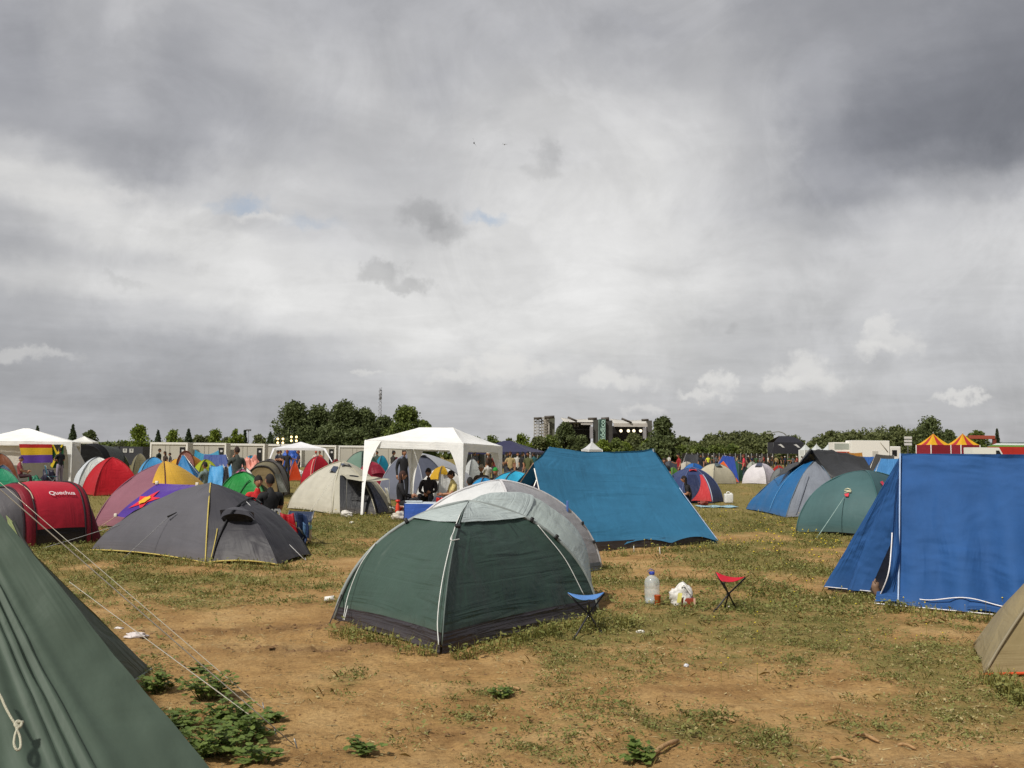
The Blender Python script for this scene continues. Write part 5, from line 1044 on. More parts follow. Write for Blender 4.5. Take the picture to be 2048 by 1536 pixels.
# ------------------------------------------------------------------ seated pair and their kit, left of the beige tent
person('person in a red T-shirt sitting behind the charcoal grey tent', X(517, 19.6), -150, 'low', '#b81e20', '#2a2c38', '#15100e', 'short', group='people beside the charcoal tent')
bk = person('person in a black T-shirt sitting with back to us beside the red shirt', X(543, 18.7), 35, 'low', '#121316', '#23252e', '#17100f', 'short', h=1.04, group='people beside the charcoal tent')
def shirt_print():
    vs, fs = text_verts('(BV', .11, .01); mb = MB(); mb.add([Vector((-v.x+.05, -.165-.02*0, .52+v.y)) for v in vs], [f[::-1] for f in fs]); me = bpy.data.meshes.new('shirt_print'); me.from_pydata(mb.v, [], mb.f); me.materials.append(plain('#d8d8d6', .6)); o = bpy.data.objects.new('shirt_print', me); COL.objects.link(o); o.parent = bk
shirt_print()
def kit():
    p = Vector((X(588, 18.0).x, 18.0, 0)); t = folding_chair('folding chair draped with a red towel and a navy jacket', p, 160, '#24324e', seat=.33, w=.5, back=.26)
    red = fabric('#a8101e', trans=.1, bump=.5, dirt=0); nav = fabric('#26375c', trans=.05, bump=.6, dirt=0)
    w = thing('towel', 'red towel hanging over the front of the folding chair', 'towel', p+Vector((-.03, -.2, .1))); f = lambda x0, x1, y0: (lambda u, v: p+Vector((lerp(x0, x1, u)-.02+.03*v, y0-.03*math.sin(u*9)-.04*math.sin(math.pi*v), .06+.44*v)))
    MB().grid(lambda u, v: p+Vector((-.17+.24*u+.13*(1-v), -.26-.03*math.sin(u*9)+.16*max(0, v-.8), .06+.52*v-.04*math.sin(u*3))), 12, 14).build('cloth', red, w, wr=.015, ws=5, thick=.01)
    j = thing('jacket', 'navy jacket hung on the right of the folding chair', 'jacket', p+Vector((.15, -.1, .1))); MB().grid(lambda u, v: p+Vector((.07+.20*u+.05*math.sin(v*3), -.22-.04*math.sin(u*8)+.1*u, .08+.50*v-.06*u*u)), 12, 14).build('cloth', nav, j, wr=.02, ws=5, thick=.015)
    MB().grid(lambda u, v: p+Vector((.22+.10*u, -.14-.03*math.sin(u*5), .22+.20*v-.10*u)), 8, 8).build('sleeve', fabric('#4c6e94', trans=.05), j, wr=.015, ws=6, thick=.015)
    q = foot(616, 1086); c = thing('canister', 'beige canister with a pale green lid at the corner of the charcoal tent', 'canister', q); MB().lathe(q, [(.055, 0), (.060, .01), (.060, .25), (.001, .251)], 20).build('body', plain('#b79a6c', .5), c); MB().lathe(q, [(.061, .245), (.064, .25), (.064, .315), (.06, .322), (.001, .323)], 20).build('lid', plain('#7fbca6', .4), c)
    b = q+Vector((-.02, .0, .323)); bt = thing('water_bottle', 'small water bottle on top of the beige canister', 'bottle', b); MB().lathe(b, [(.024, 0), (.027, .006), (.027, .075), (.012, .10), (.012, .112)], 14).build('body', clear('#dfeaf6'), bt); MB().lathe(b, [(.014, .108), (.014, .125), (.001, .126)], 10).build('cap', plain('#dfe6f0', .4), bt)
kit()
mu = person('person in a grey T-shirt standing with one hand at the face', X(475, 30), 35, 'face', '#39403c', '#4a4f5a', '#2a1a12', group='people among the left tents')
person('small dark haired person sitting before the light blue tarpaulin', X(411, 33), 60, 'chair', '#6a7a78', '#20263a', '#1a1210', h=.96, group='people among the left tents')
person('person in a dark green top standing left of the yellow tent', X(318, 62), -100, 'stand', '#1f2c26', '#23262c', '#14100e', group='three people at the white cabins', h=1.02)
person('person in brown, middle of the three at the white cabins', X(331, 64), 140, 'stand', '#3a2c24', '#23262c', '#2c1a12', 'long', group='three people at the white cabins', h=.93)
person('person partly hidden by the yellow tent, rightmost of the three at the cabins', X(341, 66), 120, 'stand', '#2f3036', '#23262c', '#1d1411', group='three people at the white cabins', h=.88)

# ------------------------------------------------------------------ left middle and far tents
LM = 'tents crowded on the left of the field'
far_dome('scarlet dome tent behind the mauve one', 224, 38.2, 124, 915, ['#b81422', '#c41a28', '#a81220', '#b81422'], 38, LM, k=.55, sleeve=('#a01420', .014), ns=12, ntt=14)
far_dome('white dome tent with dark creases beside the scarlet one', 196, 46, 108, 914, ['#c9cfd6', '#d6d8d4', '#c9cfd6', '#d6d8d4'], 30, LM, k=.62, ns=12, ntt=14, wr=.035, fab=dict(trans=.15, bump=.9, scale=4))
far_dome('sky blue dome tent behind the mauve one', 308, 44, 84, 914, ['#4f9fd4', '#4696cc', '#4f9fd4', '#4f9fd4'], 25, LM, k=.72)
tunnel('tunnel_tent', 'orange yellow tunnel tent with a maroon arched door', [(X(334, 60), Vector((0, -1.3, 0)), .55), (X(352, 58.5), Vector((0, -1.3, 0)), 1.2), (X(384, 58), Vector((0, -1.35, 0)), 1.42), (X(410, 59), Vector((0, -1.3, 0)), .95), (X(424, 60), Vector((0, -1.0, 0)), .3)], ['#cf9a22', '#cf9a22', '#d08a1c', '#cf8a1c'], LM, wr=.02)
MBd = None
def arch_door(label_root, px, Y, wpx, py_top, py_base, c, edge='#5a2a1c'):
    w = wpx/F*Y; a, b = V(px, py_top, Y).z, max(0, V(px, py_base, Y).z); c0 = X(px, Y); o = MB().grid(lambda u, v: c0+Vector((-w/2*math.cos(math.pi*u)*(v**.4), 0, b+(a-b)*math.sin(math.pi*u)*v)), 20, 6)
    o = o.build('door', fabric(c), label_root); MB().tube([c0+Vector((-w/2*math.cos(math.pi*k/20), -.03, b+(a-b)*math.sin(math.pi*k/20))) for k in range(21)], .03, 5).build('pole_sleeve', plain(edge, .7), o)
arch_door([o for o in SC.objects if o.get('label', '').startswith('orange yellow tunnel')][0], 372, 56.4, 36, 902, 935, '#a2716a')
def ridge_px(label, pxa, pxb, Y, ya, yb, pxn0, pxn1, cols, depth=2.0, group=LM, dY=0, **kw):
    r0, r1 = V(pxa, ya, Y), V(pxb, yb, Y+dY); d = Vector((r1.x-r0.x, r1.y-r0.y, 0)).normalized(); n = Vector((-d.y, d.x, 0)); n0, n1 = X(pxn0, Y-depth/2), X(pxn1, Y+dY-depth/2)
    return ridge_tent('ridge_tent', label, r0, r1, (n0, n1), (n0+n*depth, n1+n*depth), cols, group=group, **kw)
ridge_px('azure tarpaulin tent with a sharp peak in front of the lime one', 364, 368, 40, 911, 911, 334, 412, ['#1878b4', '#1878b4', '#1670a8', '#1670a8'], sag=.0, wr=.04)
far_dome('lime green dome tent behind the sharp azure peak', 412, 45, 70, 919, ['#a4b022', '#98a41c', '#a4b022', '#a4b022'], 35, LM, k=.7, pole_c='#7a8018')
ridge_px('turquoise tarpaulin slung between poles before the second white cabin', 390, 437, 64, 899, 900, 384, 442, ['#2f8fb4']*4, sag=.28, depth=1.6)
ridge_px('navy blue square tent right of the orange yellow one', 408, 452, 52, 909, 909, 402, 466, ['#24428a', '#24428a', '#1f3a7c', '#1f3a7c'], sag=.02)
ridge_px('light blue tarpaulin crumpled over a low shelter', 420, 446, 31, 930, 930, 414, 450, ['#52a4dc', '#52a4dc', '#4a98d0', '#4a98d0'], sag=.05, wr=.09, depth=1.5)
ridge_px('sky blue tarpaulin strip stretched right of the crumpled one', 440, 462, 36, 931, 928, 436, 470, ['#4a9cd2']*4, sag=.08, depth=1.4)
ridge_px('black tent flap standing open behind the green dome', 449, 456, 29.5, 934, 933, 440, 452, ['#1a171a']*4, sag=0, depth=1.0)
far_dome('white low dome behind the person in grey', 488, 36, 66, 934, ['#d6d4ce', '#e0ded6', '#d6d4ce', '#d6d4ce'], 20, LM, k=.7)
far_dome('turquoise dome tent before the third white cabin', 502, 56, 50, 911, ['#2e98bc', '#2688ac', '#2e98bc', '#2e98bc'], 35, LM, k=.75)
crumple('blanket', 'salmon pink blanket heaped on a low tent', 501, 985, 1.1, 1.35, '#d08878', 'blanket', 23, .5)
far_dome('pink dome tent peeping over the green one', 484, 29, 64, 938, ['#c86a96', '#c05c8a', '#c86a96', '#c86a96'], 30, LM, k=.75)
gd = far_dome('bright green dome tent with a curved zip', 486, 24.6, 128, 944, ['#2f9a4a', '#2c9446', '#2f9a4a', '#2f9a4a'], 12, LM, k=.72, ns=14, ntt=16, wr=.03, sleeve=('#1c5a30', .014))
S_ = root_S[gd.name]; MB().tube([S_(1, .30+.5*(k/16), .15+.5*math.sin(math.pi*.5*(k/16)), .02) for k in range(17)], .012, 5).build('zip', plain('#17502a', .7), gd)
kh = tunnel('tunnel_tent', 'khaki tunnel tent with a dark arched doorway and a propped flap', [(X(524, 37), Vector((-.62, -.05, 0)), 1.12), (X(533, 38.4), Vector((-.66, -.05, 0)), 1.28), (X(548, 40.2), Vector((-.62, -.05, 0)), 1.22), (X(560, 41.6), Vector((-.4, 0, 0)), .5)], ['#7d7558', '#5f5a50', '#5a5650'], LM, sleeve=('#2b2620', .035), ends=('#96835e', None), wr=.02)
MB().grid(lambda u, v: lerp(lerp(V(549, 948, 36.6), V(561, 948, 36.8), u), lerp(V(560, 985, 36.4), V(576, 984, 36.2), u), v), 6, 8).build('door_flap', fabric('#4a4c44', trans=.1), kh, wr=.02); MB().tube([V(560, 947, 36.7), V(578, 986, 36.1)], .035, 6).build('awning_pole', plain('#2a261f', .7), kh)
far_dome('grey dome tent with crimson edging behind the khaki tunnel', 540, 47, 78, 918, ['#4e4a4c', '#585456', '#8a2634', '#4e4a4c'], 25, LM, k=.7)
far_dome('small orange tent with a navy side by the little white gazebo', 590, 60, 34, 919, ['#cf4712', '#c8400e', '#24305e', '#cf4712'], 20, LM, k=.15)
crumple('plastic_bag', 'white carrier bag on the grass before the little orange tent', 598, 957, .9, .5, '#d8d6d2', 'bag', 29, .6)
rd = far_dome('crimson dome tent with a pale door zip beside the white gazebo', 636, 49.5, 70, 912, ['#b0182c', '#a41426', '#b0182c', '#b0182c'], 40, 'tents round the white gazebo', k=.66, ns=12, ntt=14)
S_ = root_S[rd.name]; MB().tube([S_(0, .85-.25*(k/12), .12+.62*(k/12), .02) for k in range(13)], .03, 5).build('zip', plain('#c88a7c', .7), rd)
far_dome('dark red dome tent half hidden by the crimson one', 672, 56, 34, 918, ['#8e1824', '#82141e', '#8e1824', '#8e1824'], 30, 'tents round the white gazebo', k=.7)
far_dome('two tone green dome tent before the white cabins', 724, 56, 86, 902, ['#6e8a7c', '#3e5a4c', '#3e5a4c', '#6e8a7c'], 52, 'tents round the white gazebo', k=.66, ns=10)
far_dome('teal dome tent behind the two tone green one', 764, 64, 36, 911, ['#1f8aa8', '#1a7c98', '#1f8aa8', '#1f8aa8'], 30, 'tents round the white gazebo', k=.7)
far_dome('white and maroon dome tent beyond the gazebo legs', 792, 60, 40, 914, ['#d0d0d0', '#5e1a24', '#d0d0d0', '#d0d0d0'], 30, 'tents round the white gazebo', k=.7)
far_dome('rose red dome tent behind the beige one', 744, 38.5, 84, 923, ['#a8344a', '#a02c42', '#a8344a', '#a8344a'], 30, 'tents round the white gazebo', k=.7, ns=12, ntt=14, vent=[(1, '#8e2438', .6, .6, .5)])
bg = dome('dome_tent', 'large blue grey tent with a silver flysheet and pale window behind the table', [X(756, 36.2), X(850, 34.6), X(966, 37), X(880, 40)], V(822, 906, 37), ['#6d7180', '#5b5f6e', '#b4b6ba', '#8a8e98'], 'tents round the white gazebo', k=.62, bulge=[.02, .02, .0, 0], wr=.03, ns=16, ntt=18, sleeve=('#9a9ca4', .016), vent=[(1, '#c4c4bc', .32, .80, .42)])
S_ = root_S[bg.name]; MB().grid(lambda u, v: S_(1, .42+.58*u, .02+.96*v-.10*u, .05), 14, 14).build('flysheet', fabric('#a9abb0', trans=.15), bg, wr=.03)
sv = far_dome('silver white dome tent under a draped yellow cloth', 885, 31.5, 112, 934, ['#d4d4d2', '#e4e4e0', '#c9c9c8', '#d4d4d2'], 40, 'tents round the white gazebo', k=.68, ns=14, ntt=16)
S_ = root_S[sv.name]; yc = thing('blanket', 'yellow cloth thrown over the silver white dome', 'cloth', X(872, 31)); MB().grid(lambda u, v: S_(0, .35+.65*u, .50+.52*v, .05), 16, 14).build('cloth', fabric('#c49a1c', trans=.15, bump=.7), yc, wr=.05, ws=3); MB().grid(lambda u, v: S_(1, .45*u, .62+.40*v, .05), 10, 12).build('fold', fabric('#c49a1c', trans=.15, bump=.7), yc, wr=.05, ws=3)
cy = far_dome('cyan dome tent with a blue window between the silver dome and the blue A-frame', 1030, 22.5, 170, 942, ['#2fa4cc', '#36b0d8', '#2fa4cc', '#2fa4cc'], 20, 'tents round the white gazebo', k=.7, ns=14, ntt=16, vent=[(1, '#2a5aa0', .55, .55, .34)])
far_dome('low sky blue dome at the foot of the white gazebo leg', 968, 24.5, 90, 955, ['#2c92cc', '#2c92cc', '#268ac2', '#2c92cc'], 30, 'tents round the white gazebo', k=.75)

# white gazebos left and centre-left, with their flags and people
gl = 'party gazebos'
la, lb, lc, ld = X(-62, 49), X(143, 49), X(160, 53.5), X(-40, 53.5)
lg = gazebo('white gazebo with side walls and two flags at the left edge', [la, lb, lc, ld], 2.05, 2.72, .3, flare=.25, legw=.12)
MB().grid(lambda u, v: lerp(ld, lc, u)+Vector((0, -.05, .02+1.95*v)), 26, 6).build('side_wall', fabric('#cbc9c0', trans=.15, bump=.6, scale=1.5), lg, wr=.05, ws=1.0); MB().grid(lambda u, v: lerp(lb, X(190, 50), u*(1-v))+Vector((0, .3*u, .02+1.95*v)), 10, 8).build('side_wall', fabric('#d4d4d2', trans=.15, bump=.5), lg, wr=.04, ws=1.0)
MB().grid(lambda u, v: lerp(X(0, 49.3), X(45, 49.3), u)+Vector((0, 0, .9+1.05*v)) if True else None, 6, 6).build('side_wall', fabric('#d6d0c8', trans=.15), lg, wr=.03)
def flag3(label, pa, pb, pc, pd, bands, name='flag', wr=.03, nw=24):
    fl = thing(name, label, 'flag', ((pa+pb+pc+pd)/4).to_tuple()[:2]+(0,)); f = lambda u, v: lerp(lerp(pa, pb, u), lerp(pd, pc, u), v)+Vector((0, -.05*math.sin(u*11)*v, 0))
    for v0, v1, c in bands: MB().grid(lambda u, v: f(u, lerp(v0, v1, v)), nw, 6).build('stripe', fabric(c, trans=.2, bump=.2, dirt=0), fl)
    return fl, f
flag3('red, yellow and purple striped flag hung under the left gazebo', V(38, 888, 48.6), V(104, 888.5, 48.6), V(104.5, 925, 48.6), V(45, 926.5, 48.6), ((0, .20, '#a81c1c'), (.2, .58, '#c8a41c'), (.58, 1, '#54348c')))
fj, ff = flag3('green, black and yellow cross flag beside the striped one', V(103, 889, 48.7), V(127, 889, 48.7), V(127, 936, 48.7), V(101, 936, 48.7), ((0, 1, '#1a5230'),))
o_ = Vector((0, -.02, 0)); MB().add([ff(.2, 0)+o_, ff(.95, 0)+o_, ff(.55, .42)+o_], [(0, 1, 2)]).build('stripe', plain('#1a1410', .8), fj); MB().add([ff(.06, 0)+o_*2, ff(.2, 0)+o_*2, ff(1, .85)+o_*2, ff(.9, 1)+o_*2], [(0, 1, 2, 3)]).build('stripe', plain('#c2a818', .8), fj); MB().add([ff(.86, 0)+o_*2, ff(1, 0)+o_*2, ff(.2, 1)+o_*2, ff(0, .9)+o_*2], [(0, 1, 2, 3)]).build('stripe', plain('#c2a818', .8), fj)
person('person in a dark shirt and pale trousers standing by the flags', X(121, 47.5), 60, 'folded', '#17141e', '#8f8494', '#1a1512', group='people under the left gazebo')
person('person in a pink top and violet cap sitting under the left gazebo', X(42, 44.5), -70, 'chair', '#8a3f44', '#3a1c26', '#33204e', 'cap', group='people under the left gazebo')
folding_chair('blue folding chair by the standing person under the left gazebo', X(106, 47), -60, '#1f6a86', seat=.45, back=.5)
crumple('rucksack', 'dark navy rucksack beside the blue folding chair', 97, 970, .55, .75, '#1a1530', 'bag', 31, .7); crumple('cool_box', 'green cool box on the ground under the left gazebo', 68, 972, .6, .42, '#1d6a4e', 'box', 32, .7)
far_dome('brown dome tent at the left edge before the gazebo', 2, 40, 94, 907, ['#6a3a20', '#7a4426', '#5e321c', '#6a3a20'], 30, LM, k=.6); far_dome('sea green dome tent at the left edge', 2, 29, 130, 936, ['#2f9a72', '#2a8e68', '#2f9a72', '#2f9a72'], 30, LM, k=.6); far_dome('slate blue dome behind the sea green one', 6, 33, 84, 930, ['#3a5878', '#34506e', '#3a5878', '#3a5878'], 30, LM, k=.6)
gazebo('small white canopy right behind the left gazebo', [X(138, 76), X(184, 76), X(196, 79), X(150, 79)], 2.3, 2.75, .0, flare=0, val=.12, c='#e2e2de')
tunnel('tunnel_tent', 'big black arched tent behind the white dome', [(X(170, 66), Vector((-1.4, 0, 0)), 2.0), (X(186, 66.5), Vector((-1.3, 0, 0)), 2.1), (X(226, 70), Vector((-1.0, 0, 0)), 1.9)], ['#141416', '#3f443c'], LM, ends=('#0c0c0e', None), wr=.02)
t = thing('feather_flag', 'black feather flag on a pole right of the black arched tent', 'flag', X(234, 72)); b0 = X(234, 72); MB().tube([b0, b0+Vector((.02, 0, 2.0))], .02, 6).build('pole', plain('#303030', .5), t); MB().grid(lambda u, v: b0+Vector((-.12+.30*v+(u-.5)*.34*math.sin(math.pi*min(.98, v*.9+.08)), 0, .95+1.05*v)), 6, 10).build('cloth', fabric('#121214', trans=.05), t)
far_dome('tan dome tent far back on the left', 280, 66, 44, 907, ['#8a8468', '#7e785e', '#8a8468', '#8a8468'], 30, LM, k=.7); far_dome('olive dome tent far back beside the tan one', 244, 70, 40, 909, ['#8a8a4c', '#5e6440', '#8a8a4c', '#8a8a4c'], 30, LM, k=.7)
gazebo('small white gazebo on slanted legs before the white cabins', [X(546, 68), X(650, 68), X(648, 71.4), X(560, 71.4)], 1.93, 2.38, 0, flare=.1, val=.14, c='#e6e6ea', feet={0: X(528, 66.5), 1: X(683, 66.5)})
for px, Y, fc, pose, top, lg_, hc, hk, lab in ((555, 64, -100, 'stand', '#1c2438', '#23262c', '#15100e', 'short', 'person in navy at the left end of the little white gazebo'), (562, 63, 150, 'folded', '#26262e', '#2b2c34', '#2a1a12', 'short', 'person with folded arms next to the one in navy'), (575, 58, 170, 'stand', '#1e1c1e', '#2a2620', '#8a3a20', 'short', 'tall person in black before the little white gazebo'), (598, 66, 110, 'lean', '#28223a', '#22242e', '#6a3020', 'short', 'person in a violet top under the little white gazebo'), (632, 72, 190, 'stand', '#c8b8b0', '#5a4c48', '#a8301c', 'cap', 'person in a white top and red cap right of the little white gazebo'), (640, 74, 160, 'stand', '#b8502c', '#4a3c38', '#5a2c1a', 'short', 'person in an orange top beside the red cap'), (755, 66, 150, 'stand', '#3a4c44', '#23262c', '#15100e', 'short', 'person behind the two tone green tent')):
    person(lab, X(px, Y), fc, pose, top, lg_, hc, hk, group='people by the little white gazebo')
crumple('tarpaulin', 'bright blue tarpaulin hung under the little white gazebo', 581, 944, 1.3, 1.8, '#2050a8', 'tarpaulin', 36, .25)
# ------------------------------------------------------------------ tents on the right
RT = 'tents on the right of the field'
nd = dome('dome_tent', 'navy blue dome tent with a red side door and red vent', [X(1318, 38.5), X(1362, 35.6), X(1424, 35.6), X(1446, 36.8), X(1400, 39.5)], V(1384, 935, 37.2), ['#3a4a78', '#34446f', '#323f68', '#34446f', '#3a4a78'], RT, k=.62, bulge=.0, wr=.02, ns=12, ntt=14, sleeve=('#5a6488', .014), vent=[(1, '#c42a34', .45, .78, .30)])
S_ = root_S[nd.name]; MB().grid(lambda u, v: S_(1, .12+.62*u*(1-.2*v), .02+.60*v, .02), 8, 10).build('dark_doorway_sheet', fabric('#1c2648', trans=0), nd); MB().grid(lambda u, v: S_(1, .60+(.38-.02*v)*u+.20*v*(1-u)-.28*(1-v)**3*(1-u), .03+.58*v, .04), 10, 12).build('door', fabric('#c63a3e', trans=.15), nd)  # first sheet: darker patch laid on the panel for the doorway
MB().tube([S_(2, .0, .02+.6*k/12, .03) for k in range(13)], .012, 5).build('zip', plain('#b8bcc8', .6), nd)
person('dark haired person sitting on the ground before the navy dome', X(1381, 34.8), 75, 'ground', '#17161a', '#1c1a26', '#1a110e', 'long', group='people on the right of the field')
person('person in a black T-shirt standing behind the ridge of the bright blue tent', X(1329, 37.5), 165, 'stand', '#15181a', '#23262c', '#2a1812', h=.87, group='people on the right of the field')
t = thing('sleeping_mat', 'pale blue sleeping mat laid on the grass before the navy dome', 'mat', X(1434, 33.2)); a = G(1396, 1014); b = G(1470, 1014); dm = (b-a); MB().grid(lambda u, v: a+dm*u+Vector((0, -.55+1.1*v, .02+.012*math.sin(u*15))), 20, 6).build('foam', plain('#8fb0bc', .8), t, thick=.012)
crumple('shoe_bag', 'small red brown bag on the pale blue mat', 1406, 1011, .3, .16, '#7a3020', 'bag', 41, .7)
def jerrycan():
    p = G(1457, 1006); t = thing('jerrycan', 'white plastic water canister on the grass by the navy dome', 'canister', p); MB().box(p+Vector((0, 0, .16)), .30, .22, .32, None, .03).build('body', plain('#d8d8d4', .45), t); MB().tube(smooth_line([p+Vector((-.07, 0, .32)), p+Vector((-.05, 0, .375)), p+Vector((.03, 0, .38)), p+Vector((.06, 0, .32))], 10), .018, 7).build('handle', plain('#e0e0dc', .45), t); MB().lathe(p+Vector((.10, 0, .31)), [(.035, 0), (.035, .04), (.001, .041)], 12).build('cap', plain('#e4e4e0', .4), t)
jerrycan()
bd = far_dome('cream dome tent with a small grey window behind the navy dome', 1431, 61.5, 78, 927, ['#c4bea8', '#b6b09c', '#c4bea8', '#c4bea8'], 28, RT, k=.78, ns=12, ntt=14, vent=[(1, '#56646a', .42, .78, .5)])
ridge_px('blue A-frame tent with a bright orange door', 1446, 1468, 65.5, 911, 914, 1422, 1478, ['#2c4a9e', '#2c4a9e', '#2c4a9e', '#2c4a9e'], group=RT, depth=2.2, sag=0)
o_ = [o for o in SC.objects if o.get('label', '') == 'blue A-frame tent with a bright orange door'][0]; q = [V(1432, 935, 64), V(1447, 922, 64), V(1478, 964, 62.2), V(1462, 964, 62)]; MB().grid(lambda u, v: lerp(lerp(q[0], q[1], u), lerp(q[3], q[2], u), v), 6, 8).build('door', fabric('#cc5a14', trans=.2), o_, wr=.02)
far_dome('dark green dome tent beside the blue and orange A-frame', 1478, 68, 44, 920, ['#2f5a44', '#2a503c', '#2f5a44', '#2f5a44'], 30, RT, k=.6)
far_dome('bright blue dome tent between the navy and the cream ones', 1388, 66, 56, 926, ['#2a6ab4', '#2560a8', '#2a6ab4', '#2a6ab4'], 30, RT, k=.7)
wd = far_dome('bright white dome tent with a dark triangular window', 1520, 62.5, 74, 926, ['#dcd8dc', '#c9c2cc', '#dcd8dc', '#dcd8dc'], 50, RT, k=.74, ns=12, ntt=14, wr=.03, vent=[(0, '#4c5266', .62, .76, .5)])  # second colour is violet tinted: shade on the right face painted in
far_dome('pale grey dome tent just behind the bright white one', 1504, 70, 30, 923, ['#aeb2a6', '#a2a69a', '#aeb2a6', '#aeb2a6'], 30, RT, k=.75)
far_dome('low red dome tent right of the bright white one', 1557, 66, 42, 930, ['#a02018', '#b02a1c', '#a02018', '#a02018'], 30, RT, k=.5)
far_dome('grey dome tent under the edge of the black tarpaulin', 1560, 58, 40, 936, ['#787c7e', '#6c7072', '#787c7e', '#787c7e'], 30, RT, k=.7)
far_dome('white dome tent under a dark tarpaulin far back on the right', 1373, 84, 40, 923, ['#b8b4aa', '#aca89e', '#b8b4aa', '#b8b4aa'], 30, RT, k=.8); ridge_px('dark grey tarpaulin stretched over the far white dome', 1372, 1396, 86, 908, 908, 1362, 1402, ['#3a3b40']*4, group=RT, depth=2.4, sag=.05)
far_dome('light green dome tent behind the person in black', 1346, 56, 34, 934, ['#5a8a34', '#50802e', '#5a8a34', '#5a8a34'], 30, RT, k=.6); far_dome('slate grey dome tent at the far fence behind the blue ridge', 1340, 78, 48, 922, ['#4c4e56', '#44464e', '#4c4e56', '#4c4e56'], 30, RT, k=.7)
# blue tent with a grey door under a black tarpaulin
def tarp_tent():
    Wc, Sc, Ec, Nc = G(1492, 1018), G(1572, 1035), Vector((X(1690, 28.2).x, 28.2, 0)), Vector((X(1640, 33.5).x, 33.5, 0)); ap = V(1631, 919, 30.0); fab = dict(trans=.2, rough=.5, bump=.5, scale=3.2)
    r = dome('dome_tent', 'blue dome tent with a grey door sheltering under a black tarpaulin', [Wc, Sc, Ec, Nc], ap, ['#1f68a2', '#8d939e', '#1f5f96', '#1f68a2'], RT, k=.42, kadd=0, bulge=[.02, .04, 0, 0], hem=.03, wr=.035, ns=20, ntt=22, fab=fab, sleeve=('#5a6a78', .014))
    S = root_S[r.name]; MB().tube([S(1, .16+.1*k/12, .03+.55*k/12, .02) for k in range(13)], .012, 5).build('zip', plain('#6a707c', .6), r); MB().tube([S(0, .62, .02+.8*k/12, .015) for k in range(13)], .010, 5).build('seam', plain('#4a86b4', .6), r)
    rt = thing('tarpaulin', 'black and grey tarpaulin draped over the top of the blue tent', 'tarpaulin', X(1650, 30.5), RT)
    top = [V(1617, 902, 30.0), V(1622, 900, 29.6), V(1650, 900.5, 30.4), V(1690, 908, 31.2), V(1728, 918, 31.8)]; lft = [V(1549, 953, 29.6), V(1558, 945, 29.8), V(1575, 930, 31.2), V(1592, 925, 32.4), V(1610, 922, 33.2)]; rgt = [V(1676, 963, 29.2), V(1676, 958, 29.2), V(1706, 948, 30.0), V(1740, 940, 30.8), V(1764, 949, 31.6)]
    def f(u, v):
        a, m, b = polyline(lft, u), polyline(top, u), polyline(rgt, u); s = v*2; p = lerp(a, m, s) if s < 1 else lerp(m, b, s-1); k = abs(s-1); return p+Vector((0, 0, -.16*math.sin(math.pi*min(1, k))+.03*(1-k)))
    MB().grid(f, 26, 40).build('cloth', fabric('#3c3d3f', trans=.06, rough=.5, bump=.7, scale=2.5), rt, wr=.07, ws=1.6)
    guy(rt, lft[0], G(1540, 985), .008, '#8a8a86'); guy(rt, rgt[-1], X(1790, 31), .008, '#8a8a86')
tarp_tent()
def teal_dome():
    Wc, Sc = G(1593, 1065), G(1716, 1076); ap = V(1731, 942, 22.4); base = Vector((ap.x, ap.y, 0)); Ec = base*2-Wc; Nc = base*2-Sc; Sc2 = Sc+Vector((.5, .1, 0))
    r = dome('dome_tent', 'teal green dome tent with a red and white badge left of the royal blue canvas', [Wc, Sc2, Ec, Nc], ap, ['#466668', '#3d5b60', '#466668', '#466668'], RT, k=.74, bulge=[.03, .02, 0, 0], hem=.06, wr=.016, ns=22, ntt=22, fab=dict(trans=.15, rough=.6, bump=.25, scale=3), sleeve=('#3c6264', .014))
    S = root_S[r.name]; 
    def onS(px, py): return onsurf(S, (0, 1), px, py, .03, 70)
    MB().poly([onS(1689, 989), onS(1700, 988), onS(1697, 994), onS(1692, 994)]).build('badge', plain('#c02a3c', .6), r, smooth=False)
    for k in range(3): MB().tube([onS(1689.5+k*.4, 986-k*3.2), onS(1697, 985.2-k*3.4), onS(1704-k*.6, 984.5-k*2.4)], .012, 4).build('badge_stripe', plain('#dcd8b8', .6), r)
    MB().poly([onS(1758, 965), onS(1763, 964), onS(1769, 974), onS(1764, 974)]).build('badge', plain('#b8344a', .6), r, smooth=False)
    guy(r, onS(1690, 996), G(1632, 1078), .008, '#8fa8a4'); MB().grid(lambda u, v: S(0, u, 0, .0)+Vector((0, .04, -.03+.08*v)), 20, 2).build('groundsheet', fabric('#101214', trans=0), r)
teal_dome()
ridge_px('light blue tarpaulin tent behind the teal dome', 1762, 1800, 44, 917, 917, 1748, 1806, ['#4c8cc8']*4, group=RT, depth=2, sag=.02); ridge_px('mid blue tarpaulin tent beyond the black tarpaulin', 1722, 1748, 52, 913, 913, 1712, 1756, ['#2f62ac']*4, group=RT, depth=2, sag=.02)
ridge_px('dark grey tarpaulin sheet above the light blue one', 1752, 1788, 50, 908, 911, 1738, 1796, ['#4a4844']*4, group=RT, depth=2.4, sag=.02); ridge_px('ochre flysheet below the white lorry', 1694, 1724, 70, 905, 905, 1684, 1734, ['#a87428']*4, group=RT, depth=2.2, sag=.04)

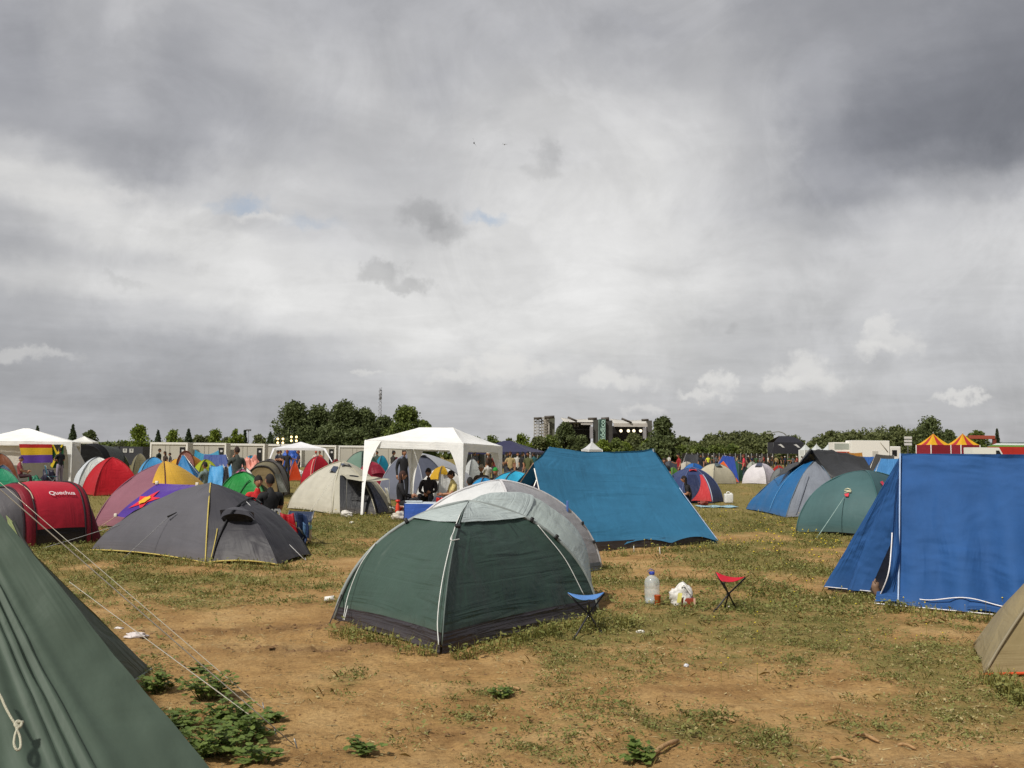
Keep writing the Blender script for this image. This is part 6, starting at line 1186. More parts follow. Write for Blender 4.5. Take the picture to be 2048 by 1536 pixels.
# ------------------------------------------------------------------ navy gazebo and the crowd below it
ng = gazebo('large navy blue gazebo with a scalloped white edged valance', [X(932, 62), X(1060, 58), X(1094, 63), X(975, 67)], 1.78, 2.46, .6, flare=0, val=.16, scallop=True, c='#2a2a4c', legc='#c9c9c6')
names = ['maroon', 'olive', 'black', 'grey', 'white', 'brown', 'navy', 'teal', 'tan', 'dark red']; hexs = ['#5a1f28', '#4c5030', '#18181a', '#5c6064', '#b8b6b0', '#4a3426', '#1e2844', '#2a5a60', '#9a8860', '#6a1a1a']
for k, (px, Y, ps, ci, hk, hc, nm) in enumerate(((948, 58, 'stand', 2, 'short', '#1a1210', 'behind the big gazebo leg'), (978, 50, 'stand', 5, 'cap', '#c8c4bc', 'in a white cap under the navy gazebo'), (975, 46, 'chair', 4, 'short', '#2a1a12', 'leaning back in the shade'), (990, 54, 'folded', 9, 'cap', '#c0bab0', 'with folded arms and a pale cap'), (1012, 56, 'stand', 2, 'short', '#15100e', 'by the right gazebo leg'), (1021, 50, 'lean', 8, 'short', '#3a2016', 'reaching out under the navy gazebo'), (1035, 55, 'stand', 4, 'short', '#17110f', 'behind the reaching person'), (1044, 52, 'stand', 2, 'short', '#120e0c', 'in the deepest shade of the gazebo'), (1057, 48, 'stand', 1, 'short', '#120e0c', 'nearest to the bright blue tent'), (1068, 56, 'folded', 7, 'short', '#1c1410', 'at the right end of the navy gazebo'), (958, 64, 'stand', 3, 'short', '#1c1410', 'at the left end of the navy gazebo'), (1000, 62, 'face', 0, 'short', '#1c1410', 'shading the eyes at the back of the gazebo'))):
    person('person in %s %s' % (names[ci], nm), X(px, Y), rng.integers(0, 360), ps, hexs[ci], ['#23262c', '#3a3c44', '#2c3040'][k % 3], hc, hk, group='crowd under the navy gazebo', skin=k % 3)
person('person in a beige cap sitting behind the cyan dome', X(963, 29.5), 20, 'chair', '#4a4038', '#2c3040', '#9c9282', 'cap', h=.98, group='capped people behind the cyan dome'); person('person in a bright green cap sitting behind the cyan dome', X(991, 28), -20, 'chair', '#2e2a2c', '#2c3040', '#1f8a34', 'cap', h=.93, group='capped people behind the cyan dome')
person('dark haired head showing between the gazebo leg and the silver dome', X(941, 23.5), 10, 'low', '#2a2c30', '#2c3040', '#1a1a1a', 'short', h=.93, group='capped people behind the cyan dome')
ob = far_dome('white tent with a hanging grey panel beside the gazebo legs', 945, 39, 50, 918, ['#c4c6c4', '#b4b8b6', '#c4c6c4', '#c4c6c4'], 30, 'tents round the white gazebo', k=.7)

# ------------------------------------------------------------------ people and fence far across the field
FP = 'people far across the field'
for k, (px, Y, fc, ps, top, lg_, hc, hk, lab) in enumerate(((1358, 62, 95, 'lean', '#8e1a22', '#4a3038', '#17110f', 'short', 'person in dark red holding a bundle behind the navy dome'), (1488, 66, 70, 'lean', '#c43444', '#3a4a58', '#5a2a1a', 'short', 'person in coral red carrying a white bag beside the cream dome'), (1459, 92, 200, 'stand', '#b8323a', '#3a3c44', '#2a1a14', 'short', 'person in red behind the blue and orange A-frame'), (1402, 84, 150, 'stand', '#15151a', '#23262c', '#120e0c', 'short', 'person in black by the far dark tarpaulin'), (1416, 120, 180, 'stand', '#c8cc3a', '#3a3c44', '#2a1a14', 'short', 'person in a yellow high visibility top at the far fence'), (1613, 150, 0, 'stand', '#8a3a2a', '#23262c', '#1a1210', 'short', 'person in rust by the far fence under the white peaks'))):
    person(lab, X(px, Y), fc, ps, top, lg_, hc, hk, group=FP)
crumple('plastic_bag', 'white carrier bag held at the side of the coral red person', 1484, 960, .7, .9, '#d8d4d4', 'bag', 44, .4, z=.1)
cn = [('white', '#b8b6b2'), ('black', '#17171a'), ('grey', '#5c6064'), ('brown', '#4a3426'), ('navy', '#1e2844'), ('red', '#8a2024'), ('tan', '#9a8860'), ('green', '#33502c')]
spots_c = [1338, 1352, 1376, 1386, 1408, 1424, 1432, 1440, 1452, 1466, 1474, 1496, 1504, 1512, 1520, 1528, 1536, 1545, 1552, 1562, 1570, 1578, 1586, 1594, 1603]
for k, px in enumerate(spots_c):
    c = cn[(k*3) % 8]; where = ['left of the blue and orange A-frame', 'right of the blue and orange A-frame', 'before the black hospitality tent'][0 if px < 1447 else 1 if px < 1540 else 2]
    person('distant person in %s, %s of the crowd standing %s' % (c[0], ['first', 'second', 'third', 'fourth', 'fifth', 'sixth', 'seventh', 'eighth', 'ninth', 'tenth'][(k if px < 1447 else k-9 if px < 1540 else k-17)], where), X(px, 118+(k*37) % 40), rng.integers(0, 360), ('stand', 'folded', 'walk', 'face')[k % 4], c[1], ['#23262c', '#3a3c44', '#2c3040', '#5a5046'][k % 4], ['#1a1210', '#3a2016', '#c8c4bc'][k % 3], 'cap' if k % 3 == 2 else 'short', group='distant crowd at the fence', skin=k % 3)
def fence(label, pa, pb, Y0, Y1, h, c, n):
    a, b = X(pa, Y0), X(pb, Y1); t = thing('mesh_fence', label, 'fence', (a+b)/2); d = (b-a)
    MB().grid(lambda u, v: a+d*u+Vector((0, .05*math.sin(u*60), .05+h*v)), 60, 3).build('mesh', fabric(c, trans=.1), t, wr=.05)
    for k in range(n): p = a+d*k/(n-1); MB().tube([p+Vector((0, -.06, 0)), p+Vector((0, -.06, h+.15))], .04, 6).build('post', plain('#8c8c88', .5), t)
fence('dark mesh fence behind the distant crowd on the right', 1318, 1545, 168, 172, 2.1, '#33302c', 22); fence('dark mesh fence behind the navy gazebo', 930, 1075, 120, 124, 2.3, '#2c2e2a', 12)
def tracks():
    m = plain('#b8a878', .95, var=.2, scale=.3); y0 = 148; a, b = X(1380, y0), X(1640, y0); tag(MB().grid(lambda u, v: lerp(a, b, u)+Vector((0, 7*v-3.5+.8*math.sin(u*9), .012)), 40, 3).build('path', m, None), 'pale dusty track crossing the far side of the field', kind='structure')
tracks()

# ------------------------------------------------------------------ cabins, lorry, show tents
def cabin(px0, px1, Y, top, k):
    a, b = X(px0, Y), X(px1, Y+.2); w = (b-a).length; h = V(px0, top, Y).z; ux = (b-a).normalized(); uy = Vector((-ux.y, ux.x, 0)); uz = Vector((0, 0, 1)); c = (a+b)/2+uy*1.2
    lab = ['white cabin at the left end of the row with a black door sign', 'second white cabin from the left behind the turquoise tarpaulin', 'third white cabin from the left behind the person in grey', 'fourth white cabin in the row, under the floodlights', 'fifth white cabin, behind the little white gazebo', 'sixth white cabin from the left behind the two tone green tent', 'white cabin at the right end of the row, seen through the big gazebo'][k]
    t = thing('site_cabin', lab, 'cabin', Vector((c.x, c.y, 0)), 'white site cabins in a row'); ax = (ux, uy, uz); wall = plain('#bab6aa', .6, var=.05); fr = plain('#f0eee8', .5, var=.05)
    MB().box(c+uz*(h/2), w-.08, 2.32, h-.06, ax).build('wall', wall, t, smooth=False); f = MB()
    for s in (-1, 1): f.box(c+ux*(s*(w/2-.07))-uy*1.18+uz*(h/2), .14, .12, h, ax)
    f.box(c-uy*1.18+uz*(h-.08), w-.28, .12, .16, ax); f.box(c-uy*1.18+uz*.08, w-.28, .12, .16, ax); f.build('frame', fr, t, smooth=False)
    MB().box(c+uz*(h+.02), w, 2.5, .08, ax).build('roof', fr, t, smooth=False); d = MB().box(c+ux*(w*.36)-uy*1.17+uz*1.12, .55, .06, 2.0, ax).build('door', plain('#141416', .5), t, smooth=False); MB().box(c+ux*(w*.36+.05)-uy*1.22+uz*1.75, .24, .02, .22, ax, .01).build('sign', plain('#c8c8c8', .6), d, smooth=False)
    for j in (-.1, .02): MB().box(c+ux*(w*j)-uy*1.175+uz*(h*.5), .03, .02, h-.4, ax).build('panel_joint', plain('#8c887c', .6), t, smooth=False)
for k, (p0, p1, Y, tp) in enumerate(((300, 375, 108, 885.5), (379, 452, 111, 886.5), (456, 529, 114, 888), (532, 603, 118, 889), (606, 672, 122, 891), (677, 747, 126, 892), (749, 818, 130, 893))): cabin(p0, p1, Y, tp, k)
def dark_cabin():
    c = X(264, 122); t = thing('site_cabin', 'dark cabin with two white square signs left of the white row', 'cabin', c); MB().box(c+Vector((0, 0, 1.1)), 3.4, 2.4, 2.2).build('wall', plain('#33343a', .6), t, smooth=False)
    for s in (-.38, .38): MB().box(c+Vector((s, -1.23, 1.72)), .48, .03, .46).build('sign', plain('#b8b8b4', .6), t, smooth=False); vs, fs = text_verts('8', .42, .01); MB().add([c+Vector((s+v.x, -1.26, 1.72+v.y)) for v in vs], fs).build('sign_mark', plain('#55565a', .6), t, smooth=False)
dark_cabin()
def floodlight(label, px, py, Y):
    p = V(px, py, Y); b = Vector((p.x, p.y, 0)); t = thing('floodlight', label, 'floodlight', b, 'lit floodlights over the cabins'); MB().tube([b, p], .05, 6).build('mast', plain('#3a3a3c', .5, .4), t)
    for dx in (-.28, .28):
        for dz in (-.2, .22): MB().lathe(p+Vector((0, 0, 0)), [(.001, 0), (.001, .001)], 6); o = MB().tube([p+Vector((dx, .12, dz)), p+Vector((dx, -.06, dz))], [.08, .14], 12).build('lamp_housing', plain('#1c1c1e', .5), t); MB().tube([p+Vector((dx, -.065, dz)), p+Vector((dx, -.08, dz))], [.13, .12], 12).build('lamp', glow('#ffe0a0', 2.2), o)
floodlight('lit floodlight on a mast left of the tall trees', 561, 882, 112); floodlight('lit floodlight higher up against the tall trees', 588, 878, 114)
def pagoda(label, px, Y, wpx, eave, peak, c, group, rot=20, c2=None, wall=None):
    cx = X(px, Y); w = wpx/F*Y; s = w/(math.cos(R(rot))+math.sin(R(rot))); K = rect(cx, s, s, R(rot)); ez, pz = V(px, eave, Y).z, V(px, peak, Y).z; t = thing('pagoda_tent', label, 'tent', cx, group); A = cx+Vector((0, 0, pz))
    for i in range(4):
        a, b = K[i]+Vector((0, 0, ez)), K[(i+1) % 4]+Vector((0, 0, ez)); f = lambda u, v: Vector((lerp(a.x, b.x, u)*(1-v**.78)+A.x*v**.78, lerp(a.y, b.y, u)*(1-v**.78)+A.y*v**.78, lerp(ez, pz, v)))
        if c2: [MB().grid(lambda u, v: f(u0+(u1-u0)*u, v), 4, 12).build('roof', fabric(cc, trans=.1, dirt=0), t) for u0, u1, cc in ((0, .33, c2), (.33, .67, c), (.67, 1, c2))]
        else: MB().grid(f, 8, 12).build('roof', fabric(c, trans=.1, dirt=0), t)
        MB().grid(lambda u, v: lerp(K[i], K[(i+1) % 4], u)+Vector((0, 0, ez*v)), 8, 4).build('wall', fabric(wall or c, trans=.1, dirt=.1), t, wr=.03)
        MB().tube([K[i], K[i]+Vector((0, 0, ez))], .06, 6).build('pole', plain('#c8c8c4', .5), t)
    MB().tube([A, A+Vector((0, 0, .18))], [.05, .02], 6).build('finial', plain('#d0d0cc', .5), t)
pagoda('white peaked marquee in front of the stage', 1184, 170, 40, 899, 883, '#c9cbcc', 'white peaked marquees', 25)
for px, l in ((1611, 'leftmost of the three small white peaked marquees'), (1633, 'middle of the three small white peaked marquees'), (1657, 'rightmost of the three small white peaked marquees')): pagoda(l, px, 150, 23, 900, 888, '#c4c8c8', 'white peaked marquees', 20)
pagoda('left red and yellow circus marquee with a pointed top', 1867, 128, 56, 890, 867, '#b02c30', 'red and yellow circus marquees', 15, '#d8a41c', '#8e2434'); pagoda('right red and yellow circus marquee with a pointed top', 1926, 132, 54, 890, 867, '#b02c30', 'red and yellow circus marquees', 15, '#d8a41c', '#8e2434')
def black_tent():
    c = X(1571, 158); t = thing('hospitality_tent', 'black hospitality tent with white emblems behind the distant crowd', 'tent', c); w = 64/F*158; z0, z1 = V(1571, 901, 158).z, V(1571, 885, 158).z; A = V(1571, 872, 158)
    MB().grid(lambda u, v: c+Vector(((u-.5)*w*(1-.1*v), -1.8, lerp(z0-.5, z1, v))), 12, 4).build('valance', fabric('#2c2c34', trans=0, dirt=0), t); MB().grid(lambda u, v: c+Vector(((u-.5)*w*.9*(1-.75*v), -1.8+1.8*v, lerp(z1, A.z, 1-(1-v)**1.8))), 12, 8).build('roof', fabric('#26262e', trans=0, dirt=0), t); MB().grid(lambda u, v: c+Vector(((u-.5)*w*.9*(1-.75*v), 1.8-1.8*v, lerp(z1, A.z, 1-(1-v)**1.8))), 12, 8).build('roof', fabric('#26262e', trans=0, dirt=0), t)
    for s in (-1, 1):
        MB().grid(lambda u, v: c+Vector((s*w*.45, (u-.5)*3.6, lerp(z0-.5, z1, v))), 4, 4).build('valance', fabric('#2c2c34', trans=0, dirt=0), t)
        for y in (-1.7, 1.7): MB().tube([c+Vector((s*w*.46, y, 0)), c+Vector((s*w*.46, y, z1))], .06, 6).build('pole', plain('#3a3a3c', .5), t)
        e = c+Vector((s*w*.24+.1, -1.84, (z0+z1)/2+.1)); MB().add([e+Vector(q) for q in ((-.55, 0, .15), (-.1, 0, .25), (.15, 0, .05), (.5, 0, -.3), (.1, 0, -.25), (-.15, 0, -.02))], [(0, 1, 2, 3, 4, 5)]).build('emblem', plain('#c8c8c8', .6), t, smooth=False)
black_tent()
def lorry():
    Y = 137; a, b, c_ = X(1703, Y), X(1779, Y), X(1802, Y); t = thing('lorry', 'long white lorry parked before the woodland', 'lorry', (a+c_)/2); wh = plain('#e6e4de', .45, var=.04); h = V(1740, 881, Y).z; dk = plain('#16171a', .4)
    MB().box((a+b)/2+Vector((0, 1.2, (h+.9)/2)), (b-a).length, 2.5, h-.9, None, .04).build('trailer', wh, t, smooth=False); MB().box(a+(b-a)*.62+Vector((0, -.065, 1.9)), .75, .03, 1.3, None).build('hatch', plain('#bdbbb4', .5), t, smooth=False); MB().tube([a+(b-a)*.75+Vector((0, -.07, h-.2)), a+(b-a)*.95+Vector((0, -.07, h-1.5))], .06, 4).build('stripe', plain('#9a9488', .5), t)
    cb = (b+c_)/2; w = (c_-b).length; MB().box(cb+Vector((.05, 1.2, 1.75)), w*.92, 2.4, 2.9, None, .12).build('cab', plain('#e0deda', .35, var=.03), t, smooth=False); MB().box(cb+Vector((-.1, -.02, 2.3)), w*.42, .03, .8, None, .01).build('window', dk, t, smooth=False); MB().box(cb+Vector((w*.38, 1.2, 2.3)), .38, 2.0, .85, None, .02).build('windscreen', plain('#3a2522', .25), t, smooth=False)
    for f in (.12, .24, .36, 1.18):
        p = a+(b-a)*f; wl = MB().tube([p+Vector((0, -.02, .5)), p+Vector((0, .3, .5))], .5, 18).build('wheel', plain('#141414', .8), t); MB().tube([p+Vector((0, -.05, .5)), p+Vector((0, -.02, .5))], .26, 14).build('rim', plain('#8a8a88', .4, .5), wl)
    c = X(1685, Y+1); t2 = thing('sales_trailer', 'white sales trailer with a red stripe at the left of the lorry', 'trailer', c); w2 = 35/F*Y; h2 = V(1685, 884.5, Y).z; MB().box(c+Vector((0, 1.1, h2/2+.2)), w2, 2.3, h2-.4, None, .04).build('body', wh, t2, smooth=False); MB().box(c+Vector((0, -.07, h2*.62)), w2, .03, .32).build('stripe', plain('#a83a20', .5), t2, smooth=False); MB().box(c+Vector((0, -.06, h2*.85)), w2*.94, .02, h2*.22).build('roof_panel', plain('#9ea49c', .5), t2, smooth=False)
    for s in (-.7, .7): MB().tube([c+Vector((s, -.03, .35)), c+Vector((s, .2, .35))], .35, 14).build('wheel', plain('#141414', .8), t2)
    p = X(1816, 131); t3 = thing('sign', 'stack of three white sign boards on a post right of the lorry', 'sign', p); z = lambda py: V(1816, py, 131).z; MB().tube([p, p+Vector((0, 0, z(874)))], .06, 6).build('post', plain('#5a5a58', .5), t3)
    for py in (875.5, 882, 888.5): MB().box(Vector((p.x, p.y-.09, z(py))), .98, .05, .30, None, .01).build('board', plain('#ccccca', .6), t3, smooth=False)
    c = X(1832, 120); t4 = thing('car', 'pale silver car half hidden behind the royal blue canvas ridge', 'car', c); prof = [(-1.9, .35), (-1.95, .75), (-1.2, .92), (-.7, 1.40), (.65, 1.42), (1.25, .98), (1.95, .85), (2.0, .4)]
    MB().add([c+Vector((x, y, z_)) for y in (0, 1.65) for x, z_ in prof], [tuple(range(8))[::-1], tuple(range(8, 16))]+[(k, (k+1) % 8, 8+(k+1) % 8, 8+k) for k in range(8)]).build('body', plain('#b4b8bc', .3, .3), t4, smooth=False); MB().add([c+Vector((x, -.012, z_)) for x, z_ in ((-1.05, .95), (-.62, 1.33), (.58, 1.35), (1.05, .98))], [(3, 2, 1, 0)]).build('window', dk, t4, smooth=False)
    for s in (-1.2, 1.25): MB().tube([c+Vector((s, -.02, .32)), c+Vector((s, .2, .32))], .32, 16).build('wheel', plain('#141414', .8), t4)
lorry()
def van():
    Y = 96; c = X(1981, Y); t = thing('van', 'white panel van parked right of the circus marquees', 'van', c); W2 = 71/F*Y; h = V(1981, 895, Y).z; x0, x1 = -W2/2, W2/2; wh = plain('#e2e2dc', .4, var=.03); prof = [(x0, .4), (x0, h), (x1-.85, h), (x1-.35, h*.66), (x1, h*.55), (x1, .4)]
    MB().add([c+Vector((x, y, z_)) for y in (0, 1.9) for x, z_ in prof], [tuple(range(6))[::-1], tuple(range(6, 12))]+[(k, (k+1) % 6, 6+(k+1) % 6, 6+k) for k in range(6)]).build('body', wh, t, smooth=False); dk = plain('#17191c', .3)
    MB().add([c+Vector((x, -.012, z_)) for x, z_ in ((x1-1.15, h*.62), (x1-1.15, h*.9), (x1-.85, h*.9), (x1-.45, h*.62))], [(3, 2, 1, 0)]).build('window', dk, t, smooth=False); MB().box(c+Vector((x0+.75, -.02, h*.36)), .5, .02, .32).build('side_mark', plain('#2a2422', .6), t, smooth=False)
    for s in (x0+.6, x1-.6): MB().tube([c+Vector((s, -.02, .36)), c+Vector((s, .2, .36))], .36, 16).build('wheel', plain('#141414', .8), t)
    Y = 112; a, b = X(1975, Y), X(2120, Y); t = thing('marquee', 'long red walled marquee with a green and white roof at the right edge', 'tent', (a+b)/2); z = lambda py: V(2010, py, Y).z; d = b-a; e, r_ = z(893.5), z(886)
    MB().grid(lambda u, v: a+d*u+Vector((0, 0, e*v)), 20, 3).build('wall', fabric('#b83028', trans=.1, dirt=.1), t, wr=.03)
    for v0, v1, cc in ((0, .5, '#5c8a2c'), (.5, 1, '#d0d4d0')): MB().grid(lambda u, v: a+d*u+Vector((2.2*lerp(v0, v1, v)*(1-u), 2.5*lerp(v0, v1, v), lerp(e, r_, lerp(v0, v1, v)))), 16, 3).build('roof', fabric(cc, trans=.1, dirt=0), t)
    Y = 140; a, b = X(1939, Y), X(1989, Y); z1, z0 = V(1960, 871, Y).z, V(1960, 878, Y).z; t = thing('entrance_arch', 'orange beam of an entrance arch behind the circus marquees', 'arch', (a+b)/2)
    MB().box((a+b)/2+Vector((0, 0, (z0+z1)/2)), (b-a).length, .6, z1-z0, None, .05).build('beam', plain('#9c4a38', .6), t, smooth=False)
    for p in (a, b): MB().box(p+Vector((0, 0, z0/2)), .4, .4, z0).build('post', plain('#7a3428', .6), t, smooth=False)
van()

# ------------------------------------------------------------------ stage
def stage():
    Y = 330; t = thing('concert_stage', 'double concert stage with scaffold towers and a green vertical banner', 'stage', X(1190, Y)); P = lambda zx, zy, dy=0: V(1040+zx/6.4, 800+zy/6.4, Y+dy); m = 1/6.4/F*Y
    def slab(name, x0, x1, y0, y1, c, dy=0, th=3.0, mat=None, **kw):
        a, b = P(x0, y1, dy), P(x1, y0, dy); lo = a.z if y1 < 600 else 0; return MB().box(Vector(((a.x+b.x)/2, Y+dy+th/2, (lo+b.z)/2)), b.x-a.x, th, b.z-lo).build(name, mat or plain(c, .8, var=.15, scale=.8), t, smooth=False)
    slab('dark_stage_block', 565, 905, 285, 640, '#17171a', 2, 8); slab('dark_stage_block', 1190, 1600, 335, 640, '#151215', 2, 8)  # solid near-black blocks drawn for the two stage openings
    for x0, x1, yb, yl in ((520, 950, 284, 226), (1150, 1640, 300, 240)):
        a, b, c, d = P(x0, yl, 8), P(x1, yl+10, 8), P(x1, yb, -3), P(x0+40, yb-4, -3); MB().grid(lambda u, v: lerp(lerp(d, c, u), lerp(a, b, u), v)+Vector((0, 0, -1.0*math.sin(math.pi*u)*.4)), 12, 4).build('roof', fabric('#dcd8d0', trans=.3, dirt=0), t, thick=.1)
    slab('fascia', 1200, 1632, 300, 341, '#b4aea8', -3.6, .4); slab('banner', 780, 930, 297, 318, '#a8a4a0', -3.5, .3); slab('truss', 565, 945, 284, 294, '#3a3430', -3.4, .8)
    for x in (640, 690, 730): slab('hanging_lamp', x, x+22, 305, 345, '#5a5654', -2, .6)
    slab('backdrop_rail', 620, 900, 372, 384, '#3c3c44', 1.5, .4); slab('tower', 945, 1008, 250, 640, '#4a4a46', -4, 3.5); slab('tower', 1096, 1182, 262, 640, '#3e3c3a', -4, 3.5); slab('tower', 1634, 1690, 262, 640, '#565450', -4, 3.5); slab('tower', 375, 446, 225, 640, '#5a5c4e', -2, 4)
    slab('speaker_stack', 897, 934, 340, 492, '#8c8a8e', -5, 1.6); slab('speaker_stack', 1580, 1618, 352, 492, '#8c8a8e', -5, 1.6); bn = slab('banner', 1008, 1094, 246, 640, '#35504a', -5, .4)
    for x in (1010, 1090): slab('banner_edge', x-4, x+4, 246, 600, '#8aa8a0', -5.3, .2)
    vs, fs = text_verts('periódico', 1.0, .015); xs = [v.x for v in vs]; L0, L1 = min(xs), max(xs); zt, zb = P(1050, 262).z, P(1050, 262).z-(P(1050, 262).z-P(1050, 640).z)*.98; sc = (zt-zb)/(L1-L0); cx = P(1050, 300, -5.4)
    MB().add([Vector((cx.x-v.y*sc*.85+.2, Y-5.45, zb+(v.x-L0)*sc)) for v in vs], fs).build('lettering', plain('#a8c8bc', .6), bn, smooth=False)
    def truss(x0, x1, y0, y1, n, c='#8c8880', r=.16, dy=-3):
        mb = MB(); 
        for j in range(n+1):
            yy = lerp(y0, y1, j/n); mb.tube([P(x0, yy, dy), P(x1, yy, dy)], r, 4)
            if j < n: y2 = lerp(y0, y1, (j+1)/n); mb.tube([P(x0, yy, dy), P(x1, y2, dy)], r*.8, 4); mb.tube([P(x1, yy, dy), P(x0, y2, dy)], r*.8, 4)
        for x in (x0, x1): a = P(x, y0, dy); mb.tube([a, Vector((a.x, a.y, 0))], r*1.3, 4)
        mb.build('scaffold', plain(c, .5, .3), t)
    truss(182, 276, 236, 470, 6); truss(282, 372, 225, 470, 6, '#9a958c'); slab('scaffold_cloth', 300, 368, 226, 470, '#8f887e', -1.5, .2); truss(1168, 1176, 262, 640, 2, '#77726a')
    for a, b, r in (((612, 219), (730, 272), .35), ((1300, 236), (1430, 292), .35), ((870, 240), (985, 238), .4), ((1556, 257), (1645, 255), .4), ((176, 236), (278, 233), .4), ((312, 222), (440, 216), .5), ((1040, 246), (1140, 240), .6)): MB().tube([P(*a, -3.8), P(*b, -3.8)], r, 5).build('boom', plain('#4a443e', .6), t)
    for x in (1290, 1385, 1455, 1542): p = P(x, 395, .5); MB().tube([p, p+Vector((0, -.5, 0))], [.35, .5], 14).build('stage_lamp', glow('#fff0d0', 1.6), t)
stage()

# ------------------------------------------------------------------ trees and hills
def crown(b, w, h, z0, n, size, seed, kind='round', nblob=26, squash=1.0):
    r = np.random.default_rng(seed); w2 = w/2
    if kind == 'conifer':
        t = r.random(n)**.7; a = r.random(n)*6.283; lay = 1-.25*np.abs(np.sin(t*22)); rr = w2*t*(.25+.75*r.random(n)**.5)*lay; c = np.stack([np.cos(a)*rr, np.sin(a)*rr, z0+(h-z0)*(1-t)-.25*rr*.5], -1)
    else:
        bl = []
        for k in range(nblob):
            a = r.random()*6.283; q = r.random()**.4; e = r.random()**.8; prof = {'round': (.55+.45*math.sin(math.pi*min(1, e*1.15+.12)))*(1 if e < .6 else math.sqrt(max(.02, 1-((e-.6)/.42)**2))), 'poplar': math.sin(math.pi*(.12+.80*e))}[kind]
            rb = (.10+.15*r.random())*min(w, h-z0); bl.append((math.cos(a)*(w2*prof-rb*.6)*q, math.sin(a)*(w2*prof-rb*.6)*q, z0+(h-z0-rb*.9)*e, rb))
        bl = np.array(bl); i = r.integers(0, nblob, n); d = unit(r.normal(0, 1, (n, 3))); rad = bl[i, 3]*(.5+.6*r.random(n)); c = bl[i, :3]+d*rad[:, None]*[1, 1, .85]; c[:, 2] = np.maximum(c[:, 2], z0*.8)
    d = unit(r.normal(0, 1, (n, 3))+[0, 0, .35]); s = unit(np.cross(d, r.normal(0, 1, (n, 3)))); sz = (size*(.5+.9*r.random(n)))[:, None]; u = np.cross(d, s); c = c+np.array(b)
    return np.stack([c-s*sz*.5, c-u*sz*.3, c+s*sz*.5, c+u*sz*.3], 1)
LEAF = {'dark': leafmat('#454f30', '#6f7a4c'), 'mid': leafmat('#4c5c2e', '#7c8844'), 'light': leafmat('#586a24', '#86943e'), 'fir': leafmat('#3c4836', '#5c6a4a'), 'olive': leafmat('#525a38', '#7c8252'), 'far': leafmat('#454e38', '#5e684a')}
BARK = plain('#3a3024', .9, var=.3, scale=3)
def tree(label, px, Y, wpx, top, kind='round', leaf='dark', z0=.25, n=2600, size=.5, seed=1, group=None, name='tree', nblob=26):
    b = X(px, Y); h = V(px, top, Y).z; w = wpx/F*Y; t = thing(name, label, 'tree', b, group); k = z0*h; mb = MB(); rs = random.Random(seed)
    mb.tube([b+Vector((0, 0, -.2)), b+Vector((.05*w*rs.uniform(-1, 1), 0, h*.4)), b+Vector((.06*w*rs.uniform(-1, 1), 0, h*.85))], [.022*h+.06, .016*h+.03, .03], 7)
    for q in range(5):
        a = rs.random()*6.28; z = k+(h-k)*rs.uniform(.0, .5); mb.tube([b+Vector((0, 0, z)), b+Vector((math.cos(a)*w*.2, math.sin(a)*w*.2, z+h*.13)), b+Vector((math.cos(a)*w*.34, math.sin(a)*w*.34, z+h*.2))], [.009*h+.02, .006*h+.015, .02], 5)
    mb.build('trunk', BARK, t); arrays_mesh('crown', crown(b, w, h, k, n, size, seed, kind, nblob), 4, LEAF[leaf], t, np.array(b)); return t
TT = 'tall trees behind the cabins'
for k, (px, Y, w, tp, lf, lab) in enumerate(((588, 172, 66, 799, 'dark', 'leftmost tall dark tree of the clump behind the cabins'), (636, 176, 58, 806, 'dark', 'second tall dark tree of the clump behind the cabins'), (686, 172, 62, 797, 'dark', 'highest dark tree in the middle of the clump'), (727, 174, 56, 812, 'dark', 'dark tree right of the highest one in the clump'), (768, 180, 46, 828, 'dark', 'lower dark tree in the gap of the clump, by the mast'), (812, 172, 62, 806, 'mid', 'lighter green tree at the right end of the tall clump'), (846, 176, 40, 838, 'mid', 'small tree on the right flank of the tall clump'), (612, 168, 60, 850, 'dark', 'low dark tree filling the foot of the tall clump on the left'), (660, 168, 66, 846, 'dark', 'low dark tree filling the foot of the tall clump in the middle'), (712, 168, 60, 850, 'dark', 'low dark tree filling the foot of the tall clump on the right'))):
    tree(lab, px, Y, w*1.8, tp, 'round', lf, .05, 9500, .46, 60+k, TT, nblob=60)
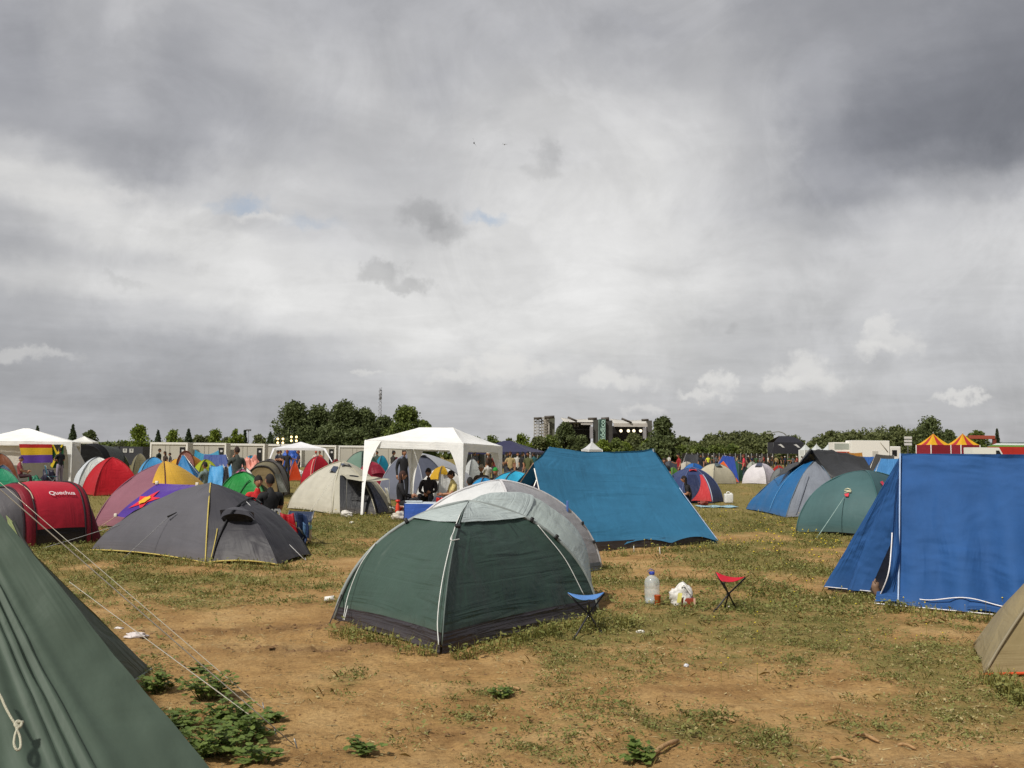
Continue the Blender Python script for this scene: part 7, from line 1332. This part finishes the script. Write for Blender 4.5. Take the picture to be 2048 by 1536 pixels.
for k, (px, Y, w, tp, kd, lf, lab) in enumerate(((73, 150, 14, 852, 'conifer', 'fir', 'small conifer showing above the left gazebo'), (144, 150, 20, 849, 'conifer', 'fir', 'conifer between the two white canopies on the left'), (178, 152, 36, 857, 'round', 'dark', 'round dark tree right of the conifer on the left'), (276, 150, 42, 846, 'round', 'light', 'bright green tree left of the first white cabin'), (315, 156, 16, 860, 'conifer', 'fir', 'small conifer behind the first white cabin'), (346, 152, 34, 855, 'round', 'light', 'bright green tree behind the first white cabin'), (376, 156, 20, 858, 'conifer', 'fir', 'conifer between the first and second white cabins'), (396, 160, 32, 868, 'round', 'olive', 'low olive tree behind the second cabin'), (430, 152, 34, 855, 'round', 'light', 'bright green tree behind the gap of second and third cabins'), (472, 152, 28, 857, 'poplar', 'light', 'slim bright green tree behind the third cabin'), (489, 158, 10, 860, 'conifer', 'fir', 'thin dark conifer right of the slim bright tree'), (516, 156, 30, 868, 'round', 'olive', 'low olive tree behind the third and fourth cabins'), (540, 156, 16, 864, 'conifer', 'fir', 'conifer at the left foot of the tall clump'), (452, 162, 28, 872, 'round', 'olive', 'low tree between the two bright green ones'), (412, 164, 26, 871, 'round', 'olive', 'low olive tree right behind the second cabin roof'), (360, 164, 26, 874, 'round', 'olive', 'low olive tree behind the first cabin roof'), (240, 165, 50, 884, 'round', 'olive', 'low bushy tree left of the bright green tree'), (560, 165, 36, 870, 'round', 'olive', 'low olive tree under the floodlights'))):
    tree(lab, px, Y, w*(2.6 if kd == 'conifer' else 1.5), tp, kd, lf, .04, 2200, .40, 90+k, 'trees behind the white cabins', nblob=34)
for k, (px, Y, w, tp, kd, lf, lab) in enumerate(((1325, 150, 62, 830, 'round', 'dark', 'tall dark tree right of the stage'), (1857, 190, 70, 824, 'round', 'dark', 'tall dark tree rising over the woodland by the circus marquees'), (1898, 195, 44, 858, 'round', 'dark', 'lower dark tree on the right of the tall one by the circus marquees'), (1130, 250, 52, 842, 'round', 'dark', 'dark tree standing before the left half of the stage'), (1268, 250, 50, 864, 'round', 'olive', 'olive tree before the right half of the stage'), (1164, 240, 34, 868, 'round', 'dark', 'dark tree below the left stage opening'), (1955, 260, 60, 858, 'round', 'mid', 'pale green tree behind the orange arch'), (1995, 260, 20, 858, 'conifer', 'far', 'greyish conifer right of the orange arch'), (1318, 148, 84, 868, 'round', 'dark', 'lower bushy tree at the foot of the tall tree right of the stage'))):
    tree(lab, px, Y, w*1.3, tp, kd, lf, .06, 6000, .5 if Y < 220 else .6, 130+k, 'trees round the stage', nblob=46)
for k, (px, tp, w, lf) in enumerate(((950, 870, 40, 'light'), (985, 868, 44, 'mid'), (1018, 876, 36, 'olive'), (1046, 864, 40, 'light'), (1078, 870, 40, 'olive'), (1100, 868, 40, 'mid'), (1205, 878, 36, 'light'), (1232, 874, 40, 'mid'), (1250, 880, 32, 'light'), (1296, 876, 36, 'light'), (1188, 884, 36, 'mid'), (1345, 876, 40, 'light'))):
    tree(['pale', 'round', 'small'][k % 3]+' green tree of the belt below the stage, %s from its left end' % ['first', 'second', 'third', 'fourth', 'fifth', 'sixth', 'seventh', 'eighth', 'ninth', 'tenth', 'eleventh', 'twelfth'][sorted([950, 985, 1018, 1046, 1078, 1100, 1205, 1232, 1250, 1296, 1188, 1345]).index(px)], px, 222+k*1.5, w*1.6, tp, 'round', lf, .05, 2800, .55, 170+k, 'belt of trees below the stage', nblob=30)
def wood():
    allc = []; r = np.random.default_rng(5)
    for row in range(3):
        for px in np.arange(1340, 1905, 15 if row else 17):
            x = px+r.normal(0, 5); tp = np.interp(x, [1340, 1375, 1400, 1425, 1440, 1490, 1510, 1560, 1605, 1625, 1640, 1690, 1750, 1800, 1840, 1905], [876, 868, 872, 862, 857, 858, 853, 860, 868, 873, 860, 852, 849, 846, 860, 866])+abs(r.normal(0, 4))+row*9; Yw = 255-row*14; b = X(x, Yw); h = V(x, tp, Yw).z
            allc.append(crown(b, 34/F*Yw*(1.5+.9*r.random()), h, .04*h, 1500, .72, int(r.integers(1e6)), 'round', 22))
    tag(arrays_mesh('woodland', np.concatenate(allc), 4, LEAF['olive']), 'far off dark green woodland along the right horizon', kind='stuff')
    allc = []
    for px in np.arange(860, 960, 12): b = X(px, 300); allc.append(crown(b, 6, V(px, 880+abs(r.normal(0, 5)), 300).z, .5, 400, .8, int(px), 'round', 10))
    for px in np.arange(1340, 1480, 14): b = X(px, 200); allc.append(crown(b, 4.5, V(px, 884+abs(r.normal(0, 5)), 200).z, .3, 420, .6, int(px), 'round', 10))
    for px in np.arange(1960, 2090, 14): b = X(px, 420); allc.append(crown(b, 9, V(px, 884+abs(r.normal(0, 4)), 420).z, .5, 420, 1.0, int(px), 'round', 10))
    for px in np.arange(200, 560, 13): b = X(px, 190); allc.append(crown(b, 6.5, V(px, 876+abs(r.normal(0, 5)), 190).z, .3, 380, .6, int(px), 'round', 10))
    tag(arrays_mesh('hedge', np.concatenate(allc), 4, LEAF['mid']), 'low scrub and hedge bushes along the edge of the field', kind='stuff')
wood()
def mast():
    Y = 420; b = X(759, Y); h = V(759, 775, Y).z; t = thing('radio_mast', 'thin lattice radio mast rising behind the tall trees', 'mast', b); mb = MB(); w = .7; n = 18
    for s in ((-w, -w), (w, -w), (0, w)): mb.tube([b+Vector((s[0], s[1], 0)), b+Vector((s[0]*.5, s[1]*.5, h))], .10, 4)
    for k in range(n): z0, z1 = h*k/n, h*(k+1)/n; mb.tube([b+Vector((-w, -w, z0)), b+Vector((w, -w, z1))], .07, 4); mb.tube([b+Vector((w, -w, z0)), b+Vector((-w, -w, z1))], .07, 4)
    mb.build('lattice', plain('#8a8c92', .5, .2), t); MB().tube([b+Vector((0, 0, h-5)), b+Vector((0, 0, h-1))], .55, 8).build('antenna', plain('#9a9ca2', .5), t)
    p = X(496, 190); t = thing('lamp_mast', 'thin lamp mast behind the third white cabin', 'mast', p); h2 = V(496, 860, 190).z; MB().tube([p, p+Vector((0, 0, h2))], .09, 6).build('pole', plain('#7c7e82', .5), t); MB().box(p+Vector((0, 0, h2)), .9, .4, .35, None, .05).build('lamp_head', plain('#6a6c70', .5), t)
    p = X(1612, 215); t = thing('lamp_mast', 'curved lamp mast above the black hospitality tent', 'mast', X(1556, 215)); p = X(1575, 215); hz = V(1575, 864, 215).z; MB().tube(smooth_line([p, p+Vector((0, 0, hz*.8)), p+Vector((-1.5, 0, hz)), p+Vector((-3.5, 0, hz*.97))], 14), .10, 6).build('pole', plain('#80827c', .5), t); MB().box(p+Vector((-3.9, 0, hz*.96)), 1.0, .4, .22, None, .05).build('lamp_head', plain('#b8bab4', .5), t)
mast()
def hills():
    def ridge(name, lab, Y, pts, c, depth):
        xs = np.linspace(pts[0][0], pts[-1][0], 160); mb = MB(); hh = np.interp(xs, [p[0] for p in pts], [p[1] for p in pts]); hh = hh+1.2*(fbm(xs*.03, xs*0+3, 3, 50)-.5)
        f = lambda u, v: (lambda i: (lambda p: Vector((p.x, Y+depth*v, max(-2, p.z*math.sin(math.pi*min(1, v*.5+.02)) if v < 1 else p.z))))(V(xs[i], hh[i], Y)))(min(159, int(round(u*159))))
        tag(mb.grid(f, 159, 8).build(name, plain(c, .95, var=.25, scale=.02), None), lab, kind='structure')
    ridge('hills', 'low wooded hills on the left horizon', 1500, [(-300, 874), (0, 876), (120, 878), (200, 874), (250, 872), (300, 878), (420, 886), (560, 892), (720, 900)], '#3c4438', 500)
    ridge('hills', 'low bluish hills on the right horizon', 2200, [(1750, 905), (1850, 896), (1950, 886), (2020, 882), (2100, 880), (2300, 878)], '#46504e', 600)
hills()
def bird(label, px, py, Y, ang, c_='#1a1a1e'):
    c = V(px, py, Y); t = thing('bird', label, 'bird', c, 'birds in the sky'); M_ = Matrix.Rotation(R(ang), 3, 'Y'); T = lambda x, y, z: c+M_ @ Vector((x, y, z)); dk = plain(c_, .8)
    MB().tube([T(0, -.28, 0), T(0, -.16, .01), T(0, .05, 0), T(0, .3, 0)], [.01, .055, .07, .015], 8).build('body', dk, t)
    for s in (-1, 1): MB().grid(lambda u, v: T(s*(.04+.52*u), -.10+.2*v*(1-.6*u)+.12*u*u, .10*math.sin(u*2.6)), 8, 3).build('wing', dk, t)
    MB().grid(lambda u, v: T((u-.5)*.14*(.4+v), .27+.16*v, 0), 3, 2).build('tail', dk, t)
bird('dark bird with raised wings high in the middle of the sky', 948, 286, 110, 70); bird('small pale bird gliding right of the dark one', 1009, 289, 190, 5, '#6a6a70')
print('objects', len(SC.objects))
